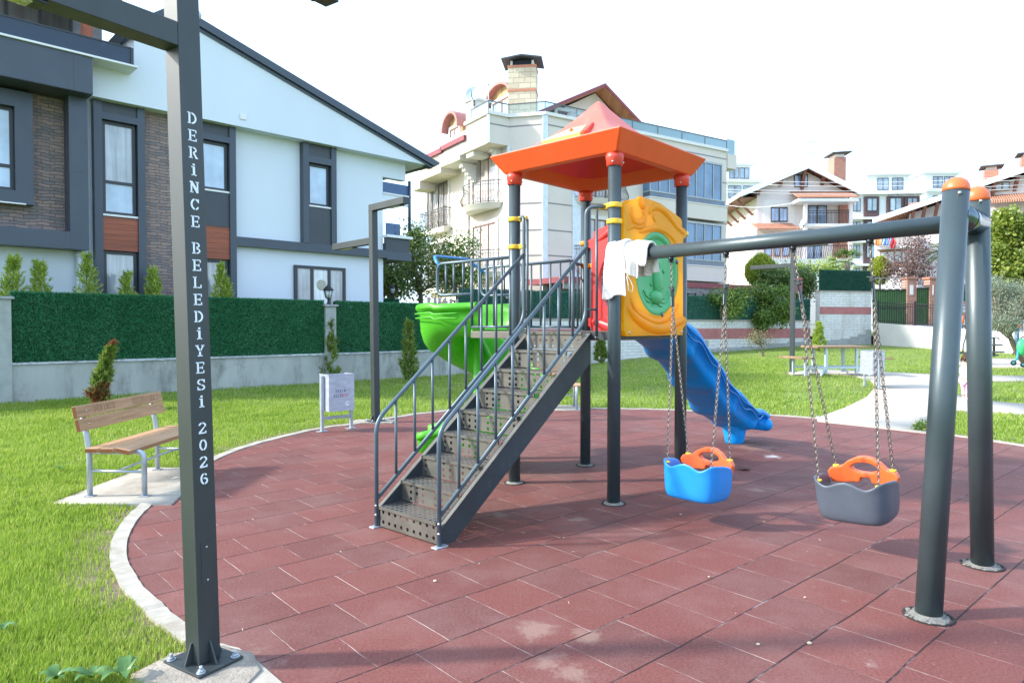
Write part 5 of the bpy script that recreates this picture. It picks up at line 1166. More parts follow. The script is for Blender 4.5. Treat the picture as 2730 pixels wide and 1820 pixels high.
# ------------------------------------------------------------------ benches
pine = boards('warm_pine_slats', (0.30, 0.165, 0.080), (0.52, 0.32, 0.175), 'Y', None, 0.55)
endg = M('end_grain', (0.22, 0.075, 0.022), 0.7, var=0.2, vs=30)
engr = M('engraved_letters', (0.29, 0.165, 0.085), 0.8)
def bench(label, Lb=1.42):
    """own frame: sitter looks along +x, length along y (0..Lb)"""
    t = thing('park_bench', label, 'bench', (0, 0, 0), group='wooden park benches', local=True)
    for y in (0.14, Lb-0.14):
        mb = MB(); mb.tube(fillet([(0.0, y, 0.0), (0.0, y, 0.42), (-0.075, y, 0.80)], 0.12, 6), 0.024, 14); mb.build('leg', zinc, t)
        mb = MB(); mb.tube(fillet([(0.50, y, 0.0), (0.50, y, 0.40), (0.36, y, 0.405)], 0.09, 7), 0.024, 14); mb.build('leg', zinc, t)
        mb = MB(); mb.tube([(0.02, y, 0.395), (0.40, y, 0.395)], 0.016, 10); mb.build('seat_bearer', zinc, t)
        mb = MB(); mb.tube([(0.0, y, 0.23), (0.50, y, 0.22)], 0.013, 10); mb.build('cross_rail', zinc, t)
        for x in (0.0, 0.5): MB().box(x-0.045, x+0.045, y-0.035, y+0.035, 0.0, 0.006).build('foot_plate', zinc, t, bevel=0.002)
    mb = MB(); mb.tube([(0.25, 0.14, 0.225), (0.42, Lb*0.5, 0.30), (0.25, Lb-0.14, 0.225)], 0.011, 8); mb.build('diagonal_brace', zinc, t)
    for x0, x1, z, tilt in ((0.045, 0.160, 0.415, 0), (0.180, 0.296, 0.415, 0), (0.316, 0.445, 0.410, 12)):
        q = Matrix.Translation(((x0+x1)/2, 0, z+0.02)) @ Matrix.Rotation(R(tilt), 4, 'Y'); hw = (x1-x0)/2
        sl_o = MB().box(-hw, hw, 0.001, Lb-0.001, -0.020, 0.020, q).build('seat_slat', pine, t, bevel=0.004)
        MB().box(-hw+0.004, hw-0.004, -0.0005, 0.003, -0.016, 0.016, q).build('slat_end', endg, sl_o)
    q0 = Matrix.Translation((-0.035, 0, 0.66)) @ Matrix.Rotation(R(-12), 4, 'Y')
    for k, (za, zb_) in enumerate(((-0.015, 0.098), (0.104, 0.215))):
        b0 = MB().box(-0.0, 0.040, 0.001, Lb-0.001, za-0.0, zb_, q0 @ Matrix.Translation((0, 0, -0.05))).build('back_slat', pine, t, bevel=0.004)
        MB().box(0.004, 0.036, -0.0005, 0.003, za+0.004, zb_-0.004, q0 @ Matrix.Translation((0, 0, -0.05))).build('slat_end', endg, b0)
        if k == 1:
            mb = MB()
            for word, ys in (('DERİNCE', 0.24), ('BELEDİYESİ', 0.24+0.62)):
                for i, ch in enumerate(word):
                    for pc in GL[ch]:
                        P = [(ys+i*0.048+x*0.038, 0.135+y*0.040-0.05) for x, y in pc]
                        v0 = [q0 @ Vector((0.0405, x, z)) for x, z in P]; v1 = [q0 @ Vector((0.0411, x, z)) for x, z in P]
                        n_ = len(P); mb.add(v0+v1, [tuple(range(n_)), tuple(n_+i_ for i_ in reversed(range(n_)))]+[(i_, (i_+1) % n_, n_+(i_+1) % n_, n_+i_) for i_ in range(n_)])
            mb.build('engraving', engr, b0)
        mb = MB()
        for y in (0.13, Lb-0.13): mb.sphere(tuple(q0 @ Vector((0.041, y, (za+zb_)/2-0.05))), 0.008, 8, 5)
        mb.build('screw', bolt_m, b0)
    return t
b1 = bench('wooden slatted bench with engraved backrest on the concrete pad at left'); b1.location = (-3.83, 6.02, 0.016); b1.rotation_euler = (0, 0, R(-1))
fb_ = G(1533, 1093); copy_thing(b1, (fb_.x-1.25, fb_.y+0.5, 0.016), R(-90), 'far wooden bench half hidden behind the stairs')
# second bench faces the camera: turn so that +x looks to -y
bpy.data.objects[-1] if False else None
# ------------------------------------------------------------------ litter bins
txt_d = M('bin_blue_letters', (0.05, 0.08, 0.20), 0.6); txt_r = M('bin_red_letters', (0.55, 0.04, 0.05), 0.6)
sheet_m = M('brushed_zinc_sheet', (0.47, 0.50, 0.60), 0.38, 0.45, var=0.16, vs=7, stretch=(1, 1, 2.5), dirt=((0.70, 0.72, 0.78), 9, 0.62, 0.5))
def litter_bin(label, h0=0.30, h1=0.83, wd=0.34):
    """own frame: open box between two posts standing along x; lettering on -y"""
    t = thing('litter_bin', label, 'litter bin', (0, 0, 0), group='galvanised litter bins', local=True)
    for s_ in (-1, 1):
        mb = MB(); mb.box(s_*0.235-0.022, s_*0.235+0.022, -0.022, 0.022, 0.008, h1-0.01 if s_ < 0 else h1-0.02); mb.build('post', zinc, t, bevel=0.003)
        MB().box(s_*0.235-0.075, s_*0.235+0.075, -0.05, 0.05, 0, 0.007).build('foot_plate', zinc, t)
    MB().box(-0.212, 0.212, -0.018, 0.018, 0.17, 0.215).build('cross_rail', zinc, t, bevel=0.003)
    x0, x1, y0, y1 = -0.205, 0.205, -0.16, 0.14; th = 0.003
    mb = MB(); mb.box(x0, x1, y0, y0+th, h0, h1).box(x0, x1, y1-th, y1, h0, h1).box(x0, x0+th, y0+th, y1-th, h0, h1).box(x1-th, x1, y0+th, y1-th, h0, h1).box(x0+th, x1-th, y0+th, y1-th, h0, h0+th)
    bk = mb.build('bucket', sheet_m, t)
    mb = MB(); mb.box(x0-0.006, x1+0.006, y0-0.006, y0+0.006, h1+0.0005, h1+0.012).box(x0-0.006, x0+0.006, y0+0.007, y1, h1+0.0005, h1+0.012).box(x1-0.006, x1+0.006, y0+0.007, y1, h1+0.0005, h1+0.012); mb.build('rim', sheet_m, bk)
    for mt, wd_, z, xs_, sz_ in ((txt_d, 'DERİN', h0+0.275, -0.10, 0.030), (txt_d, 'BELE', h0+0.205, -0.13, 0.032), (txt_r, 'DİY', h0+0.205, 0.005, 0.032)):
        mb = MB()
        for i, ch in enumerate(wd_):
            for pc in GL[ch]: mb.prism([(xs_+i*0.034+x*0.027, z+y*sz_) for x, y in pc], y0-0.0015, y0-0.0003)
        mb.build('lettering', mt, bk)
    mb = MB()
    for k in range(6): mb.prism(_a(0.10, h0+0.10, 0.045-0.004*k*1.6, 0.04-0.005*k, 30+k*40, 200+k*45, 0.006, 8), y0-0.0012-0.0002*k, y0-0.0003)
    mb.build('emblem', M('bin_white_emblem', (0.75, 0.77, 0.80), 0.6), bk)
    return t
gA = G(863, 1152); gB = G(932, 1141); gm_ = (gA+gB)/2; an = math.atan2((gB-gA).y, (gB-gA).x)
bin1 = litter_bin('galvanised litter bin with printed lettering at the left edge of the rubber'); bin1.location = (gm_.x, gm_.y, 0.005); bin1.rotation_euler = (0, 0, an*0.75); sc_ = (gB-gA).length/0.47
gC = G(2330, 1035); bin2 = copy_thing(bin1, (gC.x, gC.y+0.1, gC.z+0.012), R(100), 'galvanised litter bin on the path in front of the picnic table')
# ------------------------------------------------------------------ picnic table
pt = atY(2225, 990, 17.6); pt.z = gz(pt.x, pt.y)+0.012
tab = thing('picnic_table', 'picnic table with two benches on the path beside the far street light', 'picnic table', tuple(pt), R(8), local=True)
ptw = boards('picnic_wood', (0.28, 0.15, 0.075), (0.46, 0.29, 0.17), 'L', 0.12, 0.6)
MB().box(-0.72, 0.72, -0.38, 0.38, 0.70, 0.745).build('table_top', ptw, tab, bevel=0.006)
pm = M('pale_blue_steel', (0.46, 0.55, 0.60), 0.45, 0.2, var=0.06)
for s_, nm in ((-1, 'a'), (1, 'b')):
    MB().box(s_*0.98-0.17, s_*0.98+0.17, -0.70 if s_ > 0 else -0.38, 0.38 if s_ > 0 else 0.70, 0.42, 0.46).build('bench_seat', ptw, tab, bevel=0.005)
for y in (-0.28, 0.28):
    for x in (-0.42, 0.42):
        MB().box(x-0.03, x+0.03, y-0.03, y+0.03, 0.05, 0.698).build('leg', pm, tab)
    MB().box(-1.0, 1.0, y-0.022, y+0.022, 0.175, 0.22).build('cross_rail', pm, tab)
    for s_ in (-1, 1): MB().box(s_*0.98-0.025, s_*0.98+0.025, y-0.025, y+0.025, 0.0, 0.418).build('leg', pm, tab)
for s_ in (-1, 1):
    for y in (-0.3, 0.3):
        MB().beam((s_*0.42, y*0.9, 0.20), (s_*0.42+s_*0.25, y*1.5, 0.01), 0.04, 0.04).build('brace', pm, tab)
# ================================================================== APARTMENT BLOCK
KX, KY = (1303-1365)/1820*29.0, 29.0; A1 = math.atan2(0.537, 0.843)
AF = Frame(KX, KY, A1)                                   # main front, running right and away
AL = Frame(KX, KY, math.atan2(-0.843, 0.537))            # left face; x runs towards the corner (negative = further left)
cream = M('cream_plaster', (0.66, 0.595, 0.525), 0.85, var=0.035, vs=0.9, bmp=0.15, bs=60, dirt=((0.50, 0.47, 0.44), 0.7, 0.60, 0.30))
creamw = M('bright_cream_trim', (0.74, 0.72, 0.68), 0.8, var=0.03)
groove = M('facade_groove', (0.26, 0.25, 0.24), 0.9)
ironm = M('wrought_iron_grey', (0.13, 0.125, 0.12), 0.5, 0.4)
brownf = M('brown_window_frame', (0.20, 0.085, 0.050), 0.5)
blueg = window_glass('blue_balcony_glass', (0.085, 0.19, 0.33), 1.2, lo=0.7, hi=1.3, coat=0.15); bluegd = window_glass('dark_balcony_glass', (0.06, 0.10, 0.15), 1.5, coat=0.1)
maroon = M('maroon_eave', (0.24, 0.045, 0.055), 0.5, var=0.1); softwood = boards('varnished_soffit', (0.36, 0.14, 0.05), (0.52, 0.24, 0.09), 'Y', 0.12, 0.5)
block = thing('apartment_block', 'cream apartment block with faceted corner bay, iron balconies and stone chimney', 'apartment block', (KX, KY, 0))
C3 = lambda x, y: (1100+x/2.8, 120+y/2.8)
def corner_pts():
    """outline of the facade, from the far left to the right end (world xy)"""
    def hit(px, P, ang):
        d = ray(px, 700); e = Vector((math.cos(ang), math.sin(ang))); t = (P.x*d.y-P.y*d.x)/(d.x*e.y-d.y*e.x); return Vector((P.x+e.x*t, P.y+e.y*t))
    K = Vector((KX, KY)); a = hit(1357, K, A1); b = hit(1453, a, A1-R(47)); c = hit(1537, b, A1); return K, a, b, c
K_, Ka, Kb, Kc = corner_pts()
Zr = AF.uz(1303, 298)[1]                                 # parapet top
e1_ = Vector((math.cos(A1), math.sin(A1))); e2_ = Vector((-e1_.y, e1_.x))
Lleft = -AL.uz(1128, 600)[0]                              # length of the left face in view
Fr = Frame(Kc.x, Kc.y, A1)
uRt = Fr.uz(1936, 600)[0]
Rend = Vector((Kc.x, Kc.y))+e1_*uRt
farL = K_+e2_*(Lleft+0.3)
outl = [farL, K_, Ka, Kb, Kc, Rend, Rend+e2_*11, farL+e1_*11]
# the corner above the second floor juts out left (K); wall below the bay starts at Ka on the left face
zbay = AF.uz(1303, 380)[1]
def extr(name, pts, z0, z1, mat, par=block):
    n = len(pts); mb = MB(); mb.add([(p[0], p[1], z0) for p in pts]+[(p[0], p[1], z1) for p in pts], [tuple(reversed(range(n))), tuple(range(n, 2*n))]+[(i, (i+1) % n, n+(i+1) % n, n+i) for i in range(n)])
    return mb.build(name, mat, par)
# lower body: left face set back to the line through Ka
inL = Ka+e2_*(Lleft+1.2)
ALi = Frame(Ka.x, Ka.y, math.atan2(-0.843, 0.537))
lower = [inL, Ka, Kb, Kc, Rend, Rend+e2_*11, inL+e1_*9]
wallb = extr('wall', lower, -1.0, zbay, cream)
zfar = ALi.uz(1128, 560)[1]
stepL = Frame(K_.x, K_.y, math.atan2(-0.843, 0.537))
uq = stepL.uz(1243, 420)[0]; uq2 = stepL.uz(1175, 420)[0]; uq3 = -Lleft-0.4
upper = [K_+e2_*0.0, Ka, Kb, Kc, Rend, Rend+e2_*11, K_+e2_*(-uq)+e1_*9, K_+e2_*(-uq)]
extr('upper_wall', upper, zbay+0.002, Zr, cream)
zlow = stepL.uz(1205, 378)[1]; zlow2 = stepL.uz(1160, 410)[1]
extr('upper_wall', [K_+e2_*(-uq+0.01), K_+e2_*(-uq+0.01)+e1_*9, K_+e2_*(-uq2)+e1_*9, K_+e2_*(-uq2)], zbay+0.003, zlow, cream)
extr('upper_wall', [K_+e2_*(-uq2+0.01), K_+e2_*(-uq2+0.01)+e1_*9, K_+e2_*(-uq3)+e1_*9, K_+e2_*(-uq3)], zbay-0.4, zlow2, cream)
# cornice
def band(pts, z0, z1, d, name, mat, par=block):
    """strip following an open polyline, standing d proud of the facade"""
    mb = MB()
    for i in range(len(pts)-1):
        a, b = Vector(pts[i]), Vector(pts[i+1]); t = (b-a).normalized(); n = Vector((t.y, -t.x)); a2 = a-t*0.0; b2 = b+t*0.0
        P_ = [a2+n*0.002, b2+n*0.002, b2+n*d+t*d*0.4, a2+n*d-t*d*0.4]
        mb.add([(p.x, p.y, z0) for p in P_]+[(p.x, p.y, z1) for p in P_], [(3, 2, 1, 0), (4, 5, 6, 7), (0, 1, 5, 4), (1, 2, 6, 5), (2, 3, 7, 6), (3, 0, 4, 7)])
    return mb.build(name, mat, par)
front = [Ka, Kb, Kc, Rend]; frontK = [K_, Ka, Kb, Kc, Rend]
band([K_+e2_*(-uq), K_], Zr-0.10, Zr+0.04, 0.10, 'cornice', creamw); band(frontK, Zr-0.10, Zr+0.04, 0.09, 'cornice', creamw)
zg = lambda px, py: Frame(Kb.x, Kb.y, A1).uz(px, py)[1]
for y_px in ((1453, 331), (1453, 408), (1453, 540), (1453, 612), (1453, 680), (1453, 745)):
    z = zg(*y_px); band(front if z < zbay else frontK, z-0.03, z+0.03, 0.006, 'facade_groove', groove)
# vertical white strips at facet corners
def strip(P, ang, z0, z1, w_=0.22, par=block):
    f = Frame(P[0], P[1], ang); wbox(f, 'corner_trim', -w_/2, w_/2, -0.05, 0.05, z0, z1, M('pale_blue_trim', (0.66, 0.74, 0.80), 0.7), par)
strip(Kb, A1-R(23), 1, Zr-0.12); strip(Kc, A1, 1, Zr-0.12, 0.5); strip(K_, A1-R(45), zbay, Zr-0.12, 0.10); strip(Ka, A1-R(60), 1, zbay-0.01, 0.14)
# glass railing on the roof terrace
rg = glass('roof_railing_glass', (0.60, 0.67, 0.71), 0.05, 0.72)
mb = MB(); mb2 = MB(); pts_r = [K_+e2_*(-uq-0.45), K_, Ka, Kb, Kc, Rend]
for i in range(len(pts_r)-1):
    a, b = pts_r[i], pts_r[i+1]; mb.beam((a.x, a.y, Zr+0.26), (b.x, b.y, Zr+0.26), 0.012, 0.38); mb2.beam((a.x, a.y, Zr+0.47), (b.x, b.y, Zr+0.47), 0.04, 0.04)
    k = max(1, int((b-a).length/1.6))
    for j in range(k+1): p = a+(b-a)*j/k; mb2.beam((p.x, p.y, Zr), (p.x, p.y, Zr+0.46), 0.03, 0.03)
mb.build('terrace_glass', rg, block); mb2.build('terrace_rail', ironm, block)
# ---- windows and iron balconies
def awin(fr, x0, x1, z0, z1, panes=2, gm=None, fm=None, sur=creamw, y=0.0, name='window', sw=0.16, par=block, curtain=True):
    w_ = wbox(fr, name, x0-sw, x0, y-0.07, y-0.002, z0, z1+sw, sur, par)
    o2 = wbox(fr, 'surround', x1, x1+sw, y-0.07, y-0.002, z0, z1+sw, sur, w_); wbox(fr, 'surround', x0, x1, y-0.07, y-0.002, z1, z1+sw, sur, w_)
    fm = fm or brownf; f_ = 0.06
    for k in range(panes+1): xx = x0+(x1-x0)*k/panes; wbox(fr, 'window_bar', max(x0, xx-f_/2-0.0), min(x1, xx+f_/2), y-0.045, y-0.003, z0, z1, fm, w_)
    wbox(fr, 'window_bar', x0, x1, y-0.044, y-0.003, z1-f_, z1, fm, w_)
    wbox(fr, 'pane', x0+0.03, x1-0.03, y-0.020, y-0.004, z0, z1-f_, gm or curt_w, w_); return w_
curt_w = window_glass('warm_curtain_glass', (0.46, 0.42, 0.36), 7, lo=0.45, hi=1.4)
def iron_balcony(fr, xc, w_, z, d, hgt=0.95, curved=True, slab=True, y=0.0, par=block, bulge=0.14):
    pts = []
    n = 14
    for i in range(n+1):
        t = i/n; x = xc-w_/2+w_*t
        if curved: yy_ = -d*math.sin(PI*t)**0.6
        else: yy_ = -d if 0 < i < n else 0
        pts.append((x, y+yy_-0.02))
    if not curved: pts = [(xc-w_/2, y), (xc-w_/2, y-d*0.5), (xc-w_/2, y-d)]+[(xc-w_/2+w_*i/10, y-d) for i in range(1, 11)]+[(xc+w_/2, y-d*0.5), (xc+w_/2, y)]
    if slab:
        m_ = len(pts); V = [tuple(fr.w(x*1.0, yy_, z-0.22)) for x, yy_ in [(xc+(p[0]-xc)*0.9, y+(p[1]-y)*0.85) for p in pts]]+[tuple(fr.w(xc+(x-xc)*1.04, y+(yy_-y)*1.06, z)) for x, yy_ in pts]
        mb = MB(); mb.add(V, [tuple(reversed(range(m_))), tuple(range(m_, 2*m_))]+[(i, (i+1) % m_, m_+(i+1) % m_, m_+i) for i in range(m_)]); mb.build('balcony_slab', creamw, par)
    mb = MB(); mb.tube([fr.w(x, yy_, z+hgt) for x, yy_ in pts], 0.022, 6); mb.tube([fr.w(x, yy_, z+0.06) for x, yy_ in pts], 0.015, 6); mb.tube([fr.w(x, yy_, z+hgt-0.14) for x, yy_ in pts], 0.012, 6)
    L_ = 0; tot = sum((Vector(pts[i+1])-Vector(pts[i])).length for i in range(len(pts)-1)); nb = int(tot/0.125); seg = 0; acc = 0
    for k in range(1, nb):
        s_ = tot*k/nb
        while acc+(Vector(pts[seg+1])-Vector(pts[seg])).length < s_: acc += (Vector(pts[seg+1])-Vector(pts[seg])).length; seg += 1
        a, b = Vector(pts[seg]), Vector(pts[seg+1]); t = (s_-acc)/(b-a).length; p = a+(b-a)*t; nn_ = Vector(((p.x-xc), (p.y-y))).normalized() if curved else Vector((0, -1))
        prof_ = [(0.06, 0), (0.2, bulge*0.9), (0.34, bulge), (0.5, bulge*0.35), (0.65, -0.02), (0.8, 0.02), (hgt, 0)]
        mb.tube([fr.w(p.x+nn_.x*q, p.y+nn_.y*q, z+h_) for h_, q in prof_], 0.010, 4)
    mb.build('balcony_railing', ironm, par)
# left face: french doors near the corner, twin windows further away
def ux(fr, x, y, yl=0.0): return fr.uz(*C3(x, y), yl)
d0 = ux(ALi, 455, 1180); d1 = ux(ALi, 628, 1000); dtop = ux(ALi, 628, 808)[1]
for dz, lab in ((0, 1), (-1, 2), (-2, 3)):
    fl = (ux(ALi, 540, 1200)[1]-ux(ALi, 540, 1695)[1])     # storey height
    zb0 = ux(ALi, 630, 1180)[1]+dz*fl; zt0 = dtop+dz*fl
    awin(ALi, d0[0], d1[0], zb0, zt0, 3, fm=brownf)
    iron_balcony(ALi, (d0[0]+d1[0])/2, (d1[0]-d0[0])*1.45, zb0-0.02, 0.85)
    a = ux(ALi, 118, 1380); b_ = ux(ALi, 274, 1340); zt1 = ux(ALi, 274, 1008)[1]+dz*fl; zb1 = ux(ALi, 274, 1352)[1]+dz*fl
    xm = a[0]+(b_[0]-a[0])*0.47
    for x0_, x1_ in ((a[0], xm-0.12), (xm+0.12, b_[0])):
        awin(ALi, x0_, x1_, zb1, zt1, 2, sw=0.10)
        mb = MB(); k = 7
        for i in range(k+1):
            x = x0_+(x1_-x0_)*i/k; mb.tube([ALi.w(x, -0.13-0.06*abs(math.sin(h_*7)), zb1+h_) for h_ in np.linspace(0, zt1-zb1, 8)], 0.012, 4)
        for h_ in (0.1, 1.0, zt1-zb1-0.15): mb.tube([ALi.w(x0_, -0.15, zb1+h_), ALi.w(x1_, -0.15, zb1+h_)], 0.014, 4)
        mb.build('window_grille', ironm, block)
    iron_balcony(ALi, (a[0]+b_[0])/2, (b_[0]-a[0])*1.15, zb1-0.05, 0.40, curved=False)
    for z_ in (zb0-0.35, zb0+1.1): 
        wbox(ALi, 'facade_groove', ux(ALi, 300, 1200)[0], d0[0]-0.3, -0.006, -0.001, z_, z_+0.05, groove, block)
# eave slabs and brackets stepping down the left face
def pilaster(x, z0, z1, w_=0.35): wbox(ALi, 'pilaster', x-w_/2, x+w_/2, -0.10, -0.001, z0, z1, creamw, block)
pilaster(ux(ALi, 412, 1000)[0], 0, ux(ALi, 412, 800)[1])
for (xa, ya), (xb, yb) in (((205, 785), (530, 665)), ((0, 985), (350, 850))):
    za = ux(stepL, xb, yb)[1]; u0 = ux(stepL, xa, ya)[0]; u1 = ux(stepL, xb, yb)[0]
    wbox(stepL, 'eave_slab', u0, u1, 0.0, 1.15, za-0.02, za+0.55, creamw, block)
    wbox(stepL, 'eave_end', u0-0.02, u0+0.9, -0.02, 1.15, za-0.62, za-0.021, cream, block)
    for k in range(6):
        wbox(stepL, 'bracket', u1-0.5+0.0*k, u1-0.20, 0.25+0.15*k, 1.15, za-0.12-0.16*(k+1), za-0.121-0.16*k, creamw, block)
# roof edge gutters (maroon)
for (xa, ya), (xb, yb) in (((100, 838), (215, 785)), ((205, 778), (385, 690))):
    u0, z0_ = ux(stepL, xa, ya, -0.1); u1, z1_ = ux(stepL, xb, yb, -0.1); z_ = (z0_+z1_)/2
    wbox(stepL, 'gutter', u0-(2.0 if xa == 100 else 0), u1, -0.12, 0.15, z_-0.1, z_+0.12, maroon, block)
# dormers with curved red roofs
terr = M('terracotta_red_roof', (0.42, 0.17, 0.15), 0.6, var=0.1); planks = boards('pale_dormer_boards', (0.40, 0.26, 0.12), (0.60, 0.42, 0.22), 'X', 0.11, 0.6)
def dormer(fr, x0, x1, z0, zs, zt_, depth, y=0.4):
    n = 12; xm = (x0+x1)/2; hw = (x1-x0)/2
    top = [(xm+hw*math.cos(PI*(1-i/n)), zs+(zt_-zs)*math.sin(PI*i/n)) for i in range(n+1)]
    def ex(name, poly, ya, yb, mat, par):
        mb = MB(); m_ = len(poly); mb.add([fr.w(x, ya, z) for x, z in poly]+[fr.w(x, yb, z) for x, z in poly], [tuple(range(m_)), tuple(m_+i for i in reversed(range(m_)))]+[(i, m_+i, m_+(i+1) % m_, (i+1) % m_) for i in range(m_)]); return mb.build(name, mat, par)
    d_ = ex('dormer', [(x0, z0)]+top+[(x1, z0)], y, y+depth, planks, block)
    outer = [(xm+(hw+0.14)*math.cos(PI*(1-i/n)), zs-0.1+(zt_-zs+0.22)*math.sin(PI*i/n)) for i in range(n+1)]
    inner = [(xm+(hw+0.02)*math.cos(PI*(1-i/n)), zs-0.12+(zt_-zs+0.12)*math.sin(PI*i/n)) for i in range(n+1)]
    ex('dormer_roof', outer+list(reversed(inner)), y-0.35, y+depth, terr, d_)
    awin(fr, x0+0.25, x1-0.25, z0+0.1, zs, 2, y=y, par=d_, gm=window_glass('pale_dormer_glass', (0.55, 0.56, 0.57), 5), sw=0.12)
a = ux(stepL, 268, 730, 0.4); b_ = ux(stepL, 372, 690, 0.4); dormer(stepL, a[0], b_[0], a[1]-0.3, ux(stepL, 320, 620, 0.4)[1], ux(stepL, 320, 522, 0.4)[1], 1.0)
a = ux(stepL, 585, 480, 3.0); b_ = ux(stepL, 760, 440, 3.0); dormer(stepL, a[0], b_[0], Zr-0.5, ux(stepL, 660, 415, 3.0)[1], ux(stepL, 690, 300, 3.0)[1], 0.8, y=3.0)
# little white chimney block and satellite dish on the terrace corner
wbox(stepL, 'parapet_block', ux(stepL, 385, 500)[0], ux(stepL, 437, 500)[0], 0.1, 0.9, Zr-1.5, Zr+0.95, creamw, block)
wbox(stepL, 'parapet_cap', ux(stepL, 378, 500)[0], ux(stepL, 445, 500)[0], 0.0, 1.0, Zr+0.952, Zr+1.05, creamw, block)
def dish(p, r, facing, label, cat='satellite dish'):
    t = thing('satellite_dish', label, cat, tuple(p)); p = Vector(p)
    MB().lathe([(0.02, 0), (r*0.5, r*0.05), (r*0.85, r*0.16), (r, r*0.26), (r*1.01, r*0.25), (r*0.85, r*0.13), (r*0.5, r*0.02), (0.02, -0.03)], p+Vector((0, 0, r*1.3)), 28, facing, cap=False).build('reflector', M('pale_dish', (0.42, 0.52, 0.60), 0.5), t)
    f_ = Vector(facing).normalized()
    mb = MB(); mb.tube([p, p+Vector((0, 0, r*0.9)), p+Vector((0, 0, r*1.3))-f_*0.05], 0.04, 8); mb.tube([p+Vector((0, 0, r*0.45)), p+Vector((0, 0, r*0.5))+f_*r*0.9, p+Vector((0, 0, r*1.1))+f_*r*1.1], 0.02, 6); mb.build('mount', ironm, t); return t
pd = atY(1264, 252, 29.9); dish((pd.x, pd.y, pd.z-0.38*1.3), 0.38, (-0.3, -1, 0.35), 'large pale satellite dish on the roof terrace of the cream block')
pa_ = atY(1302, 275, 30.2); an_ = thing('aerial_mast', 'thin aerial mast at the terrace corner, beside the large satellite dish', 'aerial', (pa_.x, pa_.y, Zr)); MB().tube([(pa_.x, pa_.y, Zr), (pa_.x, pa_.y, atY(1302, 225, 30.2).z)], 0.02, 6).build('mast', creamw, an_); MB().sphere((pa_.x, pa_.y, atY(1302, 226, 30.2).z), 0.09, 8, 5, (1, 1, 0.5)).build('antenna_head', creamw, an_)
# chimney
stone = masonry('limestone_blocks', (0.60, 0.50, 0.36), (0.72, 0.63, 0.47), (0.36, 0.29, 0.20), 0.52, 0.24, 0.012, 0.5, warp=0.02, bmp=0.4)
CF = Frame(*(atY(1354, 300, 31.0)[:2]), A1-R(40)); cz_ = lambda x, y: CF.uz(*C3(x, y))
cx0, cx1 = cz_(712, 300)[0], cz_(940, 300)[0]-0.12; ct = cz_(712, 155)[1]; cd_ = 0.9
chim = wbox(CF, 'chimney', cx0, cx1, 0, cd_, Zr-0.3, ct, stone, block)
bk_red = M('brick_course', (0.50, 0.20, 0.12), 0.8)
for y in (338, 160): z = cz_(712, y)[1]; wbox(CF, 'brick_course', cx0-0.02, cx1+0.02, -0.02, cd_+0.02, z-0.08, z+0.03, bk_red, chim)
for x in (cx0+0.1, cx1-0.2): wbox(CF, 'cap_leg', x, x+0.1, 0.05, cd_-0.05, ct+0.012, ct+0.22, creamw, chim)
wbox(CF, 'flue_opening', cx0+0.22, cx1-0.22, 0.10, cd_-0.10, ct+0.013, ct+0.26, M('dark_flue', (0.02, 0.025, 0.035), 0.8), chim)
mb = MB(); zc_ = ct+0.20
P_ = [CF.w(cx0-0.28, -0.25, zc_), CF.w((cx0+cx1)/2, -0.25, zc_+0.14), CF.w(cx1+0.28, -0.25, zc_), CF.w(cx1+0.28, cd_+0.25, zc_), CF.w((cx0+cx1)/2, cd_+0.25, zc_+0.14), CF.w(cx0-0.28, cd_+0.25, zc_)]
mb.add(P_+[p+Vector((0, 0, 0.06)) for p in P_], [(0, 1, 4, 5), (1, 2, 3, 4), (11, 10, 7, 6), (10, 9, 8, 7), (0, 6, 7, 1), (1, 7, 8, 2), (2, 8, 9, 3), (3, 9, 10, 4), (4, 10, 11, 5), (5, 11, 6, 0)]); mb.build('chimney_cap', M('rusty_dark_cap', (0.07, 0.075, 0.085), 0.6, var=0.3, vs=8), chim)
# big gabled attic
GFm = Frame(*(atY(1500, 300, 34.0)[:2]), A1-R(4)); gq = lambda x, y: GFm.uz(*C3(x, y))
apx = gq(1440, 285); lft = gq(1005, 465); rgt = gq(1745, 610)
mb = MB()
def roofside(a, b, y0, y1, t=0.16):
    P_ = [GFm.w(a[0], y0, a[1]), GFm.w(b[0], y0, b[1]), GFm.w(b[0], y1, b[1]), GFm.w(a[0], y1, a[1])]
    mb_ = MB(); mb_.add(P_+[p-Vector((0, 0, t)) for p in P_], [(0, 1, 2, 3), (7, 6, 5, 4), (0, 4, 5, 1), (1, 5, 6, 2), (2, 6, 7, 3), (3, 7, 4, 0)]); return mb_
sl1 = (apx[1]-lft[1])/(apx[0]-lft[0]); lft2 = (lft[0]-2.2, lft[1]-2.2*sl1)
attic_poly = [(lft[0]+0.3, Zr-0.5), (lft[0]+0.3, lft[1]-0.2), (apx[0], apx[1]-0.25), (rgt[0]-0.4, rgt[1]-0.1), (rgt[0]-0.4, Zr-0.5)]
n = 5; mbx = MB(); mbx.add([GFm.w(x, 0.9, z) for x, z in attic_poly]+[GFm.w(x, 6, z) for x, z in attic_poly], [tuple(range(n)), tuple(n+i for i in reversed(range(n)))]+[(i, n+i, n+(i+1) % n, (i+1) % n) for i in range(n)]); attic = mbx.build('attic_wall', cream, block)
rf_ = roofside(apx, rgt, 0.0, 6.2).build('attic_roof', maroon, block); roofside(lft2, apx, 0.0, 6.2).build('roof_slope', maroon, rf_)
for a, b in ((apx, rgt), (lft2, apx)):
    m_ = roofside((a[0], a[1]-0.165), (b[0], b[1]-0.165), 0.05, 0.9, 0.03); m_.build('soffit', softwood, rf_)
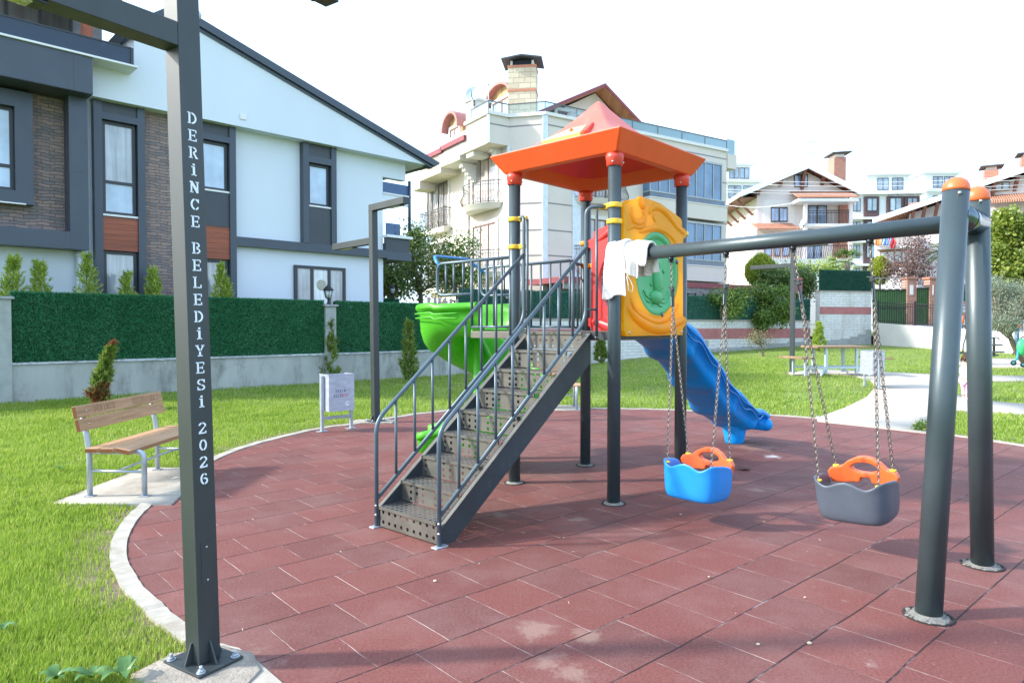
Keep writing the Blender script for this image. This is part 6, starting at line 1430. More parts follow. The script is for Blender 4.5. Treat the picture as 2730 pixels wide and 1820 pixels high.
for x0, y0, x1, y1 in ((1150, 485, 1198, 445), (1305, 520, 1345, 482), (1520, 575, 1580, 525)):
    a = gq(x0, y0+60); b_ = gq(x1, y1+15); awin(GFm, min(a[0], b_[0]), max(a[0], b_[0])+0.5, Zr-0.2, b_[1], 1, y=0.9, par=attic, gm=M('dark_opening', (0.10, 0.05, 0.04), 0.6))
mb = MB(); c_ = gq(1255, 500); mb.lathe([(0.28, 0), (0.26, 0.05), (0.1, 0.12)], GFm.w(c_[0], 0.88, c_[1]), 16, tuple(-GFm.ey)); mb.build('wall_boss', cream, attic)
# ---- front: windows behind iron balconies, glazed balconies at the right
Q4 = lambda x, y, yl=0.0: Fr.uz(1700+x/3.267, 250+y/3.267, yl)
gx0 = Q4(105, 800, -0.45)[0]; gx1 = Q4(728, 800, -0.45)[0]; flh = (Q4(740, 1000, -0.45)[1]-Q4(740, 1525, -0.45)[1])
zT = Q4(728, 612, -0.45)[1]; zS = Q4(728, 930, -0.45)[1]; zU = Q4(728, 985, -0.45)[1]
for k in range(3):
    dz = -k*flh; zs_ = zS+dz; zt2 = zT+dz
    g_ = wbox(Fr, 'glazed_balcony', gx0, gx1, -0.45, -0.002, zs_, zt2-0.1, blueg, block)
    wbox(Fr, 'balcony_apron', gx0, gx1+0.25, -0.47, -0.002, zU+dz, zs_-0.06, bluegd, g_); wbox(Fr, 'balcony_rail', gx0-0.02, gx1+0.27, -0.50, -0.002, zs_-0.058, zs_-0.002, M('grey_alu', (0.36, 0.38, 0.38), 0.4, 0.4), g_)
    wbox(Fr, 'balcony_rail', gx0-0.02, gx1+0.02, -0.50, -0.002, zt2-0.098, zt2, MATS['grey_alu'], g_)
    for i in range(9): x = gx0+(gx1-gx0)*i/8; wbox(Fr, 'mullion', x-0.025, x+0.025, -0.485, -0.455, zs_, zt2-0.1, MATS['grey_alu'], g_)
    wbox(Fr, 'balcony_slab', gx0-0.1, gx1+0.35, -0.55, -0.002, zU+dz-0.75, zU+dz-0.02, cream, g_); wbox(Fr, 'slab_edge', gx0-0.12, gx1+0.37, -0.58, -0.002, zU+dz-0.019, zU+dz+0.02, creamw, g_)
# middle bay balconies
mx = Fr.uz(1600, 500)[0]
for k in range(3):
    zf = Fr.uz(1600, 537)[1]-k*flh; awin(Fr, mx-0.9, mx+0.9, zf+0.05, zf+2.2, 3); iron_balcony(Fr, mx, 3.0, zf, 0.7)
# right end: small balcony box
Fe = Frame(Rend.x, Rend.y, A1); a = Q4(780, 520); b_ = Q4(862, 660)
wbox(Fr, 'corner_balcony', a[0]+0.02, b_[0], 0.0, 1.6, b_[1], a[1], cream, block); wbox(Fr, 'corner_glass', a[0]+0.02, b_[0]-0.1, 0.03, 0.05, a[1]+0.002, a[1]+0.75, rg, block)
# ground-floor porch with maroon awning
aw0 = Fr.uz(1800, 757, -2.6); aw1 = Fr.uz(2025, 762, -2.6)
zaw = 3.25
awn = wbox(Fr, 'porch_roof', aw0[0]-6, aw1[0], -2.6, 0.0, aw0[1]-0.12, aw0[1]+0.10, maroon, block)
wbox(Fr, 'porch_fringe', aw0[0]-6, aw1[0]-0.3, -2.55, -2.5, aw0[1]-0.38, aw0[1]-0.121, M('grey_fringe', (0.25, 0.23, 0.22), 0.9, var=0.4, vs=8), awn)
for x in np.linspace(aw0[0]-4, aw1[0]-0.8, 5): wbox(Fr, 'porch_post', x-0.12, x+0.12, -2.4, -2.2, -0.5, aw0[1]-0.122, M('brown_post', (0.22, 0.09, 0.07), 0.6), awn)
wbox(Fr, 'dark_ground_floor', -1.0, uRt+1.5, -0.09, -0.002, -0.5, zU-2*flh-0.76, M('dark_glazing', (0.045, 0.055, 0.065), 0.2), block)
# ================================================================== BACK WALLS, RAMP, HOUSES TO THE RIGHT
BW = Frame(4.46, 27.5, math.atan2(0.508, 0.861))
wpaint = masonry('whitewashed_block', (0.72, 0.705, 0.68), (0.78, 0.765, 0.74), (0.46, 0.45, 0.43), 0.42, 0.125, 0.008, 0.5, bmp=0.5, stain=((0.40, 0.36, 0.31), 1.3, 0.6))
redband = M('faded_red_band', (0.42, 0.155, 0.150), 0.85, var=0.15, vs=3, bmp=0.3, bs=40)
plinth_m = M('grey_plinth', (0.34, 0.35, 0.34), 0.9, var=0.15, vs=3)
bw = thing('boundary_wall', 'white block wall with a faded red band behind the lawn and tower', 'boundary wall', tuple(BW.w(0, 0)))
xL = -7.3; xR = BW.uz(2160, 850)[0]
zt1 = 1.80; wbox(BW, 'wall', xL, xR, 0, 0.25, -0.3, zt1, wpaint, bw)
zr1 = BW.uz(2158, 875)[1]; zr0 = BW.uz(2158, 900)[1]
wbox(BW, 'red_band', xL, xR, -0.012, -0.001, zr0, zr1, redband, bw); wbox(BW, 'coping', xL, xR, -0.04, 0.29, zt1+0.001, zt1+0.05, M('brownish_coping', (0.36, 0.30, 0.27), 0.85, var=0.2), bw)
mb = MB(); x = 3.6
while x < xR: 
    L_ = random.uniform(0.8, 1.8); h_ = gz(*(BW.w(x, 0)[:2]))+0.05+0.10*random.random()+0.012*x; P_ = [BW.w(xx, yy, zz) for zz in (-0.2, h_) for yy in (-0.03, -0.001) for xx in (x, min(xR, x+L_))]
    mb.add(P_, [(0, 2, 3, 1), (4, 5, 7, 6), (0, 1, 5, 4), (2, 6, 7, 3), (0, 4, 6, 2), (1, 3, 7, 5)]); x += L_
mb.build('plinth', plinth_m, bw)
a = BW.uz(1868, 922); wbox(BW, 'vent_grille', a[0], a[0]+0.45, -0.02, -0.001, a[1]-0.05, a[1]+0.25, plinth_m, bw)
net = leafmat('faded_net_needles', (0.022, 0.105, 0.070), (0.045, 0.165, 0.115), (0.07, 0.21, 0.15), 0.6)
netb = M('faded_net_core', (0.022, 0.10, 0.068), 0.9, var=0.3, vs=20, bmp=0.8, bs=30, bd=0.02)
hedge_screen(BW, xL, xR, zt1+0.05, 2.86, 0.05, 'faded green screen on the long white wall with red band', 26000, 'faded green screens on the boundary walls', 0.06, 0.04, net, netb)
# nearer, taller piece to the right
e0 = BW.w(xR+0.02, -0.5); BF = Frame(e0.x, e0.y, R(14)); xE = BF.uz(2322, 850)[0]
b2 = thing('boundary_wall', 'taller white block wall with red band left of the ramp, behind the picnic table', 'boundary wall', tuple(BF.w(0, 0)))
zt2_ = BF.uz(2180, 777)[1]; wbox(BF, 'wall', 0, xE, 0, 0.3, -0.3, zt2_, wpaint, b2); zz1 = BF.uz(2200, 818)[1]; zz0 = BF.uz(2200, 837)[1]
wbox(BF, 'red_band', 0, xE, -0.012, -0.001, zz0, zz1, redband, b2); wbox(BF, 'coping', -0.03, xE, -0.05, 0.35, zt2_+0.001, zt2_+0.05, MATS['brownish_coping'], b2)
mb = MB()
for i, (u, h_) in enumerate(((0, 0.06), (0.22, 0.12), (0.42, 0.16), (0.6, 0.26), (0.75, 0.38), (0.9, 0.62))):
    P_ = [BF.w(xx, yy, zz) for zz in (0, BF.uz(2200, 895)[1]+h_-0.3) for yy in (-0.03-0.001*i, -0.001) for xx in (xE*u, xE)]; mb.add(P_, [(0, 2, 3, 1), (4, 5, 7, 6), (0, 1, 5, 4), (2, 6, 7, 3), (0, 4, 6, 2), (1, 3, 7, 5)])
mb.build('plinth', plinth_m, b2)
hedge_screen(BF, 0, xE, zt2_+0.05, BF.uz(2240, 722)[1], 0.05, 'faded green screen on the taller white wall behind the picnic table', 12000, 'faded green screens on the boundary walls', 0.06, 0.04, net, netb)
# ramp wall with black railing
r0 = BF.w(xE+0.05, -0.3); r1 = Vector((19.3, 29.0, 0)); r2 = Vector((21.5, 25.5, 0))
rw = thing('ramp_wall', 'low white retaining wall of the ramp with black railing on top', 'retaining wall', tuple(r0))
ramp_m = M('white_ramp_paint', (0.62, 0.61, 0.585), 0.85, var=0.06, vs=1.2, dirt=((0.45, 0.38, 0.30), 1.0, 0.58, 0.35)); fence_m = M('black_fence_paint', (0.018, 0.018, 0.022), 0.5)
def zwall(p): return CAM_H - (p.y/1820)*((862 if p.y > 30 else 868)-870) if False else None
za_ = {0: atY(2340, 861, r0.y).z, 1: 1.42, 2: 1.20}
mb = MB(); mr = MB(); pl = [r0, r1, r2]
for i in range(2):
    a, b = pl[i], pl[i+1]; d = (b-a).normalized(); n_ = Vector((-d.y, d.x, 0))
    V = [a+Vector((0, 0, -0.3)), b+Vector((0, 0, -0.3)), b+n_*0.25+Vector((0, 0, -0.3)), a+n_*0.25+Vector((0, 0, -0.3)), a+Vector((0, 0, za_[i])), b+Vector((0, 0, za_[i+1])), b+n_*0.25+Vector((0, 0, za_[i+1])), a+n_*0.25+Vector((0, 0, za_[i]))]
    mb.add(V, [(0, 3, 2, 1), (4, 5, 6, 7), (0, 1, 5, 4), (1, 2, 6, 5), (2, 3, 7, 6), (3, 0, 4, 7)])
    k = int((b-a).length/0.13)
    for j in range(k+1):
        p = a+(b-a)*j/k+n_*0.1; z = za_[i]+(za_[i+1]-za_[i])*j/k; big = j % 16 == 0; w_ = 0.07 if big else 0.016
        mr.beam(p+Vector((0, 0, z+0.004)), p+Vector((0, 0, z+(1.12 if big else 1.0))), w_, w_)
    for h_ in (0.12, 0.86, 1.0): mr.beam(a+n_*0.1+Vector((0, 0, za_[i]+h_)), b+n_*0.1+Vector((0, 0, za_[i+1]+h_)), 0.03, 0.03)
mb.build('wall', ramp_m, rw); mr.build('railing', fence_m, rw)
road = thing('x', 'x', 'x'); bpy.data.objects.remove(road, do_unlink=True)
tarm = M('grey_road', (0.22, 0.22, 0.23), 0.9, var=0.08); rd = MB(); rd.add([(r0.x+0.3, r0.y+0.3, 1.60), (r1.x+0.3, r1.y, 1.36), (r2.x+0.3, r2.y, 1.15), (60, 22, 1.1), (60, 60, 1.5), (10, 44, 1.72), (r0.x-1.5, r0.y+1.0, 1.66)], [(0, 1, 2, 3, 4, 5, 6)]); tag(rd.build('road', tarm), kind='structure')
# brick gate piers, gates and fence behind the road
brick = masonry('red_brick', (0.40, 0.155, 0.095), (0.50, 0.21, 0.13), (0.42, 0.33, 0.28), 0.22, 0.075, 0.010, 0.5, bmp=0.4)
GT = Frame(*(atY(2400, 800, 39)[:2]), R(0)); gq2 = lambda x, y: GT.uz(2130+x/3.267, 350+y/3.267)
def pier(x0, x1, label, cap=True):
    a = gq2(x0, 1270); b_ = gq2(x1, 1690); t = thing('gate_pier', label, 'gate pier', tuple(GT.w(a[0], 0, 1.4)), group='red brick gate piers across the road')
    wbox(GT, 'shaft', a[0], b_[0], 0, 0.6, 1.2, a[1]-0.1, brick, t); wbox(GT, 'cap', a[0]-0.06, b_[0]+0.06, -0.06, 0.66, a[1]-0.098, a[1]+0.02, brick, t)
    wbox(GT, 'letter_plate', a[0]+0.15, b_[0]-0.2, -0.02, -0.002, a[1]-1.0, a[1]-0.45, creamw, t); return t
pier(945, 1022, 'red brick gate pier with a white plate, left of the narrow gate'); pier(1142, 1200, 'red brick gate pier partly behind the front swing leg')
def bars(fr, name, x0, x1, z0, z1, label, cat, group=None, pitch=0.13, scroll=False, back=None, y=0.1):
    t = thing(name, label, cat, tuple(fr.w(x0, y, z0)), group=group); mb = MB(); k = int((x1-x0)/pitch)
    for j in range(k+1): x = x0+(x1-x0)*j/k; mb.beam(fr.w(x, y, z0), fr.w(x, y, z1), 0.02, 0.02)
    for z in (z0+0.05, (z0+z1)/2, z1-0.05): mb.beam(fr.w(x0, y, z), fr.w(x1, y, z), 0.04, 0.04)
    mb.build('bars', fence_m, t)
    if scroll:
        mb = MB(); n_ = int((x1-x0)/0.32)
        for j in range(n_):
            x = x0+0.16+(x1-x0-0.3)*j/max(1, n_-1); mb.tube([fr.w(x+0.27*math.cos(a_), y, z1+0.33+0.32*math.sin(a_)) for a_ in np.linspace(0, 2*PI, 15)[:-1]], 0.022, 5, closed=True)
        mb.beam(fr.w(x0, y, z1+0.66), fr.w(x1, y, z1+0.66), 0.03, 0.03); mb.build('scrollwork', M('grey_scrollwork', (0.28, 0.27, 0.26), 0.5, 0.3), t)
    if back: MB().add([fr.w(x0, y+0.05, z0), fr.w(x1, y+0.05, z0), fr.w(x1, y+0.05, z1), fr.w(x0, y+0.05, z1), fr.w(x0, y+0.09, z0), fr.w(x1, y+0.09, z0), fr.w(x1, y+0.09, z1), fr.w(x0, y+0.09, z1)], [(0, 1, 2, 3), (7, 6, 5, 4), (0, 4, 5, 1), (1, 5, 6, 2), (2, 6, 7, 3), (3, 7, 4, 0)]).build('screen', back, t)
    return t
grs = M('green_gate_screen', (0.10, 0.21, 0.065), 0.9, var=0.3, vs=14, bmp=0.6, bs=30, bd=0.02); grs2 = M('green_fence_screen', (0.04, 0.21, 0.12), 0.9, var=0.2, vs=10)
a = gq2(660, 1375); b_ = gq2(940, 1700); bars(GT, 'sliding_gate', a[0], b_[0], b_[1], a[1], 'wide black gate with scrollwork and green screen left of the brick piers', 'gate', scroll=True, back=grs)
wbox(GT, 'x', 0, 0.01, 0, 0.01, 0, 0.01, fence_m, None); bpy.data.objects.remove(bpy.data.objects['x'], do_unlink=True)
a = gq2(1024, 1360); b_ = gq2(1140, 1690); bars(GT, 'garden_gate', a[0], b_[0], b_[1], a[1], 'narrow black gate between the two brick piers', 'gate', back=grs, pitch=0.11)
a = gq2(1200, 1330); b_ = gq2(2150, 1480); rf2 = bars(GT, 'garden_fence', a[0], b_[0], b_[1], a[1], 'black railing with green screen on the red-banded white wall at right', 'fence', back=grs2, pitch=0.16)
wl = thing('garden_wall', 'white garden wall with brick bands under the black railing at right', 'garden wall', tuple(GT.w(a[0], 0, 1.3))); zq_ = [gq2(1200, y)[1] for y in (1482, 1510, 1560, 1640, 1680, 1720)]
wbox(GT, 'wall', a[0], b_[0], 0.0, 0.3, 0.9, zq_[0], wpaint, wl); wbox(GT, 'brick_band', a[0], b_[0], -0.015, -0.001, zq_[1], zq_[0], brick, wl); wbox(GT, 'brick_band', a[0], b_[0], -0.015, -0.001, zq_[3]-0.0, zq_[2]-0.1, brick, wl)
# ------------------------------------------------------------------ chalet-like pink house
pinkw = M('pale_pink_plaster', (0.72, 0.655, 0.63), 0.85, var=0.03, vs=0.7, dirt=((0.62, 0.52, 0.48), 0.5, 0.6, 0.3)); brownw = M('brown_timber', (0.20, 0.085, 0.055), 0.55, var=0.15, vs=5)
tile_r = rooftile('clay_roof_tiles', (0.44, 0.185, 0.11), (0.58, 0.29, 0.19), 5.0); whf = M('white_fascia', (0.76, 0.80, 0.82), 0.5, var=0.02)
dkf = M('dark_brown_frame', (0.07, 0.04, 0.035), 0.5); bluepane = window_glass('blue_curtain_pane', (0.30, 0.42, 0.66), 4)
Q = lambda f: (lambda x, y, yl=0.0: f.uz(1700+x/3.267, 250+y/3.267, yl))
PHx = Frame(*(atY(2017, 700, 52.0)[:2]), R(-2)); q = Q(PHx)
pink = thing('chalet_house', 'pale pink house with wide gable, brown timber brackets and brick chimney', 'house', tuple(PHx.o), PHx.a, local=True)
wl_ = q(1040, 900)[0]; wr_ = q(1830, 900)[0]; OV = 0.75; ap = q(1485, 610, -OV); el = q(905, 855, -OV); er = q(1950, 845, -OV)
zg0 = -1.0; dep = 11.0
ridge_x = (wl_+wr_)/2
sl_l = (ap[1]-el[1])/(ap[0]-el[0]); sl_r = (ap[1]-er[1])/(er[0]-ap[0])
gw = [(wl_, zg0), (wr_, zg0), (wr_, ap[1]-0.35-(wr_-ap[0])*sl_r), (ap[0], ap[1]-0.35), (wl_, ap[1]-0.35-(ap[0]-wl_)*sl_l)]
MB().prism(gw, 0, dep).build('wall', pinkw, pink)
far = el[0]-0.3
def slab(a, b, y0, y1, t, mat, name, par):
    mb = MB(); mb.add([(a[0], y0, a[1]), (b[0], y0, b[1]), (b[0], y1, b[1]), (a[0], y1, a[1]), (a[0], y0, a[1]-t), (b[0], y0, b[1]-t), (b[0], y1, b[1]-t), (a[0], y1, a[1]-t)], [(0, 1, 2, 3), (7, 6, 5, 4), (0, 4, 5, 1), (1, 5, 6, 2), (2, 6, 7, 3), (3, 7, 4, 0)]); return mb.build(name, mat, par)
ap2 = (ap[0], ap[1]); el2 = (el[0], ap[1]-(ap[0]-el[0])*sl_l); er2 = (er[0], er[1])
rfp = slab(el2, ap2, -OV, dep, 0.18, tile_r, 'roof', pink); slab(ap2, er2, -OV, dep, 0.18, tile_r, 'roof_slope', rfp)
for a, b in ((el2, ap2), (ap2, er2)):
    slab((a[0], a[1]+0.06), (b[0], b[1]+0.06), -OV-0.12, -OV-0.001, 0.42, whf, 'fascia', rfp); slab((a[0], a[1]-0.19), (b[0], b[1]-0.19), -OV+0.01, 0.0, 0.04, brownw, 'soffit', rfp)
mb = MB()
slab((el2[0]-0.02, el2[1]+0.02), (el2[0]+0.02, el2[1]+0.03), -1.5, dep, 0.3, whf, 'gutter', rfp)
slab((el2[0]+0.05, el2[1]-0.25), (wl_, el2[1]-0.25+0.0), 0.0, dep, 0.04, brownw, 'soffit', rfp)
for (x, y0_, x2, y2_) in ((1458, 650, 1432, 830), (1258, 720, 1243, 800), (1062, 805, 1050, 872), (1628, 700, 1605, 792), (1845, 800, 1830, 860)):
    a = q(x, y0_, -OV+0.1); b_ = q(x2, y2_, -0.1); MB().beam((a[0], -OV+0.1, a[1]), (b_[0], -0.06, b_[1]), 0.22, 0.22).build('bracket', brownw, pink)
for yv in np.linspace(0.8, dep-0.8, 6): MB().beam((el2[0]+0.15, yv, el2[1]-0.35), (wl_-0.06, yv, el2[1]-1.5), 0.16, 0.16).build('bracket', brownw, pink)
def lwin(par, x0, x1, z0, z1, panes=2, gm=None, fm=None, y=0.0, border=None):
    fm = fm or dkf; f_ = 0.09
    if border: MB().box(x0-border, x1+border, y-0.03, y-0.001, z0-border, z1+border).build('window_surround', creamw, par)
    mb = MB(); mb.box(x0, x1, y-0.09, y-0.032, z0, z0+f_).box(x0, x1, y-0.09, y-0.032, z1-f_, z1)
    for k in range(panes+1): x = x0+(x1-x0)*k/panes; mb.box(max(x0, x-f_/2), min(x1, x+f_/2), y-0.091, y-0.032, z0+f_, z1-f_)
    w_ = mb.build('window', fm, par); MB().box(x0+0.05, x1-0.05, y-0.060, y-0.034, z0+0.05, z1-0.05).build('pane', gm or bluepane, w_); return w_
a = q(1362, 812); b_ = q(1480, 703); lwin(pink, a[0], b_[0], a[1], b_[1], 2)
a = q(1158, 1118); b_ = q(1303, 988); lwin(pink, a[0], b_[0], a[1], b_[1], 2, border=0.55)
a = q(1478, 1190); b_ = q(1645, 970); lwin(pink, a[0], b_[0], a[1], b_[1], 2)
zfl = q(1480, 1135, -1.2)[1]
a = q(1470, 940, -1.6); b_ = q(1925, 890, -1.6)
pr_ = slab((q(1395, 920, -1.6)[0], q(1395, 915, -1.6)[1]), (q(1915, 915, -1.6)[0], q(1915, 915, -1.6)[1]), -1.8, -0.002, 0.20, whf, 'porch_roof', pink)
mb = MB(); xa, xb = q(1395, 915, -1.6)[0], q(1915, 915, -1.6)[0]; zq2 = q(1395, 912, -1.6)[1]; mb.add([(xa, -1.85, zq2), (xb, -1.85, zq2), (xb, -0.003, zq2+0.75), (xa, -0.003, zq2+0.75), (xa, -1.85, zq2+0.08), (xb, -1.85, zq2+0.08), (xb, -0.003, zq2+0.83), (xa, -0.003, zq2+0.83)], [(0, 1, 2, 3), (7, 6, 5, 4), (0, 4, 5, 1), (1, 5, 6, 2), (2, 6, 7, 3), (3, 7, 4, 0)]); mb.build('porch_tiles', tile_r, pr_)
bs_ = MB().box(q(1470, 1, -1.4)[0], q(1870, 1, -1.4)[0], -1.4, -0.002, zfl-0.2, zfl).build('balcony_slab', creamw, pink)
mb = MB()
for x in np.linspace(q(1472, 1, -1.35)[0], q(1868, 1, -1.35)[0], 34): mb.box(x-0.012, x+0.012, -1.36, -1.33, zfl, zfl+1.0)
mb.box(q(1472, 1, -1.35)[0], q(1868, 1, -1.35)[0], -1.375, -1.32, zfl+0.95, zfl+1.0); mb.box(q(1472, 1, -1.35)[0], q(1868, 1, -1.35)[0], -1.37, -1.325, zfl+0.78, zfl+0.82); mb.build('balcony_railing', fence_m, bs_)
for px in (1470, 1865): x = q(px, 1, -1.3)[0]; MB().box(x-0.12, x+0.12, -1.42, -1.18, -1, zq2-0.2).build('porch_post', pinkw, pink)
xa, xb = q(1750, 900)[0], q(1828, 900)[0]; MB().box(xa, xb, -0.25, -0.002, -1, ap[1]-1.0-(xb-ap[0])*sl_r).build('brick_pilaster', brick, pink)
chx0 = q(1712, 600, 1)[0]; chx1 = q(1815, 600, 1)[0]; cht = q(1760, 550, 1)[1]
chp = MB().box(chx0, chx1, 1, 2.3, ap[1]-4, cht).build('chimney', brick, pink); MB().box(chx0+0.1, chx1-0.1, 1.1, 2.2, cht+0.001, cht+0.25).build('chimney_neck', creamw, chp)
mb = MB(); mb.add([(chx0-0.2, 0.8, cht+0.25), (chx1+0.4, 0.8, cht+0.34), (chx1+0.4, 2.5, cht+0.34), (chx0-0.2, 2.5, cht+0.25), (chx0-0.2, 0.8, cht+0.33), (chx1+0.4, 0.8, cht+0.42), (chx1+0.4, 2.5, cht+0.42), (chx0-0.2, 2.5, cht+0.33)], [(0, 1, 2, 3), (7, 6, 5, 4), (0, 4, 5, 1), (1, 5, 6, 2), (2, 6, 7, 3), (3, 7, 4, 0)]); mb.build('chimney_cap', MATS['rusty_dark_cap'], chp)
xa, xb = q(1045, 1170, -1.5)[0], q(1420, 1, -1.5)[0]; zz = q(1045, 1185, -1.5)[1]; mb = MB(); mb.add([(xa, -1.6, zz), (xb, -1.6, zz), (xb, -0.003, zz+0.6), (xa, -0.003, zz+0.6), (xa, -1.6, zz+0.1), (xb, -1.6, zz+0.1), (xb, -0.003, zz+0.7), (xa, -0.003, zz+0.7)], [(0, 1, 2, 3), (7, 6, 5, 4), (0, 4, 5, 1), (1, 5, 6, 2), (2, 6, 7, 3), (3, 7, 4, 0)]); mb.build('canopy_tiles', tile_r, pink)
for x0, x1 in ((1100, 1165), (1190, 1240), (1260, 1320)): a = q(x0, 1420); b_ = q(x1, 1300); lwin(pink, a[0], b_[0], a[1], b_[1], 1, fm=brownw)
a = q(1465, 1480); b_ = q(1600, 1290); lwin(pink, a[0], b_[0], a[1], b_[1], 2)
a = q(1700, 1480); b_ = q(1830, 1270); MB().box(a[0], b_[0], -0.10, -0.001, a[1], b_[1]).build('brick_fireplace', brick, pink)
zt4 = q(1300, 1440, -3)[1]; tb = MB().box(q(1170, 1, -3)[0], q(1880, 1, -3)[0], -3.2, -0.005, -1, zt4).build('terrace', creamw, pink)
mb = MB()
for x in np.linspace(q(1175, 1, -3.1)[0], q(1875, 1, -3.1)[0], 46): mb.tube([(x, -3.15, zt4), (x, -3.30, zt4+0.3), (x, -3.12, zt4+0.75), (x, -3.12, zt4+0.95)], 0.02, 4)
mb.box(q(1175, 1, -3.1)[0], q(1875, 1, -3.1)[0], -3.15, -3.09, zt4+0.93, zt4+0.98); mb.build('terrace_railing', fence_m, tb)
a = q(800, 1470); b_ = q(880, 1330); lwin(pink, q(1065, 1, 0)[0]-1.5-1.2, q(1065, 1, 0)[0]-2.0, -5, -4) if False else None
dish(PHx.w(q(1448, 1130, -1.3)[0], -1.3, zfl-0.35), 0.34, (-1.0, -0.25, 0.5), 'small satellite dish beside the balcony of the pale pink house')
# ------------------------------------------------------------------ right-hand house
Q5 = lambda f: (lambda x, y, yl=0.0: f.uz(2130+x/3.267, 350+y/3.267, yl))
RH_ = Frame(*(atY(2620, 700, 46.0)[:2]), R(-29)); r = Q5(RH_)
rh = thing('tiled_house', 'pale house at the right edge with long tiled roof and two brick chimneys', 'house', tuple(RH_.o), RH_.a, local=True)
OW = 0.8; e_l = r(640, 765, -OW); e_m = r(1960, 318, -OW); sl5 = (e_m[1]-e_l[1])/(e_m[0]-e_l[0]); xrg = e_m[0]+4.0; zrg = e_l[1]+(xrg-e_l[0])*sl5
wl5 = r(1240, 600)[0]
wx0 = r(960, 800)[0]
MB().prism([(wx0, -1), (xrg+8, -1), (xrg+8, zrg-2.6), (xrg, zrg-0.4), (wx0, e_l[1]+(wx0-e_l[0])*sl5-0.4)], 0, 9).build('wall', pinkw, rh)
r5 = slab(e_l, (xrg, zrg), -OW, 9, 0.16, tile_r, 'roof', rh); slab((xrg, zrg), (xrg+9, zrg-3), -OW, 9, 0.16, tile_r, 'roof_slope', r5)
slab((e_l[0], e_l[1]+0.05), (xrg, zrg+0.05), -OW-0.12, -OW-0.001, 0.36, whf, 'fascia', r5); slab((e_l[0], e_l[1]-0.165), (xrg, zrg-0.165), -OW+0.01, 0, 0.04, brownw, 'soffit', r5)
for x, y in ((1000, 690), (1100, 650), (1210, 620), (1500, 520), (1710, 440), (1915, 365)):
    a = r(x, y, -OW+0.1); MB().beam((a[0], -OW+0.1, a[1]), (a[0]-0.15, -0.08, a[1]-1.0), 0.18, 0.18).build('bracket', brownw, rh)
a = r(1705, 528); b_ = r(1835, 435); lwin(rh, a[0], b_[0], a[1], b_[1], 2, gm=curt2, fm=M('ochre_frame', (0.30, 0.23, 0.12), 0.6))
def bchim(x0, x1, yt, yb, y):
    a = r(x0, yt, y); b_ = r(x1, yb, y); c = MB().box(a[0], b_[0], y, y+1.1, b_[1]-1.5, a[1]).build('chimney', brick, rh)
    MB().box(a[0]+0.1, b_[0]-0.1, y+0.1, y+1.0, a[1]+0.001, a[1]+0.22).build('chimney_neck', creamw, c); MB().box(a[0]-0.25, b_[0]+0.3, y-0.2, y+1.3, a[1]+0.222, a[1]+0.30).build('chimney_cap', MATS['rusty_dark_cap'], c)
bchim(1618, 1740, 340, 420, 2.0); bchim(1940, 2040, 228, 300, 3.0)
a = r(1620, 615, -1.5); b_ = r(2200, 615, -1.5); mb = MB(); mb.add([(a[0], -1.7, a[1]-0.15), (b_[0], -1.7, a[1]-0.15), (b_[0], -0.003, a[1]+0.5), (a[0], -0.003, a[1]+0.5), (a[0], -1.7, a[1]), (b_[0], -1.7, a[1]), (b_[0], -0.003, a[1]+0.62), (a[0], -0.003, a[1]+0.62)], [(0, 1, 2, 3), (7, 6, 5, 4), (0, 4, 5, 1), (1, 5, 6, 2), (2, 6, 7, 3), (3, 7, 4, 0)]); mb.build('lean_to_roof', tile_r, rh)
a = r(1700, 800); b_ = r(1860, 690); lwin(rh, a[0], b_[0], a[1], b_[1], 2, gm=dimg)
# bay window and laundry balcony on its left wing
zb5 = r(700, 1010, -2)[1]; xb0 = r(690, 1, -2)[0]; xb1 = r(985, 1, -2)[0]
wing = MB().box(r(660, 900, -1.4)[0], wx0+0.5, -1.4, 5, -1, r(660, 905, -1.4)[1]).build('side_wing', pinkw, rh); MB().box(xb0, xb1, -2.4, -1.401, zb5-0.15, zb5).build('balcony_slab', creamw, wing)
mb = MB()
for x in np.linspace(xb0+0.05, xb1-0.05, 26): mb.tube([(x, -2.35, zb5), (x, -2.5, zb5+0.3), (x, -2.33, zb5+0.7), (x, -2.33, zb5+0.9)], 0.02, 4)
mb.box(xb0, xb1, -2.36, -2.30, zb5+0.88, zb5+0.93); mb.build('balcony_railing', fence_m, wing)
a = r(705, 1175, -1.45); b_ = r(960, 1030, -1.45); lwin(rh, a[0], b_[0], a[1], b_[1], 4, gm=window_glass('greenish_bay_glass', (0.45, 0.55, 0.55), 3), fm=M('orange_brown_frame', (0.38, 0.16, 0.06), 0.5), y=-1.45)
cols = [(0.70, 0.25, 0.06), (0.72, 0.36, 0.10), (0.55, 0.55, 0.60), (0.06, 0.16, 0.45), (0.15, 0.35, 0.62), (0.18, 0.42, 0.70), (0.70, 0.03, 0.04), (0.45, 0.05, 0.06)]; nms = ['orange', 'light orange', 'grey', 'navy', 'blue', 'light blue', 'red', 'dark red']
for i, (c_, nm) in enumerate(zip(cols, nms)):
    a = r(665+i*19, 958 if i != 7 else 985, -2.42); p = RH_.w(a[0], -2.55, a[1]); wd_ = 0.30
    mb = MB(); g_ = [[Vector(RH_.w(a[0]+wd_*u*(1+0.1*math.sin(5*v)), -2.55-0.05*math.sin(u*8+v*3), a[1]+0.25-0.55*v)) for u in np.linspace(0, 1, 6)] for v in np.linspace(0, 1, 6)]; mb.grid(g_)
    tag(mb.build('laundry', M('laundry_%d' % i, c_, 0.9), loc=tuple(p), solid=0.02), '%s piece of washing hung on the balcony railing of the right-hand house' % nm, 'laundry', 'washing on the balcony')
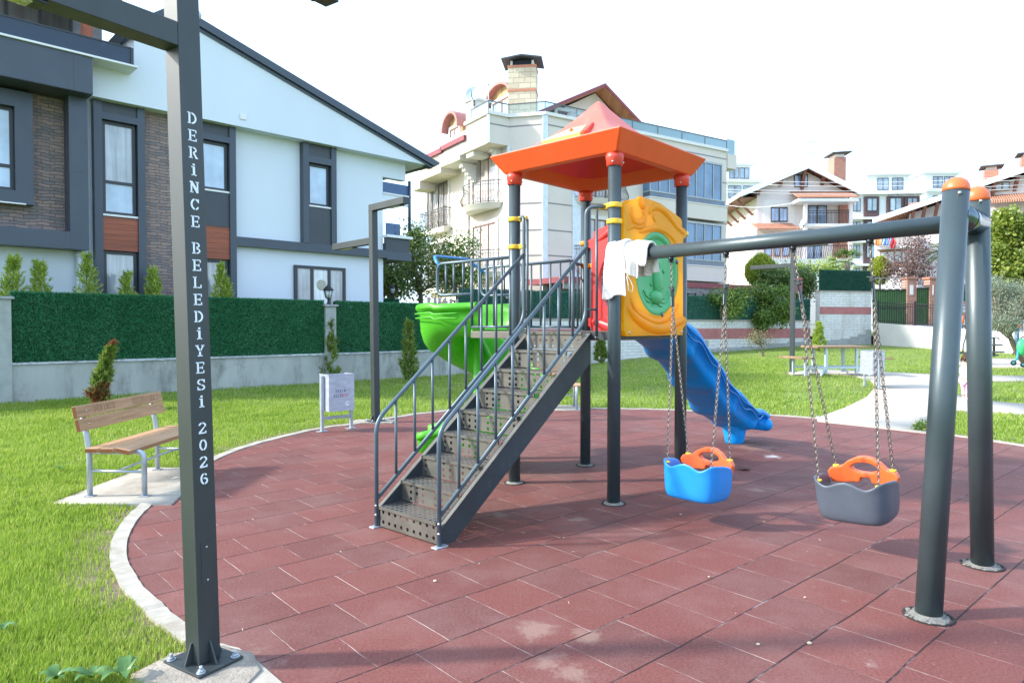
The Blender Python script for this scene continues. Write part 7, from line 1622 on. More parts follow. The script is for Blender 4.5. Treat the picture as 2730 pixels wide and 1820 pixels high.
# ------------------------------------------------------------------ far white apartment houses
dark_w = M('far_dark_cladding', (0.10, 0.055, 0.055), 0.6); farw = M('far_white_wall', (0.74, 0.76, 0.78), 0.8, var=0.02); farg = window_glass('far_window_glass', (0.30, 0.40, 0.48), 0.6)
def farblock(name, label, Y, px0, px1, ytop, floors, fh, wins, ang=0.0, dark=(), setback=None):
    f = Frame(*(atY(px0, 600, Y)[:2]), ang); t = thing(name, label, 'apartment block', tuple(f.o), ang, group='white apartment blocks on the far hillside', local=True)
    x1 = f.uz(px1, 600)[0]; zt = f.uz(px0, ytop)[1]; MB().box(0, x1, 0, 12, -2, zt).build('wall', farw, t)
    MB().box(-0.3, x1+0.3, -0.5, 12.2, zt+0.002, zt+0.4).build('roof_slab', farw, t)
    for k in range(floors):
        z = zt-k*fh
        if k: MB().box(-0.1, x1+0.1, -0.7, -0.002, z-0.25, z+0.05).build('floor_band', farw, t)
        for (u, w_) in wins:
            x = x1*u; zb_ = z-fh+0.9
            if u in dark: MB().box(x-0.35, x+w_+0.35, -0.30, -0.001, z-fh, z-0.26).build('dark_cladding', dark_w, t)
            lwin(t, x, x+w_, zb_, z-0.5, 2, gm=farg, fm=frame_m, y=-0.301 if u in dark else 0.0)
    if setback: MB().box(x1*setback[0], x1*setback[1], 1.5, 10, zt+0.41, zt+3.0).build('penthouse', farw, t); MB().box(x1*setback[0]-0.5, x1*setback[1]+0.5, 1.0, 10.5, zt+3.002, zt+3.3).build('penthouse_roof', farw, t)
    if setback:
        for u in (0.25, 0.6): xx = x1*(setback[0]+(setback[1]-setback[0])*u); lwin(t, xx, xx+1.5, zt+0.9, zt+2.6, 2, gm=farg, fm=frame_m, y=1.5)
    return t
farblock('apartment_block', 'white and dark apartment block behind the pink house chimney, right side', 95, 2268, 2452, 520, 4, 3.2, [(0.03, 1.0), (0.22, 1.3), (0.55, 1.5), (0.80, 1.3)], R(-3), (0.22, 0.55, 0.80), (0.30, 0.92))
farblock('apartment_block', 'white stepped apartment block between the cream block and the pink house', 105, 1925, 2085, 486, 5, 3.3, [(0.1, 2.0), (0.35, 3.0), (0.7, 2.5)], R(4), (), (0.05, 0.55))
farblock('apartment_block', 'white apartment block at the far right, above the swing leg caps', 100, 2470, 2580, 512, 4, 3.2, [(0.15, 2.6), (0.6, 2.0)], R(2), (), (0.1, 0.9))
# building name on the far block, as small letters along its parapet
bf = [o_ for o_ in bpy.data.objects if o_.get('label') == 'white and dark apartment block behind the pink house chimney, right side'][0]
FB = Frame(bf.location.x, bf.location.y, R(-3)); a = FB.uz(2363, 518, -0.5); mb = MB()
strk = {'M': [(0, 0, 0, 1), (0, 1, .5, .4), (.5, .4, 1, 1), (1, 1, 1, 0)], 'A': [(0, 0, .5, 1), (.5, 1, 1, 0), (.25, .4, .75, .4)], 'V': [(0, 1, .5, 0), (.5, 0, 1, 1)], 'İ': [(.5, 0, .5, 1)], 'E': [(0, 0, 0, 1), (0, 1, 1, 1), (0, .5, .8, .5), (0, 0, 1, 0)], 'L': [(0, 0, 0, 1), (0, 0, 1, 0)], 'R': [(0, 0, 0, 1), (0, 1, .9, .8), (.9, .8, 0, .5), (.2, .5, 1, 0)], 'S': [(1, 1, 0, .8), (0, .8, 1, .3), (1, .3, 0, 0)], 'Z': [(0, 1, 1, 1), (1, 1, 0, 0), (0, 0, 1, 0)]}
for i, ch in enumerate('MAZİZELER'):
    for x0, z0, x1, z1 in strk[ch]: mb.beam((a[0]+i*0.55+x0*0.36, -0.52, a[1]+z0*0.45-0.3), (a[0]+i*0.55+x1*0.36, -0.52, a[1]+z1*0.45-0.3), 0.03, 0.09, (0, 1, 0))
mb.build('building_lettering', M('grey_sign_letters', (0.30, 0.30, 0.32), 0.6), bf)
# red roofs peeping out
def redroof(px0, px1, py0, py1, Y, label):
    f = Frame(*(atY(px0, 500, Y)[:2]), -math.atan((px0-1365)/1820)); t = thing('tiled_house', label, 'house', tuple(f.o), f.a, local=True); x1 = f.uz(px1, 500)[0]; z1 = f.uz(px0, py0)[1]; z0 = f.uz(px0, py1)[1]
    MB().box(0.5, x1-0.5, 0.5, 8, -1, z0).build('wall', pinkw, t); mb = MB(); mb.add([(0, 0, z0), (x1, 0, z0), (x1*0.93, 4, z1), (x1*0.07, 4, z1), (0, 8, z0), (x1, 8, z0)], [(0, 1, 2, 3), (3, 2, 5, 4), (0, 3, 4), (1, 5, 2), (0, 4, 5, 1)]); mb.build('roof', tile_r, t); return t
redroof(2421, 2490, 523, 550, 62, 'small house with orange tiled roof between the far white blocks and the swing beam')
redroof(2520, 2605, 484, 512, 64, 'house roof of orange tiles behind the swing leg caps'); redroof(2044, 2090, 455, 490, 70, 'orange tiled roof peeping out left of the pink gable')
# pylon
pyl = atY(2163, 430, 230); t = thing('power_pylon', 'pale lattice power pylon far behind the pink house', 'pylon', (pyl.x, 230, 0)); mb = MB(); zt5 = atY(2163, 368, 230).z; zb6 = atY(2163, 480, 230).z-10
for s1 in (-1, 1):
    for s2 in (-1, 1): mb.beam((pyl.x+s1*1.5, 230+s2*1.5, zb6), (pyl.x+s1*0.7, 230+s2*0.7, zt5), 0.16, 0.16)
for k in range(12):
    z0 = zb6+(zt5-zb6)*k/12; z1 = zb6+(zt5-zb6)*(k+1)/12; w0 = 1.5-0.8*k/12; w1 = 1.5-0.8*(k+1)/12; s_ = 1 if k % 2 else -1
    mb.beam((pyl.x-s_*w0, 230-w0, z0), (pyl.x+s_*w1, 230-w1, z1), 0.12, 0.12); mb.beam((pyl.x+s_*w0, 230-w0, z0), (pyl.x-s_*w1, 230-w1, z1), 0.12, 0.12)
for z in (zt5-1.2, zt5-5): mb.beam((pyl.x-3.5, 230, z), (pyl.x+3.5, 230, z), 0.2, 0.2)
mb.build('lattice', M('pale_pylon_steel', (0.60, 0.68, 0.70), 0.6), t)
# overhead cables
for i, (pa0, pa1) in enumerate((((2040, 483), (2750, 468)), ((2040, 493), (2750, 478)), ((1925, 505), (2750, 492)), ((1925, 512), (2750, 502)), ((1925, 545), (2120, 540)))):
    a = atY(*pa0, 47.5); b_ = atY(*pa1, 42.0); pts = [a+(b_-a)*k/12+Vector((0, 0, -0.25*math.sin(PI*k/12))) for k in range(13)]
    tag(MB().tube(pts, 0.018, 5).build('power_cable', M('pale_cable', (0.62, 0.62, 0.62), 0.5), loc=tuple(a)), 'thin overhead cable before the pale pink house, '+('topmost of five', 'second from the top', 'third from the top', 'fourth from the top', 'lowest, short one beside the eave')[i], 'cable', 'overhead cables')
# ================================================================== PLANTS
bark = M('grey_bark', (0.16, 0.13, 0.10), 0.9, var=0.3, vs=14, bmp=0.8, bs=40, bd=0.02, stretch=(1, 1, 0.3))
L_dark = leafmat('dark_tree_leaves', (0.040, 0.085, 0.022), (0.105, 0.180, 0.040), (0.24, 0.32, 0.08), 0.45)
L_mid = leafmat('mid_green_leaves', (0.055, 0.115, 0.020), (0.13, 0.22, 0.035), (0.26, 0.36, 0.07), 0.45)
L_con = leafmat('fresh_conifer_needles', (0.14, 0.25, 0.030), (0.36, 0.48, 0.065), (0.62, 0.70, 0.17), 0.5, patch=5)
L_cyp = leafmat('cypress_scales', (0.07, 0.14, 0.020), (0.20, 0.29, 0.05), (0.42, 0.48, 0.11), 0.55, patch=9)
L_dead = leafmat('dried_cypress_scales', (0.16, 0.045, 0.020), (0.30, 0.10, 0.045), (0.10, 0.11, 0.03), 0.6, patch=6)
L_olive = leafmat('olive_leaves', (0.14, 0.18, 0.12), (0.27, 0.32, 0.22), (0.42, 0.46, 0.36), 0.5, patch=3)
L_red = leafmat('purple_plum_leaves', (0.085, 0.042, 0.042), (0.19, 0.11, 0.10), (0.34, 0.26, 0.23), 0.55, patch=2)
L_yel = leafmat('yellow_green_topiary', (0.15, 0.21, 0.015), (0.34, 0.42, 0.03), (0.52, 0.56, 0.07), 0.5, patch=2)
def leafcloud(C, n_per, spread, size, asp=0.5, updir=0.0, squash=1.0):
    """small leaf quads scattered round clump centres C (m,3)"""
    C = np.repeat(np.asarray(C), n_per, 0); n = len(C); P = C+RNG.normal(0, 1, (n, 3))*np.array([1, 1, squash])*spread
    a = RNG.normal(0, 1, (n, 3)); a[:, 2] += updir*2; a /= np.linalg.norm(a, axis=1)[:, None]
    b = RNG.normal(0, 1, (n, 3)); b -= a*(a*b).sum(1)[:, None]; b /= np.linalg.norm(b, axis=1)[:, None]
    s = size*(0.6+0.8*RNG.random(n))[:, None]
    V = np.stack([P-a*s*0.5, P+b*s*asp*0.5, P+a*s*0.5, P-b*s*asp*0.5], 1).reshape(-1, 3)
    return V, np.arange(4*n).reshape(-1, 4)
def clumps(ells, per, shell=0.55):
    out = []
    for (cx, cy, cz, rx, ry, rz) in ells:
        d = RNG.normal(0, 1, (per, 3)); d /= np.linalg.norm(d, axis=1)[:, None]; r = (shell+(1-shell)*RNG.random(per)**0.5)[:, None]
        nz = np.array([noise.noise((x*1.7+cx, y*1.7+cy, z*1.7)) for x, y, z in d])[:, None]
        out.append(np.array([cx, cy, cz])+d*r*(1+0.35*nz)*np.array([rx, ry, rz]))
    return np.concatenate(out)
def branches(mb, base, pts, r0, seed=0):
    rnd = random.Random(seed); b = Vector(base)
    for p in pts:
        p = Vector(p); m = b.lerp(p, 0.5)+Vector((rnd.uniform(-.1, .1), rnd.uniform(-.1, .1), 0.05))*(p-b).length; path = catmull([tuple(b), tuple(m), tuple(p)], 4)
        mb.tube(path, [r0*(1-0.8*i/(len(path)-1)) for i in range(len(path))], 6)
def tree(label, cat, base, trunk_top, ells, mat, per=30, n_per=60, spread=0.16, size=0.09, r=0.10, name='tree', group=None, asp=0.55, nb=14, shell=0.5, lean=None):
    t = thing(name, label, cat, tuple(base), group=group); b = Vector(base); top = Vector(trunk_top)
    C = clumps(ells, per, shell); mb = MB(); mid = b.lerp(top, 0.5)+(lean or Vector((0, 0, 0)))
    pth = catmull([tuple(b), tuple(mid), tuple(top)], 6); mb.tube(pth, [r*(1.25-0.6*i/(len(pth)-1)) for i in range(len(pth))], 10)
    idx = RNG.permutation(len(C))[:nb]; branches(mb, top-Vector((0, 0, (top-b).length*0.1)), [C[i] for i in idx], r*0.5, len(label)); mb.build('trunk', bark, t)
    V, F = leafcloud(C, n_per, spread, size, asp); fastmesh('crown', V, F, mat, t, nv=4); return t
def conifer(label, base, h, r, mat, n=3500, size=0.09, name='conifer', group=None, cat='conifer', narrow=False, bend=(0, 0), extra=None):
    """upright shrub of feathery sprays"""
    t = thing(name, label, cat, tuple(base), group=group); b = np.array(base)
    ns = int(n/26); u = RNG.random(ns)**0.95; zc = u*h*0.93
    prof = (1-u)**(1.0 if not narrow else 0.75)*np.minimum(1, (u+0.06)*6)
    a = RNG.random(ns)*2*PI; rr = r*prof*(0.35+0.65*RNG.random(ns)**0.5)*(1+0.35*np.sin(a*3+u*9)); V = []; 
    tip = np.stack([np.cos(a)*rr, np.sin(a)*rr, zc], 1); dirs = np.stack([np.cos(a)*0.5, np.sin(a)*0.5, np.full(ns, 1.1 if not narrow else 1.4)], 1)+RNG.normal(0, 0.25, (ns, 3)); dirs /= np.linalg.norm(dirs, axis=1)[:, None]
    ln = (0.15*h*(1-0.62*u) if not narrow else 0.10*h*(1-0.3*u))
    k = 26; D = np.repeat(dirs, k, 0); S0 = np.repeat(tip, k, 0); LN = np.repeat(ln, k)[:, None]; m = len(D); s_ = RNG.random(m)[:, None]
    P = S0+D*LN*s_+RNG.normal(0, 1, (m, 3))*LN*0.13*(1.05-s_); ax = D*0.9+RNG.normal(0, 0.45, (m, 3)); ax /= np.linalg.norm(ax, axis=1)[:, None]
    bb = RNG.normal(0, 1, (m, 3)); bb -= ax*(ax*bb).sum(1)[:, None]; bb /= np.linalg.norm(bb, axis=1)[:, None]; sz_ = size*(0.5+RNG.random(m))[:, None]
    Vv = np.stack([P-bb*sz_*0.14, P+bb*sz_*0.14, P+ax*sz_], 1); zz = np.clip(Vv[:, :, 2]/h, 0, 1.2)
    Vv[:, :, 0] += bend[0]*zz**2; Vv[:, :, 1] += bend[1]*zz**2; Vv = Vv.reshape(-1, 3)+b
    MB().tube([(b[0], b[1], b[2]-0.05), (b[0]+bend[0]*0.2, b[1], b[2]+h*0.5), (b[0]+bend[0]*0.8, b[1], b[2]+h*0.92)], [0.025*max(1, h/1.5), 0.018, 0.006], 7).build('stem', bark, t)
    F = np.arange(len(Vv)).reshape(-1, 3); low = (Vv.reshape(-1, 3, 3)[:, 0, 2]-b[2])/h
    if extra is not None:
        noi = np.array([noise.noise((x*4, y*4, z*3)) for x, y, z in Vv[::3]]); dead = (low < 0.42+0.25*noi) & (RNG.random(len(low)) < 0.75) | (low > 0.93)
        fastmesh('foliage', Vv.reshape(-1, 3, 3)[~dead].reshape(-1, 3), np.arange(3*(~dead).sum()).reshape(-1, 3), mat, t); fastmesh('dry_foliage', Vv.reshape(-1, 3, 3)[dead].reshape(-1, 3), np.arange(3*dead.sum()).reshape(-1, 3), extra, t)
    else: fastmesh('foliage', Vv, F, mat, t)
    return t
# young conifers behind the hedge screen
desc = ['cut off by the left edge of the picture', 'before the far left ground-floor window', 'in front of the white wall strip', 'beside the white downpipe', 'smallest one', 'before the stone cladding', 'just right of the big light post', 'low side shoot right of the post']
for i, (px, py, rr_) in enumerate(((6, 790, 0.40), (28, 683, 0.42), (116, 699, 0.40), (225, 681, 0.46), (336, 730, 0.30), (415, 717, 0.38), (582, 706, 0.34), (607, 750, 0.26))):
    u, z = WF.uz(px, py, 0.75); p = WF.w(u, 0.75); conifer('young feathery conifer behind the hedge screen, '+desc[i], (p.x, p.y, 0.2), z-0.2+0.12, rr_*1.15, L_con, 6500, 0.075, group='young conifers behind the hedge screen', name='conifer', bend=(0.10*math.sin(i*2.3), 0.0))
# slim cypresses along the walls
def gpt(px, py): return G(px, py)
g = gpt(262, 1092); conifer('slim cypress with browned lower half and bent tip behind the bench', (g.x, g.y, 0), atY(300, 912, g.y).z, 0.175, L_cyp, 5200, 0.085, name='cypress', narrow=True, bend=(0.30, 0), extra=L_dead, group='slim young cypresses on the lawn', cat='cypress')
for px, pb, pt_, wd_, lab in ((880, 1018, 852, 0.24, 'behind the litter bin'), (1090, 1016, 853, 0.23, 'between the slim street light and the green slide'), (1602, 968, 897, 0.27, 'in front of the white wall, seen under the tower platform'), (2183, 936, 858, 0.28, 'bright one in front of the taller white wall')):
    g = gpt(px, pb); conifer('slim green cypress '+lab, (g.x, g.y, g.z), atY(px, pt_, g.y).z-g.z, wd_, L_cyp if px < 2000 else L_con, 4500, 0.10, name='cypress', narrow=True, group='slim young cypresses on the lawn', cat='cypress')
# trees between the modern house and the cream block
def el(px, py, Y, wpx, hpx, dep=1.0):
    c = atY(px, py, Y); k = Y/1820; return (c.x, c.y, c.z, wpx*k, dep, hpx*k)
B = atY(1130, 900, 27.5)
tree('leafy dark tree between the modern house and the cream block', 'tree', (B.x, 27.5, 0), tuple(atY(1120, 760, 27.5)), [el(1075, 745, 27.5, 75, 50, 1.5), el(1150, 700, 27.5, 70, 60, 1.5), el(1090, 680, 28, 34, 26, 1.2), el(1200, 740, 27, 42, 42, 1.2), el(1108, 635, 28, 12, 24, 0.6)], L_dark, 30, 50, 0.24, 0.12, 0.12)
tree('looser light green tree in front of the cream block corner', 'tree', tuple(atY(1230, 900, 26.3)), tuple(atY(1215, 760, 26.3)), [el(1190, 700, 26.3, 45, 45, 1.0), el(1225, 660, 26.3, 50, 30, 1.0), el(1240, 745, 26.3, 45, 40, 1)], L_mid, 22, 40, 0.22, 0.11, 0.07)
tree('dark shrub mass under the modern house balcony', 'shrub', tuple(atY(1040, 850, 26.0)), tuple(atY(1045, 800, 26.0)), [el(1055, 755, 26, 40, 35, 1.0), el(1020, 740, 27, 20, 40, 1)], L_dark, 30, 90, 0.2, 0.12, 0.08, name='shrub')
for i, px in enumerate((1143, 1160, 1172, 1187, 1202, 1218)):
    p = atY(px, 830, 23.3); tag(MB().box(p.x-0.05, p.x+0.05, 23.28, 23.32, 1.2, atY(px, 792+i, 23.3).z).build('picket', M('pale_picket', (0.46, 0.42, 0.38), 0.8), loc=(p.x, 23.3, 1.2)), 'pale wooden picket above the green slide, '+('leftmost of six', 'second from left', 'third from left', 'third from right', 'second from right', 'rightmost of six')[i], 'picket', 'pale pickets above the hedge')
# bushes behind the long white wall
def bush(label, ells, mat, per=24, n_per=80, sp=0.18, sz_=0.10, cat='bush', asp=0.55, grp=None, nm='bush', r=0.05):
    c = ells[0]; return tree(label, cat, (c[0], c[1]+0.1, max(0.3, c[2]-c[5]-0.5)), (c[0], c[1]+0.1, c[2]-c[5]*0.3), ells, mat, per, n_per, sp, sz_, r, nm, grp, asp, nb=8)
Yw = 31.2
bush('trailing bush hanging over the green screen, right of the tower post', [el(1925, 795, 30.0, 45, 22, 0.4), el(1975, 790, 30.2, 30, 18, 0.4), el(1950, 820, 29.8, 25, 22, 0.25)], L_mid, 22, 60, 0.14, 0.09)
bush('larger trailing bush spilling over the wall left of the far street light', [el(2060, 800, 31.6, 48, 38, 0.5), el(2090, 840, 31.2, 22, 25, 0.3), el(2035, 850, 31.2, 15, 20, 0.25), el(2030, 790, 31.8, 20, 25, 0.5)], L_mid, 30, 80, 0.15, 0.10)
bush('dark evergreen shrub mass beneath the dome-shaped topiary', [el(2070, 752, 36, 52, 28, 1.2), el(2120, 765, 35.5, 38, 32, 1.0), el(2140, 750, 36, 24, 24, 1)], L_dark, 36, 90, 0.22, 0.13)
def topiary(label, px, py, Y, wpx, hpx, mat):
    c = atY(px, py, Y); k = Y/1820; t = thing('topiary', label, 'topiary', (c.x, Y, c.z-hpx*k), group='clipped yellow-green topiaries')
    n = 900; u = RNG.normal(0, 1, (n, 3)); u /= np.linalg.norm(u, axis=1)[:, None]; rx, rz = wpx*k, hpx*k
    sx = np.where(u[:, 2] > 0, 1-0.35*u[:, 2]**2, 1.0)[:, None]; C = np.array([c.x, Y, c.z])+u*np.array([rx, rx, rz])*np.concatenate([sx, sx, np.ones((n, 1))], 1)*0.95
    V, F = leafcloud(C, 34, 0.07, 0.11, 0.35, 0.8); fastmesh('foliage', V, F, mat, t, nv=4); MB().sphere((c.x, Y, c.z), 0.88, 16, 10, (rx, rx, rz)).build('core', L_dark, t); MB().tube([(c.x, Y, c.z-rz-0.6), (c.x, Y, c.z)], 0.07, 8).build('trunk', bark, t)
topiary('dome-shaped yellow-green topiary in front of the pink house', 2028, 722, 37, 36, 42, L_yel); topiary('round bright green topiary beside the purple-leaved tree', 2346, 721, 42, 22, 33, L_yel)
bush('loose yellowish shrub under the terrace of the pink house', [el(2170, 715, 40, 40, 14, 0.6), el(2230, 708, 40, 30, 18, 0.6), el(2110, 715, 40, 35, 10, 0.6)], L_con, 20, 50, 0.2, 0.12)
tree('purple-leaved plum tree behind the brick gate pier', 'tree', tuple(atY(2425, 820, 41)), tuple(atY(2425, 740, 41)), [el(2440, 660, 41, 28, 38, 1.0), el(2400, 720, 41, 35, 28, 1.0), el(2450, 720, 41, 35, 30, 1.0)], L_red, 34, 46, 0.26, 0.12, 0.09, nb=24)
# palms
def palm(label, base, top, nf, L, droop, fan_, mat, group=None):
    t = thing('palm', label, 'palm', tuple(base)); MB().tube([base, top], [0.16, 0.13], 10).build('trunk', bark, t); V = []; F = []; T_ = Vector(top); rnd = random.Random(nf)
    for i in range(nf):
        az = 2*PI*i/nf*1.618*3; elv = rnd.uniform(-0.1, 1.2); d = Vector((math.cos(az)*math.cos(elv), math.sin(az)*math.cos(elv), math.sin(elv))); pts = []
        for k in range(11): s_ = k/10; pts.append(T_+d*L*s_+Vector((0, 0, -droop*L*s_*s_)))
        if fan_:
            c = pts[6]; sd = d.cross(Vector((0, 0, 1))).normalized(); up = sd.cross(d)
            for q_ in range(-8, 9):
                a = q_*0.16; dd = (d*math.cos(a)+sd*math.sin(a)).normalized(); e = c+dd*L*0.5+Vector((0, 0, -0.14*L*abs(math.cos(q_)))); w_ = sd*0.03; o_ = len(V); V += [c-w_, c+w_, e]; F.append((o_, o_+1, o_+2))
        else:
            for k in range(1, 10):
                for s2 in (-1, 1):
                    for h_ in (0, 0.5):
                        c = pts[k].lerp(pts[k+1], h_); ax = (pts[k+1]-pts[k]).normalized(); sd = ax.cross(Vector((0, 0, 1))).normalized()*s2; e = c+(sd*0.8+ax*0.5+Vector((0, 0, -0.1))).normalized()*L*0.24*(1-0.6*abs(k/10-0.4)); o_ = len(V); V += [c-ax*0.025, c+ax*0.025, e]; F.append((o_, o_+1, o_+2))
        o_ = len(V)
        for p in pts: V += [p+Vector((0, 0, 0.015)), p-Vector((0, 0, 0.015))]
        for k in range(10): F.append((o_+2*k, o_+2*k+1, o_+2*k+2)); F.append((o_+2*k+2, o_+2*k+1, o_+2*k+3))
    fastmesh('fronds', np.array([tuple(v) for v in V]), np.array(F), mat, t); return t
palm('short fan palm in front of the pink house terrace', atY(2262, 765, 38), atY(2258, 700, 38), 26, 1.05, 0.25, True, L_mid); palm('date palm with arching fronds behind the front swing leg', atY(2520, 790, 42), atY(2522, 680, 42), 34, 2.0, 0.55, False, L_dark)
# right edge
tree('large sunlit shrub with broad light green leaves behind the railing at right', 'shrub', tuple(atY(2700, 800, 34)), tuple(atY(2700, 740, 34)), [el(2670, 690, 34, 38, 55, 1.0), el(2720, 640, 34, 45, 60, 1.2), el(2700, 730, 33.5, 50, 35, 1.0), el(2680, 610, 34, 25, 35, 0.8), el(2760, 660, 34, 40, 80, 1.0)], L_yel if False else leafmat('broad_light_leaves', (0.09, 0.15, 0.02), (0.21, 0.28, 0.035), (0.42, 0.46, 0.10), 0.4), 50, 80, 0.20, 0.17, 0.10, name='shrub', nb=26, asp=0.7)
ob_ = G(2752, 985); Yo = ob_.y
tree('grey-green olive tree with leaning trunk at the right edge', 'olive tree', tuple(ob_), tuple(atY(2688, 885, Yo-0.3)), [el(2690, 795, Yo, 55, 28, 0.7), el(2740, 830, Yo, 55, 30, 0.8), el(2665, 835, Yo, 28, 30, 0.6), el(2680, 862, Yo-0.4, 30, 16, 0.4), el(2650, 770, Yo+0.2, 16, 22, 0.4), el(2725, 775, Yo, 30, 20, 0.5)], L_olive, 46, 70, 0.10, 0.062, 0.085, name='olive_tree', asp=0.28, nb=30, lean=Vector((-0.05, 0, -0.1)))
sg = G(2035, 950); tree('thin bare sapling in front of the white wall', 'sapling', tuple(sg), tuple(atY(2028, 915, sg.y)), [el(2030, 900, sg.y, 34, 20, 0.5), el(2010, 905, sg.y, 18, 14, 0.3)], leafmat('sparse_sapling_leaves', (0.10, 0.11, 0.05), (0.22, 0.22, 0.10), (0.30, 0.25, 0.13), 0.6), 30, 10, 0.12, 0.07, 0.035, name='sapling', nb=28)
bg_ = G(2470, 1150); tree('small green shrub tuft at the path edge, left of the front swing leg', 'shrub', (bg_.x, bg_.y, 0.0), (bg_.x, bg_.y, 0.08), [(bg_.x-0.0, bg_.y+0.1, 0.06, 0.09, 0.09, 0.06)], L_mid, 20, 40, 0.04, 0.035, 0.008, name='shrub')
# broad-leaved weeds in the near grass
weedm = leafmat('weed_leaves', (0.06, 0.16, 0.04), (0.13, 0.27, 0.07), (0.20, 0.36, 0.10), 0.4)
for i, (px, py, s_, lab) in enumerate(((150, 1836, 0.085, 'leftmost of the three by the bottom edge'), (245, 1832, 0.09, 'middle of the three by the bottom edge'), (330, 1826, 0.10, 'nearest to the light post base'), (10, 1700, 0.07, 'at the left edge in the lawn'), (160, 1260, 0.07, 'behind the bench in the lawn'))):
    g = G(px, py); t = thing('weed', 'broad-leaved weed in the grass, '+lab, 'weed', tuple(g), group='broad-leaved weeds in the lawn'); mb = MB(); rnd = random.Random(i)
    for k in range(6):
        a = 2.4*k+i; L_ = s_*rnd.uniform(0.6, 1.15); d = Vector((math.cos(a), math.sin(a), 0)); n_ = Vector((-d.y, d.x, 0)); rows = []
        for j in range(6):
            u = j/5; w_ = L_*0.24*math.sin(PI*min(1, u*0.9+0.12))**0.8; c = g+d*L_*u+Vector((0, 0, 0.045+L_*0.45*math.sin(u*2.2)-0.1*L_*u*u)); rows.append([c-n_*w_+Vector((0, 0, w_*0.35)), c, c+n_*w_+Vector((0, 0, w_*0.35))])
        mb.grid(rows)
    mb.build('leaf_rosette', weedm, t)
# litter on the rubber: a dry leaf and pale pebbles
g = G(1985, 1252); mb = MB(); mb.grid([[g+Vector((0.06*(i-2)/2+0.01*math.sin(j*3), 0.03*(j-1.5), 0.012+0.018*math.sin(i*1.9+j*2.3)**2)) for i in range(5)] for j in range(4)]); tag(mb.build('dry_leaf', M('dry_leaf_brown', (0.10, 0.05, 0.03), 0.8, var=0.4, vs=50), loc=tuple(g), solid=0.002), 'curled dry brown leaf lying on the rubber behind the blue swing', 'leaf')
for i, (px, py, lab) in enumerate(((2146, 1594, 'below the grey swing, midway to the bottom edge'), (2021, 1719, 'left one near the bottom edge'), (2158, 1716, 'right one near the bottom edge'), (1890, 1539, 'in the tile row below the blue swing'), (1815, 1372, 'small one left below the blue swing'), (1160, 1550, 'left of centre, in front of the stairs'))):
    g = G(px, py); tag(MB().sphere((0, 0, 0), 0.006+0.002*(i % 3), 7, 5, (1.3, 0.9, 0.7)).build('pebble', M('pale_pebble', (0.55, 0.46, 0.34), 0.9, var=0.2, vs=90)), 'pale pebble on the rubber tiles, '+lab, 'pebble', 'pebbles on the rubber').location = (g.x, g.y, 0.006)
# a few clods of rubble round the near light-post base
# ================================================================== CHILD, EXERCISE MACHINES, SCOOTER
def skin_body(verts, edges, radii, name, mat, par, sub=2):
    me = bpy.data.meshes.new(name); me.from_pydata([tuple(v) for v in verts], edges, []); o = bpy.data.objects.new(name, me); COL.objects.link(o)
    m = o.modifiers.new('skin', 'SKIN'); m.use_smooth_shade = True
    for i, r_ in enumerate(radii): me.skin_vertices[0].data[i].radius = r_ if isinstance(r_, tuple) else (r_, r_); me.skin_vertices[0].data[i].use_root = (i == 0)
    s = o.modifiers.new('sub', 'SUBSURF'); s.levels = sub; s.render_levels = sub
    dg = bpy.context.evaluated_depsgraph_get(); ev = o.evaluated_get(dg); nm = bpy.data.meshes.new_from_object(ev); nm.name = name
    o.modifiers.clear(); o.data = nm; nm.materials.clear(); nm.materials.append(mat); bpy.data.meshes.remove(me)
    o.parent = par; o['_o'] = (0, 0, 0)
    for p in nm.polygons: p.use_smooth = True
    return o
cg = G(2576, 1066); ch_ = thing('person', 'toddler in white hooded top and pink trousers walking on the path behind the swing legs', 'person', tuple(cg), R(12), local=True)
skin_m = M('skin_tone', (0.58, 0.33, 0.24), 0.55, var=0.05); K = 0.93
def P(x, y, z): return (x*K, y*K, z*K)
# the child faces +x (its right), seen from the side-back
bv = [P(0, 0, 0.44), P(0, 0, 0.56), P(0.0, 0, 0.68), P(0.005, 0, 0.76), P(0.01, 0, 0.81), P(0.02, 0, 0.88), P(0.02, 0, 0.96),
      P(0, 0.075, 0.40), P(0.03, 0.08, 0.22), P(0.02, 0.08, 0.05), P(0.10, 0.085, 0.025), P(0, -0.075, 0.40), P(-0.02, -0.08, 0.22), P(-0.08, -0.08, 0.055), P(-0.0, -0.085, 0.03),
      P(0, 0.11, 0.72), P(0.01, 0.15, 0.60), P(0.07, 0.14, 0.48), P(0.10, 0.135, 0.445), P(0, -0.11, 0.72), P(-0.01, -0.15, 0.60), P(0.05, -0.14, 0.48), P(0.08, -0.135, 0.445)]
be = [(0, 1), (1, 2), (2, 3), (3, 4), (4, 5), (5, 6), (0, 7), (7, 8), (8, 9), (9, 10), (0, 11), (11, 12), (12, 13), (13, 14), (3, 15), (15, 16), (16, 17), (17, 18), (3, 19), (19, 20), (20, 21), (21, 22)]
br_ = [0.085, 0.085, 0.08, 0.055, 0.04, 0.085, 0.06, 0.058, 0.045, 0.032, 0.024, 0.058, 0.045, 0.032, 0.024, 0.038, 0.030, 0.022, 0.016, 0.038, 0.030, 0.022, 0.016]
body = skin_body(bv, be, [r_*K for r_ in br_], 'body', skin_m, ch_)
topm = M('white_hooded_cotton', (0.78, 0.75, 0.76), 0.9, var=0.04, vs=8, bmp=0.3, bs=30, bd=0.01); pinkm = M('pink_cotton', (0.72, 0.36, 0.55), 0.9, var=0.06, vs=8, bmp=0.3, bs=30, bd=0.01)
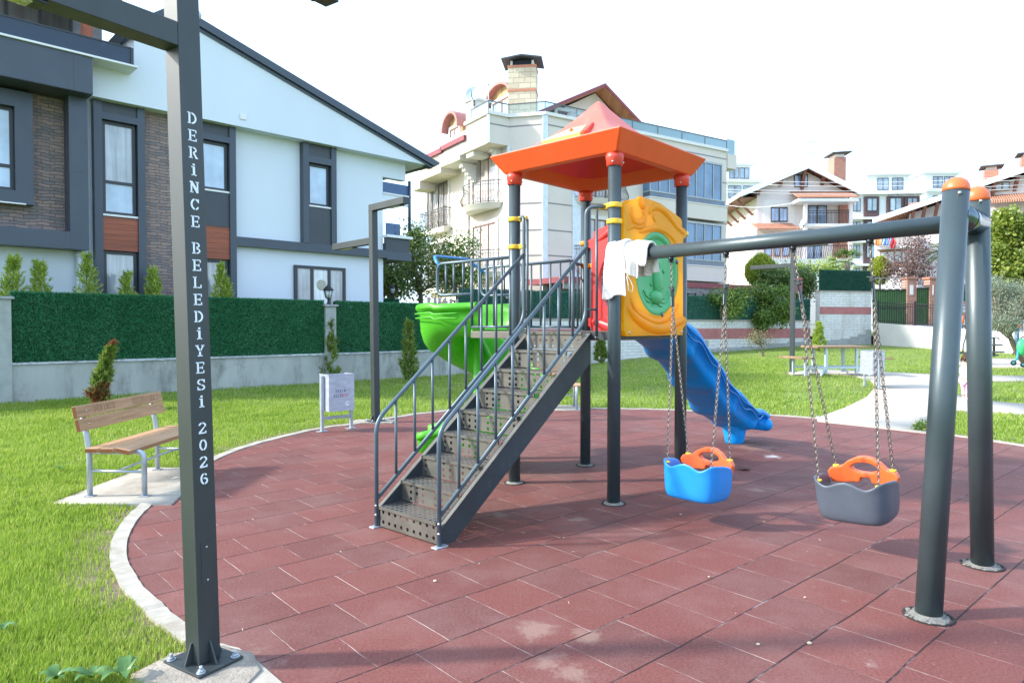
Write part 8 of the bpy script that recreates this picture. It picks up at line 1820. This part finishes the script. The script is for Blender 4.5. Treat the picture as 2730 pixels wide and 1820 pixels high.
skin_body([P(-0.005, 0, 0.46), P(-0.01, 0, 0.56), P(0, 0, 0.67), P(0.0, 0, 0.755), P(0, 0.11, 0.73), P(0.01, 0.155, 0.60), P(0.06, 0.145, 0.50), P(0, -0.11, 0.73), P(-0.01, -0.155, 0.60), P(0.04, -0.145, 0.50)], [(0, 1), (1, 2), (2, 3), (3, 4), (4, 5), (5, 6), (3, 7), (7, 8), (8, 9)], [0.125*K, 0.115*K, 0.095*K, 0.07*K, 0.052*K, 0.043*K, 0.036*K, 0.052*K, 0.043*K, 0.036*K], 'hooded_top', topm, ch_)
skin_body([P(0, 0, 0.45), P(0, 0.072, 0.38), P(0.03, 0.08, 0.22), P(0.02, 0.08, 0.085), P(0, -0.072, 0.38), P(-0.02, -0.08, 0.22), P(-0.075, -0.08, 0.10)], [(0, 1), (1, 2), (2, 3), (0, 4), (4, 5), (5, 6)], [0.105*K, 0.078*K, 0.062*K, 0.052*K, 0.078*K, 0.062*K, 0.052*K], 'trousers', pinkm, ch_)
shoem = M('white_shoes', (0.75, 0.74, 0.74), 0.7)
for (a, b_) in (((0.0, 0.08, 0.035), (0.11, 0.085, 0.03)), ((-0.09, -0.08, 0.045), (0.02, -0.085, 0.03))): MB().tube([P(*a), tuple((Vector(P(*a))+Vector(P(*b_)))/2), P(*b_)], [0.036, 0.038, 0.030], 12).build('shoe', shoem, ch_)
hairm = M('brown_hair', (0.09, 0.04, 0.022), 0.6, var=0.3, vs=40, bmp=0.6, bs=60)
mb = MB(); rnd = random.Random(3); mb.sphere(P(0.0, 0, 0.925), 0.096*K, 18, 12, (1.0, 0.98, 0.98))
for k in range(90):
    a = rnd.uniform(0.35*PI, 1.65*PI); e = rnd.uniform(-0.5, 1.3); c = Vector(P(0.0, 0, 0.925)); d = Vector((math.cos(a)*math.cos(e), math.sin(a)*math.cos(e), math.sin(e))); p = c+d*0.094*K; q2 = p+Vector((d.x*0.02-0.01, d.y*0.02, -0.055))*rnd.uniform(0.6, 1.3); mb.tube([c+d*0.08, p+Vector((0, 0, 0.006)), q2], [0.007, 0.009, 0.003], 5)
hr = mb.build('hair', hairm, ch_)
mb = MB(); mb.sphere(P(0.088, 0, 0.895), 0.017*K, 8, 6, (1, 0.8, 1)).sphere(P(0.055, 0.05, 0.88), 0.035*K, 10, 7).sphere(P(0.055, -0.05, 0.88), 0.035*K, 10, 7); mb.build('face_relief', skin_m, ch_)
for s_ in (-1, 1):
    MB().sphere(P(0.086, s_*0.032, 0.918), 0.009, 8, 6).build('eye', M('dark_eye', (0.02, 0.012, 0.01), 0.2), ch_)
    MB().sphere(P(0.0, s_*0.088, 0.905), 0.017, 8, 6, (1, 0.5, 1.3)).build('ear', skin_m, ch_)
    hx, hy, hz = (0.105 if s_ > 0 else 0.085), s_*0.135, 0.435
    for k in range(4): MB().tube([P(hx+0.004, hy+(k-1.5)*0.009, hz-0.005), P(hx+0.018, hy+(k-1.5)*0.010, hz-0.022), P(hx+0.016, hy+(k-1.5)*0.010, hz-0.036-0.003*(k in (1, 2)))], [0.0052, 0.005, 0.0035], 6).build('finger', skin_m, ch_)
    MB().tube([P(hx, hy-s_*0.012, hz+0.005), P(hx+0.014, hy-s_*0.022, hz-0.006), P(hx+0.02, hy-s_*0.020, hz-0.018)], [0.006, 0.0055, 0.004], 6).build('thumb', skin_m, ch_)
MB().box(0.100*K, 0.104*K, -0.018, 0.018, 0.866*K, 0.870*K).build('mouth', M('lip_tone', (0.50, 0.16, 0.14), 0.5), ch_)
# outdoor exercise machines beyond the far path
orx = M('machine_orange', (0.78, 0.17, 0.03), 0.4); dgy = M('machine_grey_paint', (0.06, 0.075, 0.08), 0.4, 0.2); dbl = M('machine_blue_post', (0.05, 0.12, 0.17), 0.4, 0.1)
Yx = 22.0
def X3_(px, py, Y=Yx): return atY(px, py, Y)
t = thing('exercise_machine', 'outdoor walker with curved grey levers and orange grips behind the toddler', 'exercise machine', tuple(X3_(2560, 942)), group='outdoor exercise machines')
mb = MB(); mb.tube(fillet([X3_(2568, 865), X3_(2578, 877), X3_(2574, 900), X3_(2568, 920), X3_(2567, 938)], 0.1), 0.022, 8); mb.build('lever', dgy, t); mb = MB(); mb.tube(fillet([X3_(2588, 865, 22.5), X3_(2597, 877, 22.5), X3_(2593, 900, 22.5), X3_(2587, 938, 22.5)], 0.1), 0.022, 8); mb.build('lever', dgy, t)
MB().tube([X3_(2566, 841), X3_(2567, 862)], 0.032, 10).build('grip', orx, t); MB().tube([X3_(2540, 940), X3_(2620, 942)], 0.03, 8).build('pedal_bar', dgy, t); MB().tube([X3_(2590, 950, 22.3), X3_(2590, 855, 22.3)], 0.05, 12).build('post', dgy, t)
for px in (2548, 2600): p = X3_(px, 939); MB().box(p.x-0.12, p.x+0.12, Yx-0.15, Yx+0.15, p.z-0.02, p.z+0.02).build('pedal', dgy, t)
t = thing('exercise_machine', 'outdoor stepper with orange top plate and blue-grey post behind the olive tree', 'exercise machine', tuple(X3_(2710, 945)), group='outdoor exercise machines')
MB().tube([X3_(2711, 945), X3_(2711, 875)], 0.065, 14).build('post', dbl, t); p = X3_(2706, 868); MB().box(p.x-0.18, p.x+0.16, Yx-0.1, Yx+0.1, p.z-0.05, p.z+0.03).build('top_plate', orx, t, bevel=0.02)
mb = MB(); mb.tube(fillet([X3_(2640, 905), X3_(2645, 900), X3_(2660, 899), X3_(2665, 906)], 0.1), 0.018, 8); mb.tube(fillet([X3_(2700, 945), X3_(2722, 900), X3_(2732, 896), X3_(2745, 905)], 0.1), 0.02, 8); mb.build('handle', dgy, t)
for px, py in ((2655, 919), (2660, 938), (2645, 946)): p = X3_(px, py); MB().box(p.x-0.16, p.x+0.14, Yx-0.12, Yx+0.12, p.z-0.025, p.z+0.02).build('step', dgy, t)
MB().tube([X3_(2650, 950, 22.1), X3_(2650, 900, 22.1)], 0.04, 10).build('frame', dgy, t)
p = atY(2725, 925, 19.0); t = thing('balance_scooter', 'toddler scooter with bright green body and teal wheels leaning by the olive trunk', 'scooter', tuple(atY(2722, 975, 19)))
mb = MB(); mb.sphere(tuple(p), 0.16, 14, 10, (0.9, 0.6, 1.5)); mb.build('body', M('scooter_green', (0.06, 0.55, 0.20), 0.35), t)
teal = M('scooter_teal', (0.03, 0.30, 0.32), 0.35)
MB().tube([atY(2715, 925, 19), atY(2712, 955, 19), atY(2700, 966, 18.9)], 0.03, 8).build('fork', teal, t)
for px, py, r_ in ((2702, 967, 0.07), (2728, 972, 0.07)): c = atY(px, py, 18.9); w_ = MB().lathe([(r_*0.5, -0.02), (r_, -0.018), (r_, 0.018), (r_*0.5, 0.02)], c, 16, (0.2, 1, 0)).build('wheel', M('black_tyre', (0.02, 0.02, 0.02), 0.7), t); MB().lathe([(0.004, -0.024), (r_*0.5, -0.022), (r_*0.5, 0.022), (0.004, 0.024)], c, 12, (0.2, 1, 0)).build('hub', teal, w_)
# lantern by the tree behind the hedge, red letter box and dark vents behind the wall
p = atY(1046, 772, 24.5); lantern((p.x, p.y, p.z-0.3), 'small warm lantern on a hedge-covered pillar below the modern house balcony', 0.9)
PF3 = Frame(p.x-0.55, p.y+0.1, FA); hedge_screen(PF3, 0, 0.9, 0.8, p.z-0.32, 0.0, 'short dark hedge-covered pillar under the small warm lantern', 3000)
p = atY(1351, 810, 24.4); lantern((p.x, p.y, p.z), 'black lantern on the long wall, seen just left of the tower post', 0.9)
p = BW.w(BW.uz(1530, 800)[0], 0.3)
c = BF.w(-0.55, 0.6); mb = MB(); mb.box(c.x-0.30, c.x+0.02, c.y, c.y+0.2, atY(2150, 780, c.y).z, atY(2150, 740, c.y).z); tag(mb.build('red_shutter_box', M('dull_red_box', (0.40, 0.10, 0.11), 0.6), loc=tuple(c)), 'dull red box standing left of the taller green screen', 'box')
# ------------------------------------------------------------------ tidy
for o_ in bpy.data.objects:
    if '_o' in o_: del o_['_o']
